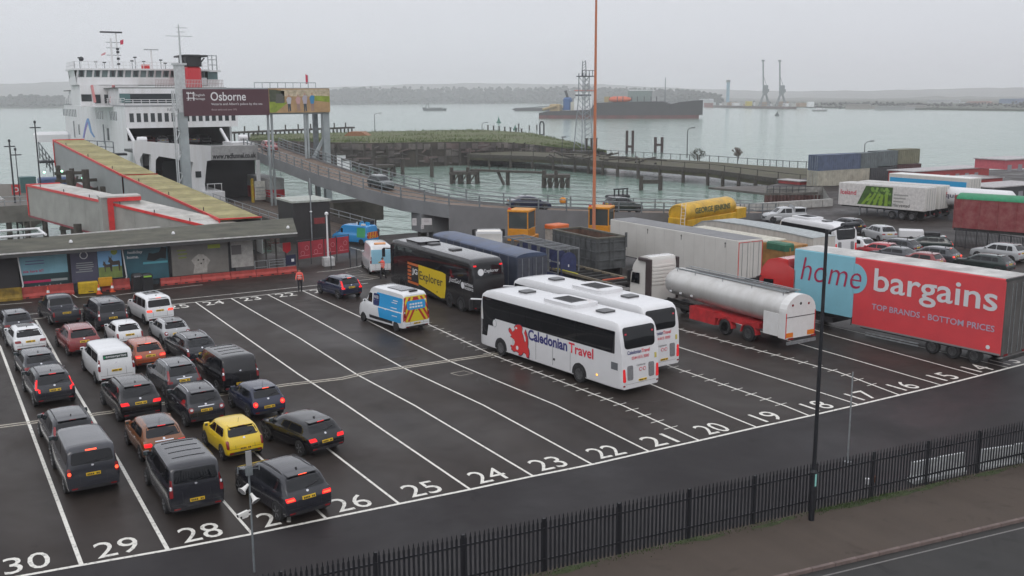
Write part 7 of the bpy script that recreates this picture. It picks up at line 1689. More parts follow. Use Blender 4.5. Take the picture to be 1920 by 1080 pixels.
# lattice tower
q_ = gp(1094,277,0); k = (q_-CAM).length/1878.5; H_ = 157*k; t = thing('lattice_tower', 'grey steel lattice tower with platform at the pier end', 'tower', q_)
TWG = M('tower_grey', (.24,.26,.28), .6)
def leg(z): u_ = z/H_; return 2.1-(1.0*min(1,u_/.6))
for sx in (-1,1):
    for sy in (-1,1): MB().path([(sx*leg(0),sy*leg(0),-1),(sx*leg(H_*.3),sy*leg(H_*.3),H_*.3),(sx*1.1,sy*1.1,H_*.6),(sx*1.1,sy*1.1,H_*.86)], .14, n=6).build('leg', TWG, t)
for i in range(13):
    z0, z1 = H_*.82*i/13, H_*.82*(i+1)/13; a_, b_ = leg(z0), leg(z1)
    for pa, pb in (((-a_,-a_,z0),(b_,-b_,z1)), ((a_,-a_,z0),(-b_,-b_,z1)), ((-a_,-a_,z0),(-b_,b_,z1)), ((a_,a_,z0),(b_,-b_,z1))): MB().beam(pa, pb, .1).build('brace', TWG, t)
B('platform', DARKSTEEL, t, -1.7, 3.0, -1.6, 1.6, H_*.82, H_*.83)
for xx in (-1.6,-.4,.8,2.0,2.9): MB().tube((xx,-1.5,H_*.83), (xx,-1.5,H_*.89), .09, n=5).build('platform_post', DARKSTEEL, t)
MB().tube((-1.6,-1.5,H_*.89), (2.9,-1.5,H_*.89), .08, n=5).build('platform_rail', DARKSTEEL, t)
for sx in (-1,1): MB().path([(sx*.8,0,H_*.83),(sx*.5,0,H_)], .12, n=6).build('top_leg', GREYSTEEL, t)
for i in range(5): z = H_*(.85+.03*i); MB().beam((-.75+i*.05,0,z), (.75-i*.05,0,z+.9), .1).build('top_brace', GREYSTEEL, t)
B('base_frame', TIMBER, t, -3, 4, -3, 3, -3.2, -.9)
# arched gate frame and posts along the pier back edge
q_ = gp(1016,253,1); t = thing('arch_frame', 'inverted U-shaped steel frame at the pier edge', 'frame', q_); k = (q_-CAM).length/1878.5; MB().path([(-4*k*1.1,0,0),(-4*k*1.1,0,20*k),(-2.5*k,0,24*k),(2.5*k,0,24*k),(4.4*k,0,20*k),(4.4*k,0,0)], .28, n=7).build('hoop', DARKSTEEL, t); B('sill', DARKSTEEL, t, -1.2, 1.2, -.2, .2, 0, .3)
for i in range(10):
    x_ = 915+i*10.5 if i < 7 else 1100+(i-7)*9; y_ = 243+i*1.3 if i < 7 else 272
    q_ = gp(x_, y_, 1); o = thing('edge_post', ['first','second','third','fourth','fifth','sixth','seventh','eighth','ninth','tenth'][i]+' short dark post along the pier edge counted from the left', 'post', q_, 0, 'short posts along the pier edge'); MB().tube((0,0,-1), (0,0,1.8), .32, n=7).build('shaft', TIMBER, o); B('cap', TIMBER, o, -.38, .38, -.38, .38, 1.8, 2.0)
# ------------------------------------------------------------------ moving and distant vehicles
SKYB = M('van_blue', (.02,.30,.62), .4)
t, bd = car('utility_van', 'white and blue utility van with yellow and red chevron rear', 'van', (20.7,24.75,0), R(9), 'bigvan', WPNT, L=5.9, Wd=2.02, H=2.62, lights='tall', rearglass=False, plz=.55, spoiler=False, fin=None, rim='steel')
bd.patch('blue_side_panel', SKYB, t, 'left', .35, 2.95, .62, 2.25, ut=(.25, 3.35), r=.08, d=.01, nu=8, nv=6)
bd.patch('side_badge', M('badge_navy', (.012,.02,.10), .4), t, 'left', 3.0, 3.75, 1.35, 2.15, r=.12, d=.014, nu=3, nv=4)
x_ = bd.hit('left', 3.3, 1.8)[0].x-.025
for i, s_ in enumerate(('WATER','for LIFE')): text('badge_lettering', s_, CLEAN, t, (x_, 3.65, 1.82-i*.3), *LF, w=.56, h=.2, bold=.02)
for i, (y0, y1, z) in enumerate(((1.35,.8,2.0),(1.5,.9,1.85),(1.6,.9,1.5),(1.55,.7,1.3),(1.4,.8,1.0))): bd.patch('print_bar', CLEAN, t, 'left', y1, y0, z-.035, z+.02, d=.016, nu=2, nv=1)
bd.patch('lower_trim', BLACK, t, 'left', 1.4, 4.2, .42, .62, d=.012, nu=6, nv=1)
YR = M('chevron_yellow', (.62,.50,.02), .4); RR = M('chevron_red', (.42,.03,.03), .4)
bd.patch('rear_field', YR, t, 'rear', -.9, .9, .72, 2.36, ut=(-.84,.84), r=.08, d=.008, nu=8, nv=8)
for k in range(5):
    for sx in (-1, 1):
        u0 = sx*(.06+k*.36); sh = sx*.55
        a_, c_ = sorted((u0, u0+sx*.17)); zA, zB = .76, 2.3
        lo, hi = (-.86,.86)
        def fn(v, a_=a_, c_=c_, sh=sh):
            k_ = (v-.76)/.9*sh; l_, h_ = a_-k_+sh*.9, c_-k_+sh*.9
            l_ = max(l_, .02) if sh > 0 else max(l_, -.84); h_ = min(h_, .84) if sh > 0 else min(h_, -.02); return (min(l_, h_), max(h_, l_))
        bd.patch('chevron_stripe', RR, t, 'rear', a_, c_, .76, 2.3, d=.014, nu=2, nv=12, fn=fn)
bd.patch('rear_sign', SKYB, t, 'rear', -.72, .72, 1.5, 2.08, r=.14, d=.022, nu=8, nv=5)
for z, w in ((1.85,.5),(1.66,.52)):
    for k in range(5): bd.patch('print_bar', CLEAN, t, 'rear', -w+k*w*.41, -w+k*w*.41+w*.3, z-.05, z+.06, d=.03, nu=1, nv=1)
bd.patch('roof_panel', DK2, t, 'top', -.55, .55, .9, 2.6, r=.05, d=.05, nu=3, nv=3); B('roof_beacon', BLACK, t, -.3, .3, .3, .45, 2.62, 2.7)
car('family_suv', 'dark blue SUV with lit lights driving off past the marshal', 'car', (21.25,37.2,0), R(8), 'suv', NAVY, L=4.3, H=1.62, Wd=1.82, lights='vert', lit=2)
t, bd = car('utility_van', 'blue van with orange chevron rear and loaded roof on the berth road', 'van', (gp(700,459).x, gp(700,459).y, 0), R(28), 'bigvan', paint('van_sky', (.03,.25,.55)), L=5.0, Wd=1.9, H=2.05, lights='tall', rearglass=False, spoiler=False, fin=None, rim='steel')
bd.patch('rear_field', M('chevron_orange', (.62,.26,.02), .4), t, 'rear', -.85, .85, .7, 1.35, r=.05, d=.01, nu=6, nv=4)
for k in range(4): bd.patch('chevron_stripe', RR, t, 'rear', -.8+k*.42, -.62+k*.42, .72, 1.33, ut=(-.6+k*.42,-.42+k*.42), d=.016, nu=1, nv=3)
bd.patch('green_panel', M('van_green', (.05,.3,.12), .4), t, 'left', .3, 1.4, .8, 1.8, r=.1, d=.012, nu=4, nv=4)
for i in range(9): B('roof_load', [CLEAN, SKYB, DK2][i % 3], t, -.8+.17*i, -.62+.17*i, .4+.3*(i % 4), .9+.35*(i % 4), 2.03, 2.22+.08*(i % 3))
t, bd = car('utility_van', 'white van with pale blue rear waiting beside the black coach', 'van', (gp(716,516).x, gp(716,516).y, 0), R(-14), 'bigvan', WPNT, L=5.6, Wd=2.0, H=2.6, lights='tall', rearglass=False, spoiler=False, fin=None, rim='steel')
bd.patch('rear_field', M('van_pale_blue', (.25,.48,.6), .4), t, 'rear', -.85, .85, 1.0, 2.2, r=.08, d=.01, nu=6, nv=5); B('roof_beacon', M('beacon_amber', (.8,.4,.2), .4), t, -.5, .5, .5, .75, 2.6, 2.75, .04)
def pathpt(d0, side=0.):
    s_ = 0
    for k in range(len(pth)-1):
        L_ = (pth[k+1]-pth[k]).length
        if s_+L_ >= d0: p = pth[k]+(pth[k+1]-pth[k])*(d0-s_)/L_; v = pth[k+1]-pth[k]; return p, math.atan2(v.x, v.y), math.asin(v.z/v.length)
        s_ += L_
    return pth[-1], 0, 0
def near_px(x):
    best = None
    for i in range(400):
        p, a_, e_ = pathpt(i*.3); d = p-CAM; u_ = 960+1878.5*d.dot(camR)/d.dot(fwd)
        if best is None or abs(u_-x) < best[0]: best = (abs(u_-x), p, a_, e_)
    return best[1:]
for x_, lb, kind, mt, H_ in ((700,'dark green hatchback driving down the steep part of the ramp','hatch',DGR,1.5),(955,'dark blue saloon driving down the level part of the ramp','saloon',NAVY,1.48),(1135,'dark green SUV at the foot of the ramp near the orange pole','suv',DGR,1.75),(500,'dark red car at the top of the ramp beside the ferry','hatch',REDP,1.5)):
    p, a_, e_ = near_px(x_); o, _ = car('ramp_car', lb, 'car', p, -a_, kind, mt, H=H_, group='cars on the ramp'); o.rotation_euler = (e_, 0, -a_)
# right-hand yard
def yard(label, x, y, rz, kind, mt, **k): return car('yard_car' if kind != 'pickup' else 'pickup_truck', label, 'car' if kind != 'pickup' else 'pickup', gp(x, y), R(rz), kind, mt, group='cars in the far yard', **k)
p, bd = yard('silver pickup truck with canopy crossing the far yard', 1507, 414, 70, 'pickup', SIL); bd.patch('canopy', SIL, p, 'top', -.8, .8, .1, 1.7, r=.1, d=.62, nu=5, nv=5); B('canopy_window', GLASS, p, -.75, .75, .02, .06, 1.2, 1.6)
for sx in (-1, 1): B('canopy_side_window', GLASS, p, sx*.81-.01, sx*.81+.01, .3, 1.55, 1.2, 1.6)
yard('silver SUV towing a small white trailer in the far yard', 1668, 456, -22, 'suv', SIL, lights='wide')
o = thing('car_trailer', 'small white box trailer behind the silver SUV', 'trailer', gp(1707,452), R(40)); B('body', CLEAN, o, -.75, .75, -1.2, 1.2, .5, 1.2, .05); B('tow_bar', GALV, o, -.04, .04, 1.2, 2.4, .45, .53)
for sx in (-1, 1): wheel(o, sx*.82, 0, .3, .18, 'steel')
o, bd = yard('dark green estate car with roof load in the far yard', 1785, 472, 40, 'estate', DGR, rails=BLACK, lit=2); bd.patch('roof_load', BLACK, o, 'top', -.6, .6, 1.2, 2.6, r=.1, d=.35, nu=4, nv=4)
yard('red hatchback between the coach and dark cars in the far yard', 1682, 487, 12, 'hatch', paint('bright_red', (.42,.03,.04)))
yard('dark saloon beside the red hatchback in the far yard', 1722, 481, 10, 'estate', DK2)
yard('mid grey saloon roof showing above the blue and red trailer', 1722, 497, 10, 'saloon', GR)
yard('dark grey estate with brake lights lit above the long trailer roof', 1795, 498, 10, 'estate', GR, lit=2)
yard('red car half hidden in front of the dark grey estate', 1765, 508, 10, 'hatch', REDP)
yard('pale silver car at the right edge of the far yard', 1918, 494, 6, 'suv', SIL)
yard('dark green car at the right edge above the trailer', 1895, 514, 8, 'estate', DGR)
yard('dark car moving behind the lamp post in the far yard', 1612, 440, -10, 'suv', DK2)
yard('white estate car beside the white coach in the far yard', 1635, 478, 0, 'estate', WPNT)
# containers and trailers along the right quay
gx = gp
SLATE = M('container_slate', (.13,.155,.16), .55, noi=.3, nscale=.8); OLV = M('container_olive', (.19,.19,.13), .55, noi=.3, nscale=.8); DBL = M('container_dusty_blue', (.10,.13,.20), .55, noi=.3, nscale=.8); CRM = M('container_cream', (.42,.40,.33), .55, noi=.3, nscale=.8)
def cont_px(label, x0, x1, yb, z, L, col, rz=-60, group='stacked containers on the quay', dy=0):
    a_ = gp(x0, yb, 0); return container('shipping_container', label, (a_.x, a_.y+dy), R(rz), L, col, z=z, group=group)
def stack(label, x0, x1, z, col, Y=86.):
    q_ = py(x0, 320, Y); e_ = py(x1, 320, Y); return container('shipping_container', label, (q_.x, q_.y), R(-90), e_.x-q_.x, col, z=z, group='stacked containers on the quay')
stack('dusty blue container on top of a cream container', 1525, 1602, 2.62, DBL)
stack('cream container at the bottom left of the stack', 1524, 1620, .0, CRM)
stack('slate grey container beside the dusty blue one on the top tier', 1603, 1634, 2.62, SLATE); stack('slate grey end container in the middle of the top tier', 1635, 1671, 2.72, SLATE, 87.); stack('olive container at the right end of the top tier', 1672, 1712, 2.8, OLV, 88.)
stack('dark container under the slate grey pair', 1622, 1671, .0, M('container_dark', (.07,.075,.08), .55, noi=.3)); stack('brown container in the bottom tier at the right', 1672, 1716, .1, M('container_brown', (.10,.05,.05), .55, noi=.3), 88.)
RC2 = M('cabin_red', (.36,.05,.05), .5, noi=.3)
def cabin(label, x0, x1, y0, y1, Y, mat, roof=None, win=True):
    a_, c_ = py(x0, y1, Y), py(x1, y0, Y); o = thing('site_cabin', label, 'cabin', (a_.x, Y, 0), 0, 'site cabins on the quay'); w = c_.x-a_.x; h = c_.z; B('body', mat, o, 0, w, 0, 5, 0 if a_.z < 2 else a_.z, h); B('roof', roof or M('cabin_roof', (.42,.40,.40), .6, noi=.3), o, -.2, w+.2, -.2, 5.2, h, h+.15)
    if win:
        for k in range(max(1, int(w/2.6))): B('window', M('cabin_window', (.25,.25,.27), .3), o, .6+k*2.6, 1.6+k*2.6, -.03, .02, h-1.7, h-.7)
    return o
cabin('long red and grey cabin row with flat roof on the quay', 1712, 1855, 314, 336, 76, RC2); cabin('pink-red stacked cabin at the right edge', 1884, 1950, 297, 318, 58, M('cabin_pink', (.45,.10,.12), .5, noi=.2)); cabin('red open container behind the blue trailer', 1812, 1880, 333, 352, 59, RC2, win=False); cabin('dark shed at the right edge behind the green-topped container', 1860, 1960, 345, 366, 49, M('shed_dark', (.05,.05,.055), .6)); cabin('small red hut beside the cream container', 1500, 1518, 340, 350, 89, RC2, win=False)
# trailers parked against the quay
t = box_trailer('fridge_trailer', 'white trailer with a green pea pods picture on its side', (98.4, 44.7, 0), R(9.5), 11.6, 2.7, 1.25, 4.05, M('iceland_white', (.62,.60,.58), .4, noi=.2), M('pale_roof', (.5,.49,.47), .5, noi=.3), axles=(1.6,2.9,4.2), doors=FW)
x = -1.35-.012
text('side_lettering', 'Iceland', M('iceland_red', (.5,.02,.06), .4), t, (x, 11.3, 2.6), *LF, w=2.2, h=.6, bold=.02)
flat('pea_picture', M('pea_dark', (.05,.11,.02), .5, noi=.5, nscale=2), t, [(0,0),(4.7,0),(4.7,2.35),(1.1,2.35)], (x, 8.9, 1.5), *LF)
PEA = [M('pea_green_%d' % i, c_, .4) for i, c_ in enumerate([(.16,.30,.05),(.22,.36,.08),(.12,.24,.03)])]
rr = random.Random(3)
for i in range(34):
    u_, v_ = rr.uniform(.9,4.4), rr.uniform(.3,2.1)
    if u_ < .5+v_*.45+.3: continue
    flat('printed_pea', PEA[i % 3], t, arc(u_, v_, rr.uniform(.14,.24), 0, 360, 10), (x-.008-.0004*i, 8.9, 1.5), *LF, thick=.003)
for k in range(5): flat('printed_pod', M('pod_green', (.20,.33,.03), .4), t, [(.5+k*.8,0),(.95+k*.8,.02),(1.9+k*.55,1.3),(1.75+k*.5,1.5)], (x-.03, 8.9, 1.51), *LF, thick=.003)
text('side_lettering', 'Harvested', M('pea_lettering', (.10,.10,.09), .5), t, (x, 4.1, 1.55), *LF, w=2.2, h=.4, bold=.02)
bars(t, M('pea_print_grey', (.3,.3,.28), .5), 0, 0, 0, .1, .1, .1)
for i in range(3): flat('print_line', M('pea_print_grey', (.3,.3,.28), .5), t, [(0,0),(1.9-.3*i,0),(1.9-.3*i,.16),(0,.16)], (x, 4.05, 2.9-i*.4), *LF, thick=.004)
t = box_trailer('fridge_trailer', 'short white trailer with red square mark behind the pea pods trailer', (102.2, 45.6, 0), R(9.5), 11, 2.5, 1.2, 4.0, FW, M('pale_roof', (.5,.49,.47)), doors=FW); B('red_square', REDTRIM, t, .3, .75, -.03, -.008, 2.6, 3.2)
t = box_trailer('fridge_trailer', 'white trailer with bright blue side beyond the pea pods trailer', (111.6, 48.0, 0), R(3), 12.0, 2.7, 1.2, 4.35, FW, M('bright_white_roof', (.7,.7,.68), .5), doors=FW); flat('blue_side', M('trailer_bright_blue', (.03,.32,.6), .4), t, [(0,0),(11.4,0),(11.4,1.9),(0,1.9)], (-1.365, 11.8, 1.95), *LF)
o = thing('gas_tanker', 'white gas tanker behind the scuffed red container', 'lorry', (104.6, 38.0, 0), R(6)); MB().lathe([(.2,0),(.9,.15),(1.2,.5),(1.2,10.5),(.9,10.9),(.2,11)], 20, 'y', (0,0,2.6)).build('tank', CLEAN, o, smooth=40); text('side_lettering', 'Air Liquide', M('gas_lettering', (.1,.1,.14), .5), o, (-1.24, 10.6, 2.4), *LF, w=5.2, h=.75, bold=.02)
for y in (2,3.3,9): axle(o, y, 1.0, .5)
rig_chassis(o, 0, 11, 1.35)
# red walking-floor container with green top
t = thing('bulk_trailer', 'scuffed dark red bulk container with green sheet cover', 'container', (gp(1786,442).x, gp(1786,442).y-.6, 0), R(-96))
RS = M('scuffed_red', (.20,.022,.028), .6, noi=.6, nscale=1.6, dirt=(.32,.14,.13))
t.location = (87.3,33.0,0); t.rotation_euler = (0,0,R(197)); L_ = 14
B('body', RS, t, -1.3, 1.3, 0, L_, 1.4, 4.4, .05); MB().prism(arc(0,4.38,1.35,0,180,12,.55), 'y', .1, L_).build('sheet_cover', M('sheet_green', (.02,.22,.10), .5, noi=.25), t, smooth=30); B('end_frame', RS, t, -1.35, 1.35, -.12, .0, 1.3, 4.75, .1)
for i in range(8): B('side_rib', RS, t, 1.302, 1.36, .6+i*1.75, .72+i*1.75, 1.45, 4.35)
B('lower_beam', CHASSIS, t, -1.2, 1.2, 0, L_, 1.1, 1.4)
for y in (9,10.3,11.6): axle(t, y, 1.05, .5)
# mesh fence in the far yard
t = thing('yard_fence', 'dark mesh fence below the scuffed red container', 'fence'); a_, c_ = gp(1790,464), gp(1960,492); L_ = (c_-a_).length
for i in range(9): p0 = a_+(c_-a_)*i/8; MB().tube(p0, p0+Vector((0,0,2.0)), .05, n=6).build('post', DARKSTEEL, t)
for i in range(64): p0 = a_+(c_-a_)*i/63; B('fence_bar', DARKSTEEL, t, p0.x-.02, p0.x+.02, p0.y-.02, p0.y+.02, .1, 1.95)
for z in (.2,1.9): MB().beam(a_+Vector((0,0,z)), c_+Vector((0,0,z)), .05).build('rail', DARKSTEEL, t)
rebase(t, a_)
# sheet-pile quay corner with rails, low white wall
t = thing('quay_platform', 'brown sheet-piled quay corner with steel rails', 'quay')
a_, c_ = py(1436,352,88), py(1566,352,84); d = (c_-a_); L_ = d.length
for i in range(40):
    p0 = a_+d*i/40; B('sheet_pile', M('sheet_pile', (.10,.045,.04), .75, noi=.4, nscale=.8), t, p0.x, p0.x+L_/40*.9, p0.y-(.25 if i % 2 else 0)-.5, p0.y+.2, -5, p0.z-1.2)
slab([(a_.x,a_.y-.5),(c_.x,c_.y-.5),(c_.x,c_.y+14),(a_.x,a_.y+14)], a_.z-1.25, a_.z-.9).build('deck', M('quay_deck', (.11,.10,.09), .8, noi=.4, nscale=.4), t)
for i in range(12): p0 = a_+d*i/11; MB().tube((p0.x,p0.y-.3,p0.z-.9), (p0.x,p0.y-.3,p0.z+.3), .06, n=6).build('rail_post', DARKSTEEL, t)
for z in (-.3,.3): MB().beam((a_.x,a_.y-.3,a_.z+z), (c_.x,c_.y-.3,c_.z+z), .08).build('rail_bar', DARKSTEEL, t)
rebase(t, (a_.x,a_.y,0))
t = thing('low_wall', 'low white concrete wall blocks along the quay edge', 'wall')
a_, c_ = gp(1372,398), gp(1560,386); d = c_-a_
for i in range(9): p0 = a_+d*(i/9); p1 = a_+d*((i+.94)/9); MB().beam(p0+Vector((0,0,.5)), p1+Vector((0,0,.5)), .5, 1.0).build('wall_block', M('wall_white', (.42,.41,.39), .7, noi=.35, nscale=1), t)
rebase(t, a_)
# ------------------------------------------------------------------ foreground: palisade fence, posts, marshals
t = thing('palisade_fence', 'black steel palisade fence between the yard and the pavement', 'fence', (11.48, -8.13, .1))
def fp(x): return Vector((x-11.48, fence_y(x)+8.13, 0))
FN = M('fence_black', (.012,.013,.017), .45, noi=.3, nscale=4)
pale = MB().prism([(-.038,0),(.038,0),(.038,1.66),(.014,1.70),(.022,1.74),(0,1.84),(-.022,1.74),(-.014,1.70),(-.038,1.66)], 'y', -.012, .0).mesh('pale'); pale.materials.append(FN)
post = MB().box(-.05,.05,-.09,-.02,0,1.78).mesh('post'); post.materials.append(FN)
x = -1.0; n_ = 0; pw = 2.72
while x < 37.2:
    o = mo('pale', pale, None, t, loc=fp(x)+Vector((0,-.02,.04)), rot=-.0982); x += .1515
for i in range(15):
    xx = 1.33-2.75+i*2.75; p0 = fp(xx)
    if xx > -2: mo('fence_post', post, None, t, loc=p0+Vector((0,.12,0)), rot=-.0982)
for z in (.42, 1.45):
    for i in range(14):
        a_, c_ = fp(-1.5+i*2.8), fp(-1.5+(i+1)*2.8-.03); MB().beam(a_+Vector((0,.02,z)), c_+Vector((0,.02,z)), .04,.06).build('rail', FN, t)
# main lamp post in front of the fence
q_ = gp(1521,975,.1); t = thing('street_lamp', 'tall black street lamp beside the palisade fence', 'lamp post', (q_.x, q_.y, .1), 0)
MB().tube((0,0,0), (0,0,1.8), .105, .10, n=14).build('base_section', FN, t, smooth=40); MB().tube((0,0,1.8), (.0,0,10.4), .075, .055, n=14).build('column', FN, t, smooth=40); MB().lathe([(.11,1.75),(.12,1.8),(.08,1.9)], 14).build('collar', FN, t)
MB().tube((0,0,10.3), (1.2,.2,10.45), .04, n=8).build('arm', FN, t); MB().cham(1.0,1.75,.05,.35,10.38,10.52,.05).build('lantern', FN, t); B('sticker', M('sticker_teal', (.25,.55,.5), .5), t, -.04, .04, -.112, -.104, 1.3, 1.75)
q_ = gp(1589,866); t = thing('thin_pole', 'thin grey pole behind the fence right of the street lamp', 'pole', q_); k = (q_-CAM).length/1878.5; MB().tube((0,0,0), (0,0,(866-706)*k*1.02), .035, .03, n=8).build('shaft', GALV, t); B('base_plate', GALV, t, -.12, .12, -.12, .12, 0, .02)
# loudspeaker and camera pole
q_ = Vector((1.72,-2.95,0)); t = thing('camera_pole', 'slim grey pole with white loudspeakers and cameras', 'pole', q_)
HP = 3.95; MB().tube((0,0,0), (0,0,HP), .036, .032, n=12).build('shaft', GREYSTEEL, t, smooth=40)
WHP = M('device_white', (.72,.71,.68), .45)
def horn(z, ang, tilt):
    d = Vector((math.cos(ang)*math.cos(tilt), math.sin(ang)*math.cos(tilt), math.sin(tilt))); b = MB(); o_ = Vector((0,0,z))+d*.06
    b.tube(o_, o_+d*.08, .045,.05, n=12); b.tube(o_+d*.08, o_+d*.22, .05,.08, n=14); b.tube(o_+d*.22, o_+d*.30, .08,.15, n=14); h_ = b.build('loudspeaker', WHP, t, smooth=40)
    MB().tube(o_+d*.285, o_+d*.302, .125,.13, n=14).build('horn_throat', M('horn_grey', (.3,.3,.3), .6), h_)
horn(3.02, R(205), -.5); horn(2.72, R(295), -.75)
def camr(z, ang, L_=.34):
    d = Vector((math.cos(ang), math.sin(ang), -.12)).normalized(); o_ = Vector((0,0,z)); c_ = MB().beam(o_+d*.12, o_+d*(.12+L_), .1,.1).build('camera_housing', WHP, t); MB().beam(o_+d*(.1+L_), o_+d*(.135+L_), .08,.08).build('camera_lens', BLACK, c_); MB().beam(o_, o_+d*.2, .05,.04).build('camera_bracket', WHP, t)
camr(2.12, R(196), .36); camr(2.0, R(188), .2)
B('antenna_panel', M('antenna_grey', (.3,.3,.3), .5), t, -.09, .09, -.09, -.05, 3.62, 4.1); B('antenna_box', GREYSTEEL, t, -.11, .11, -.1, .0, 3.3, 3.6, .02); MB().tube((-.35,0,3.55), (.35,0,3.45), .012, n=5).build('cross_arm', GREYSTEEL, t)
for xx in (-.34,.34): MB().tube((xx,0,3.4), (xx,0,3.6), .02, n=6).build('antenna_stub', GREYSTEEL, t)
# white boards behind the fence
for i, (x0, x1, y0, y1, lb) in enumerate(((1708,1805,858,905,'leaning white road barrier behind the fence near the middle post'),(1838,1960,838,880,'leaning white road barrier behind the fence at the right edge'))):
    a_, c_ = gp(x0, y1), gp(x1, y1-18); L_ = (c_-a_).length; o = thing('road_barrier', lb, 'barrier', a_, math.atan2((c_-a_).y,(c_-a_).x), 'white barriers behind the fence')
    MB().prism([(-.2,0),(.2,0),(.2,.15),(.06,.3),(.05,.85),(-.05,.85),(-.06,.3),(-.2,.15)], 'x', 0, L_*.47).build('shell', M('barrier_white', (.66,.68,.68), .5, noi=.25), o); MB().prism([(-.2,0),(.2,0),(.2,.15),(.06,.3),(.05,.88),(-.05,.88),(-.06,.3),(-.2,.15)], 'x', L_*.5, L_).build('shell', M('barrier_white', (.66,.68,.68)), o)
for i, (x_, y_) in enumerate(((1626,908),(1640,904))):
    o = thing('drain_fitting', ['small white pipe stub behind the fence','small reddish pipe stub behind the fence'][i], 'pipe', gp(x_, y_)); MB().tube((0,0,0), (0,0,.22), .07, n=10).build('stub', CLEAN if i == 0 else RUST, o); MB().lathe([(.09,.2),(.09,.24)], 10).build('collar', CLEAN if i == 0 else RUST, o)

# ------------------------------------------------------------------ people: one continuous body each
HV = M('hi_vis_coral', (.80,.13,.10), .7); TRO = M('dark_trousers', (.02,.02,.025), .8); SKIN = M('skin', (.42,.25,.18), .6); HAIR = M('dark_hair', (.03,.02,.015), .7); BOOT = M('boot_black', (.012,.012,.012), .6)
def person(label, loc, rz, H_=1.78, stride=0., arms=(0.,0.), vest=HV):
    t = thing('person', label, 'person', loc, rz)
    s = H_/1.78; V = []; E_ = []; Rr = []
    def v(p, r, par=None):
        V.append((p[0]*s,p[1]*s,p[2]*s)); Rr.append((r[0]*s, r[1]*s)); i = len(V)-1
        if par is not None: E_.append((par,i))
        return i
    pel = v((0,0,.96),(.155,.11)); wa = v((0,0,1.12),(.145,.10),pel); ch = v((0,.01,1.32),(.175,.115),wa); sh = v((0,.0,1.44),(.13,.09),ch); nk = v((0,.01,1.52),(.055,.055),sh); h0 = v((0,.02,1.60),(.075,.085),nk); h1 = v((0,.02,1.70),(.085,.1),h0); h2 = v((0,.015,1.77),(.05,.06),h1)
    for sx, ar in ((-1,arms[0]),(1,arms[1])):
        a0 = v((sx*.19,0,1.41),(.062,.062),sh); fy, fz = math.sin(ar), math.cos(ar)
        a1 = v((sx*.25,.05*fy*2+.10*fy,1.41-.28*fz),(.05,.05),a0); b = ar*1.6
        a2 = v((sx*.27,.15*fy+.24*math.sin(b),1.41-.28*fz-.24*math.cos(b)),(.038,.038),a1); a3 = v((sx*.27,.15*fy+.24*math.sin(b)+.08*math.sin(b),1.41-.28*fz-.33*math.cos(b)),(.042,.022),a2)
    for sx in (-1,1):
        st = stride*sx; l0 = v((sx*.09,0,.88),(.092,.095),pel); l1 = v((sx*.1,st*.5+.02,.49),(.066,.07),l0); l2 = v((sx*.1,st,.09),(.045,.05),l1); l3 = v((sx*.105,st+.13,.045),(.045,.035),l2)
    me = bpy.data.meshes.new('body'); me.from_pydata(V, E_, []); ob = bpy.data.objects.new('tmp', me); COL.objects.link(ob)
    sk = ob.modifiers.new('s', 'SKIN'); sk.use_smooth_shade = True; sb = ob.modifiers.new('u', 'SUBSURF'); sb.levels = sb.render_levels = 2
    for i, d in enumerate(me.skin_vertices[0].data): d.radius = Rr[i]; d.use_root = (i == 0)
    bpy.context.view_layer.update(); dg = bpy.context.evaluated_depsgraph_get(); m2 = bpy.data.meshes.new_from_object(ob.evaluated_get(dg)); bpy.data.objects.remove(ob)
    m2.materials.clear()
    for mt in (TRO, vest, SKIN, HAIR, BOOT): m2.materials.append(mt)
    for p_ in m2.polygons:
        c = p_.center/s; hand = abs(c.x) > .2 and c.z < .92
        p_.material_index = 4 if c.z < .11 else 0 if c.z < .94 and not abs(c.x) > .21 else 1 if c.z < 1.53 and not (abs(c.x) > .2 and (c.z < .92 or (c.y > .3))) else 2 if (c.z < 1.67 and c.y > -.03) or c.z < 1.58 or hand else 3
        p_.use_smooth = True
    body = mo('body', m2, None, t)
    # face and hands
    for dx in (-.032,.032): MB().ico((dx*s,.105*s,1.665*s), .011*s, 1).build('eye', BLACK, t)
    MB().prism([(.10*s,1.61*s),(.135*s,1.615*s),(.105*s,1.655*s)], 'x', -.012*s, .012*s).build('nose', SKIN, t); B('mouth', M('lip', (.3,.1,.09), .6), t, -.02*s, .02*s, .098*s, .104*s, 1.575*s, 1.583*s)
    for sx in (-1,1): MB().ico((sx*.088*s,.01*s,1.645*s), .02*s, 1, 0, (.5,1,1.5)).build('ear', SKIN, t)
    for sx, ar in ((-1,arms[0]),(1,arms[1])):
        fy, fz = math.sin(ar), math.cos(ar); b = ar*1.6; dr = Vector((0,math.sin(b),-math.cos(b))); hp = Vector((sx*.27,.15*fy+.30*math.sin(b),1.41-.28*fz-.31*math.cos(b)))*s
        for k in range(4): MB().tube(hp+Vector((0,(k-1.5)*.018,0))*s, hp+Vector((-sx*.012,(k-1.5)*.02,0))*s+dr*(.065+.012*(k in (1,2)))*s, .009*s,.007*s, n=6).build('finger', SKIN, t)
        MB().tube(hp+Vector((-sx*.01,.03,.02))*s, hp+Vector((-sx*.02,.055,0))*s+dr*.03*s, .010*s,.008*s, n=6).build('thumb', SKIN, t)
    MB().lathe([(.168,1.0),(.172,1.05)], 18, c=(0,0,0), close=False)
    for z in (1.06,1.22): MB().lathe([(.165*s,z*s),(.170*s,(z+.025)*s),(.165*s,(z+.05)*s)], 18, close=False).build('reflective_band', M('reflective_silver', (.6,.6,.58), .4), t)
    return t
person('marshal in coral hi-vis jacket standing by the painted 22', gp(563,547), R(160), 1.86, .04, (.15,.55))
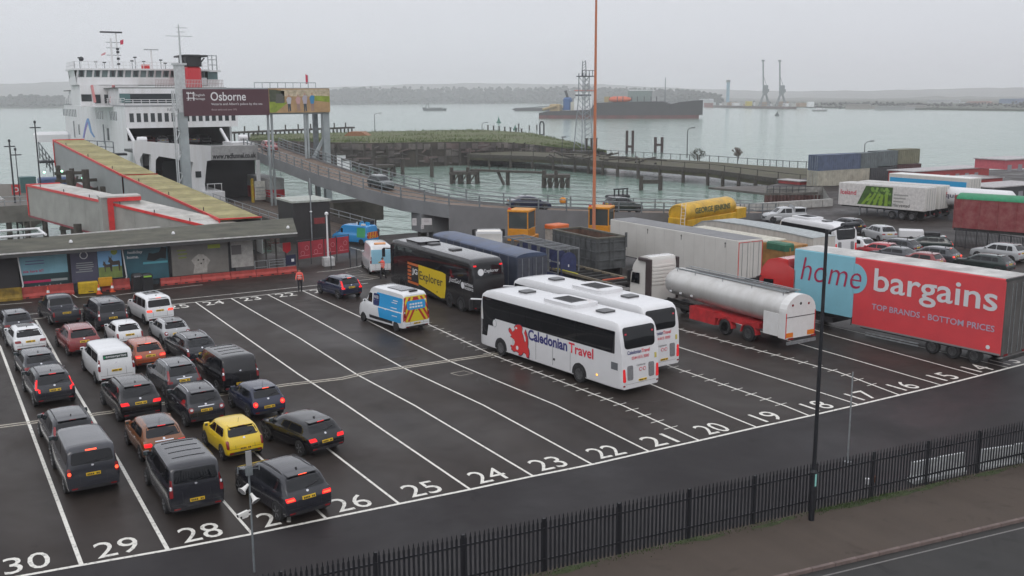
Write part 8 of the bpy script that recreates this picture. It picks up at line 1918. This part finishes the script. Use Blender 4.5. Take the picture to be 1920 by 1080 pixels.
person('marshal in coral hi-vis jacket striding before the black coach', gp(718,523), R(-70), 1.86, .2, (.35,-.3))
person('worker in orange jacket half hidden behind the steel cages', (gp(928,462,.9).x, gp(928,462,.9).y, 0), R(120), 1.9, .05, (.4,.4), M('jacket_orange', (.75,.12,.05), .7))

# ------------------------------------------------------------------ shipping and the far side
def wl(x, y): return gp(x, y, WATER)
a_, c_ = wl(1012,222), wl(1308,222); L_ = (c_-a_).length; ang_ = math.atan2((c_-a_).y,(c_-a_).x); k = (a_-CAM).length/1878.5
t = thing('cargo_ship', 'dark red and black cargo ship with blue funnel out on the water', 'ship', (a_.x,a_.y,WATER), ang_)
HUL = M('ship_hull', (.03,.028,.03), .6, noi=.3, nscale=.1); BOOTR = M('ship_red', (.12,.025,.025), .7, noi=.4, nscale=.1)
def S(x): return (x-1012)*k          # metres along the hull from a sighted column
def Zs(y): return (222-y)*k
def hullsec(prof_t, prof_b, half, name, mat):
    b = MB(); n_ = len(prof_t); vs = []
    for (x_, z), (_, z2) in zip(prof_t, prof_b):
        u_ = (x_-1012)/296; w = half*min(1, (u_*9+.35), (1-u_)*5+.03); vs += [(S(x_),-w,z2),(S(x_),-w,z),(S(x_),w,z),(S(x_),w,z2)]
    b.add(vs, [(i*4+j,(i+1)*4+j,(i+1)*4+(j+1)%4,i*4+(j+1)%4) for i in range(n_-1) for j in range(4)]+[(0,1,2,3),tuple(reversed(range((n_-1)*4,n_*4)))]); b.build(name, mat, t)
xs_ = [1012,1030,1060,1110,1118,1150,1200,1240,1252,1270,1290,1303,1308]
topz = [Zs(y) for y in (212,209,208,206,194,193,192,192,197,193,191,190,190)]
wlz = [Zs(216)]*13
hullsec(list(zip(xs_,topz)), list(zip(xs_,wlz)), 11, 'hull', HUL); hullsec([(x_-(0 if x_ < 1290 else (x_-1290)*.35), z) for x_, z in zip(xs_,wlz)], [(x_, -1) for x_ in xs_], 10.9, 'boot_topping', BOOTR)
B('bridge_block', CLEAN, t, S(1079), S(1112), -8, 8, Zs(208), Zs(186)); B('bridge_top', CLEAN, t, S(1082), S(1110), -9, 9, Zs(186), Zs(175)); B('bridge_windows', FGL, t, S(1081.5), S(1110.5), -9.1, -9.02, Zs(182), Zs(179)); B('bridge_stripe', M('ship_coral', (.5,.15,.1), .5), t, S(1080), S(1112), -9.2, 9.2, Zs(173), Zs(171))
B('funnel', M('ship_blue', (.03,.10,.28), .5), t, S(1057), S(1072), -4, 4, Zs(207), Zs(184), 1.5); MB().tube((S(1064),0,Zs(184)), (S(1060),0,Zs(172)), 1.2, n=8).build('exhaust', BLACK, t)
B('aft_house', M('ship_cream', (.5,.48,.4), .5), t, S(1072), S(1079), -6, 6, Zs(208), Zs(192)); B('aft_gear', M('ship_ochre', (.36,.26,.12), .6), t, S(1032), S(1052), -5, 5, Zs(209), Zs(196), 1)
MB().tube((S(1020),-6,Zs(206)), (S(1046),-6,Zs(199)), 1.2, n=8).build('boom', M('ship_ochre', (.36,.26,.12)), t)
MB().lathe([(.3,0),(2.0,1.5),(2.6,5),(2.6,14),(1.5,19),(.3,20)], 12, 'x', (S(1142),-7,Zs(188))).build('lifeboat', M('lifeboat_orange', (.6,.12,.05), .5), t, smooth=40); B('lifeboat_cradle', M('ship_ochre', (.36,.26,.12)), t, S(1134), S(1142), -8, 4, Zs(193), Zs(183))
B('hatch_block', M('ship_grey_green', (.2,.24,.23), .6), t, S(1176), S(1216), -7, 7, Zs(193), Zs(173)); B('hatch_cover', CLEAN, t, S(1178), S(1218), -7.3, 7.3, Zs(173), Zs(171.5))
for x_ in (1158,1168,1184,1194,1206,1218,1228): MB().tube((S(x_),-9.5,Zs(192)), (S(x_),-9.5,Zs(183)), .35, n=5).build('stanchion', HUL, t)
MB().tube((S(1241),0,Zs(192)), (S(1241),0,Zs(150)), .55,.25, n=6).build('foremast', GREYSTEEL, t)
a_, c_ = wl(962,208), wl(1060,208); k2 = (a_-CAM).length/1878.5; o = thing('barge', 'low grey barge with crane jib beyond the cargo ship stern', 'barge', (a_.x,a_.y,WATER), math.atan2((c_-a_).y,(c_-a_).x)); L_ = (c_-a_).length; MB().prism([(0,3*k2),(8*k2,0),(L_,0),(L_,6*k2),(8*k2,5*k2)], 'y', -6, 6).build('hull', HUL, o); B('deck_gear', M('ship_ochre', (.36,.26,.12)), o, L_*.72, L_*.95, -3, 3, 6*k2, 10*k2); MB().tube((2*k2,0,4*k2), (L_*.8,0,9*k2), 1.0, n=6).build('jib', GREYSTEEL, o)
a_, c_ = wl(794,207.5), wl(836,207.5); k3 = (a_-CAM).length/1878.5; o = thing('work_boat', 'small dark work boat with stern gantry left of the buoys', 'boat', (a_.x,a_.y,WATER), math.atan2((c_-a_).y,(c_-a_).x)); L_ = (c_-a_).length; MB().prism([(0,6*k3),(2*k3,-1),(L_*.94,-1),(L_,4*k3),(L_*.9,4*k3),(L_*.3,3*k3)], 'y', -4, 4).build('hull', M('workboat_green', (.06,.075,.075), .7), o); B('gear', M('workboat_grey', (.15,.16,.16), .7), o, L_*.3, L_*.85, -3, 3, 3*k3, 5.5*k3)
for u_ in (.08,.26): MB().tube((L_*u_,0,3*k3), (L_*(.16+.06*(u_ > .1)),0,13*k3), .6, n=6).build('gantry_leg', M('workboat_grey', (.15,.16,.16)), o)
def buoy(label, x, y, h, mat):
    q_ = wl(x, y); k_ = (q_-CAM).length/1878.5; o = thing('buoy', label, 'buoy', q_, 0, 'navigation buoys'); MB().lathe([(4*k_,-.3),(4.4*k_,1.5*k_),(3*k_,2.4*k_)], 12).build('float', mat, o); MB().lathe([(2.6*k_,2.4*k_),(.5*k_,h*k_)], 8).build('tower', mat, o); MB().ico((0,0,h*k_), 1.0*k_, 1).build('topmark', mat, o)
GB = M('buoy_green', (.02,.13,.09), .6); buoy('green conical buoy in mid channel', 935, 230, 10, GB); buoy('small green buoy near the pier edge posts', 966, 243, 8, GB); buoy('small dark buoy below the twin cranes', 1457, 217, 7, M('buoy_dark', (.05,.06,.06), .7))
for i, (x_, y_, h_) in enumerate(((972.5,245,12),(992.5,243,7),(1006.5,243,8))):
    q_ = wl(x_, y_); k_ = (q_-CAM).length/1878.5; o = thing('mooring_pile', ['tall lone pile beside the small green buoy','thin lone pile in the water right of the buoy','lone pile just left of the arch frame'][i], 'pile', q_); MB().tube((0,0,-1), (0,0,h_*k_), 1.3*k_, n=8).build('shaft', TIMBER, o); B('cap', TIMBER, o, -1.4*k_, 1.4*k_, -1.4*k_, 1.4*k_, h_*k_, (h_+.8)*k_)
# jetty with two cranes on the right
t = thing('port_jetty', 'long low jetty with sheds across the water on the right', 'jetty')
a_, c_ = wl(1330,201.2), wl(1555,206.5); d = c_-a_; ang_ = math.atan2(d.y,d.x); t.location = (a_.x,a_.y,WATER); t.rotation_euler = (0,0,ang_); L_ = d.length; k = (a_-CAM).length/1878.5
B('deck', M('jetty_brown', (.10,.06,.05), .8, noi=.4, nscale=.05), t, 0, L_*.72, -8, 12, 0, 3.4*k); B('red_wall', M('jetty_red', (.22,.06,.05), .7), t, -3*k, 40*k, -9, -8.2, 0, 8*k)
rr = random.Random(9)
for i in range(16): x_ = L_*i/20; w_ = rr.uniform(5,12)*k; B('shed', [CLEAN, M('shed_pale', (.4,.4,.38), .6), M('shed_tan', (.3,.2,.13), .6)][i % 3], t, x_, x_+w_, 14+rr.uniform(0,12), 30, 3.4*k, (3.4+rr.uniform(3,8))*k)
B('yellow_block', M('block_yellow', (.5,.42,.05), .6), t, 148*k, 156*k, 5, 14, 3.4*k, 11*k)
def crane(label, x):
    q_ = wl(x, 201+(x-1330)*.022); k_ = (q_-CAM).length/1878.5; o = thing('dock_crane', label, 'crane', (q_.x,q_.y,WATER+3*k_), -.54, 'twin dock cranes'); mt = GREYSTEEL
    for sx in (-1,1):
        for sy in (-1,1): MB().beam((sx*9*k_,sy*7*k_,0), (sx*2.5*k_,sy*2.5*k_,21*k_), 1.5*k_).build('leg', mt, o)
    B('portal', mt, o, -3.5*k_, 3.5*k_, -3*k_, 3*k_, 20*k_, 24*k_); B('machine_house', mt, o, -4*k_, 5*k_, -3*k_, 3*k_, 24*k_, 38*k_, .8*k_); B('cabin', mt, o, 4*k_, 7*k_, -1.5*k_, 1.5*k_, 26*k_, 31*k_)
    MB().beam((-3*k_,0,30*k_), (-5.5*k_,0,80*k_), 2.4*k_,2.0*k_).build('jib', mt, o); MB().beam((2*k_,0,38*k_), (-4.4*k_,0,56*k_), .6*k_).build('luffing_tie', mt, o); B('jib_head', mt, o, -8*k_, -3*k_, -1*k_, 1*k_, 79*k_, 82*k_)
    for sx in (-1,1): MB().beam((sx*9*k_,-7*k_,8*k_), (sx*9*k_*.55,7*k_*.55,14*k_), .7*k_).build('leg_brace', mt, o)
    MB().beam((-8*k_,-6.8*k_,4*k_), (8*k_,-6.8*k_,4*k_), .9*k_).build('sill_beam', mt, o)
crane('left of the two grey dock cranes across the water', 1433); crane('right of the two grey dock cranes across the water', 1464)
q_ = wl(1364,201); k_ = (q_-CAM).length/1878.5; o = thing('tower_crane', 'slim pale blue tower left of the dock cranes', 'tower', q_); MB().beam((0,0,0), (0,0,46*k_), 4*k_).build('shaft', M('tower_blue', (.2,.32,.4), .6), o); B('head', GREYSTEEL, o, -3*k_, 3*k_, -2*k_, 2*k_, 44*k_, 48*k_)
a_, c_ = wl(1522,208.5), wl(1552,208.5); k4 = (a_-CAM).length/1878.5; o = thing('work_boat', 'small pale boat in front of the far jetty', 'boat', a_, math.atan2((c_-a_).y,(c_-a_).x)); L_ = (c_-a_).length; MB().prism([(0,2.5*k4),(2*k4,0),(L_-2*k4,0),(L_,3*k4)], 'y', -4, 4).build('hull', M('boat_grey', (.2,.2,.2), .6), o); B('wheelhouse', CLEAN, o, L_*.25, L_*.6, -2, 2, 2.5*k4, 5.5*k4)
# industry, ships and containers on the far right shore
for i, (x0, x1, y1, h_, cc, lb) in enumerate(((1310,1330,200,12,(.45,.46,.47),'white boat moored at the far shore right of the cargo ship'),(1640,1690,206.5,4,(.3,.3,.3),'low grey building at the far shore above the open water'),(1738,1788,199,9,(.42,.43,.44),'long white shed on the far right shore'),(1810,1850,200,7,(.36,.2,.17),'reddish block on the far right shore'),(1872,1900,200,11,(.14,.2,.32),'blue container block on the far right shore'),(1903,1940,201,12,(.2,.24,.36),'dark blue container block at the right edge of the far shore'),(1585,1625,204.5,6,(.28,.25,.23),'brown shed group on the far shore behind the pale boat'),(1696,1730,205.5,5,(.33,.31,.3),'pale shed on the far shore left of the long white shed'))):
    a_, c_ = wl(x0, y1), wl(x1, y1); a_ = a_+Vector((0,0,2)); k_ = (a_-CAM).length/1878.5; o = thing('shore_building', lb, 'building', a_, math.atan2((c_-a_).y,(c_-a_).x)); w = (x1-x0)*k_; mt = M('shore_%d' % i, cc, .7, noi=.2, nscale=.02)
    B('block', mt, o, 0, w, 0, 25, -2, h_*k_*.8); MB().prism([(-.5,h_*k_*.8),(w+.5,h_*k_*.8),(w*.9,h_*k_),(w*.1,h_*k_)], 'y', -1, 26).build('roof', mt, o); B('annex', mt, o, w*1.02, w*1.3, 2, 20, -2, h_*k_*.5)
for i, x_ in enumerate((1250,1262,1275,1290,1300)):
    q_ = wl(x_, 197.8); k_ = (q_-CAM).length/1878.5; o = thing('moored_boat', ['first','second','third','fourth','fifth'][i]+' white boat along the far shore beyond the ship bow', 'boat', q_, -.54, 'white boats along the far shore'); MB().prism([(0,2*k_),(1*k_,0),(8*k_,0),(9*k_,2.4*k_)], 'y', -2*k_, 2*k_).build('hull', CLEAN, o); B('cabin', CLEAN, o, 3*k_, 6*k_, -1.2*k_, 1.2*k_, 2*k_, 3.8*k_)

# dark control cabin beside the linkspan, rails at the head of the olive gangway
a_, c_ = py(549,381,68), py(618,381,68); o = thing('control_cabin', 'dark control cabin with pale flat roof beside the berth road', 'cabin', (a_.x, 68, 0)); w = c_.x-a_.x; h_ = a_.z
B('wall', M('cabin_dark', (.03,.028,.028), .6, noi=.3), o, 0, w, 0, 5, -2, h_); B('roof', M('cabin_pale', (.4,.42,.38), .6, noi=.3), o, -.15, w+.15, -.15, 5.15, h_, h_+.2); B('red_stripe', M('faded_red', (.22,.03,.03), .6, noi=.4), o, w*.55, w*.85, -.02, -.003, h_*.45, h_*.6)
MB().tube((w*.45,-.3,-1), (w*.45,-.3,h_+2.5), .07, n=8).build('lamp_pole', GALV, o); MB().lathe([(.05,0),(.16,.08),(.05,.2)], 10, c=(w*.45,-.3,h_*.75)).build('wall_lamp', CLEAN, o)
t = thing('gangway_platform', 'railed landing platform at the head of the olive gangway', 'platform')
for (xa,ya,xb,yb,Y) in ((72,266,98,300,126),(152,263,212,266,127)):
    a_, c_ = py(xa,ya,Y), py(xb,yb,Y)
    for i in range(5): q_ = a_+(c_-a_)*i/4; MB().tube((q_.x,q_.y,q_.z-2.4), q_, .09, n=6).build('rail_post', GREYSTEEL, t)
    for dz in (0,-.8,-1.6): MB().tube(a_+Vector((0,0,dz)), c_+Vector((0,0,dz)), .07, n=6).build('rail_bar', GREYSTEEL, t)
q_ = py(150,290,127); B('landing', DARKSTEEL, t, q_.x, q_.x+6.5, 126.5, 129, q_.z-.3, q_.z); q_ = py(72,290,126); B('landing', DARKSTEEL, t, q_.x, q_.x+2.8, 125.2, 128, q_.z-1.2, q_.z-.9)
rebase(t, (q_.x,127,WATER))
o = thing('mooring_buoy', 'small orange float on the far rail of the ramp', 'buoy', near_px(1083)[0]+Vector((0,2.9,.9))); MB().ico((0,0,0), .42, 2).build('float', M('float_orange', (.65,.25,.02), .5), o, smooth=60); MB().tube((0,0,.35), (0,0,.6), .06, n=6).build('eye', GALV, o)
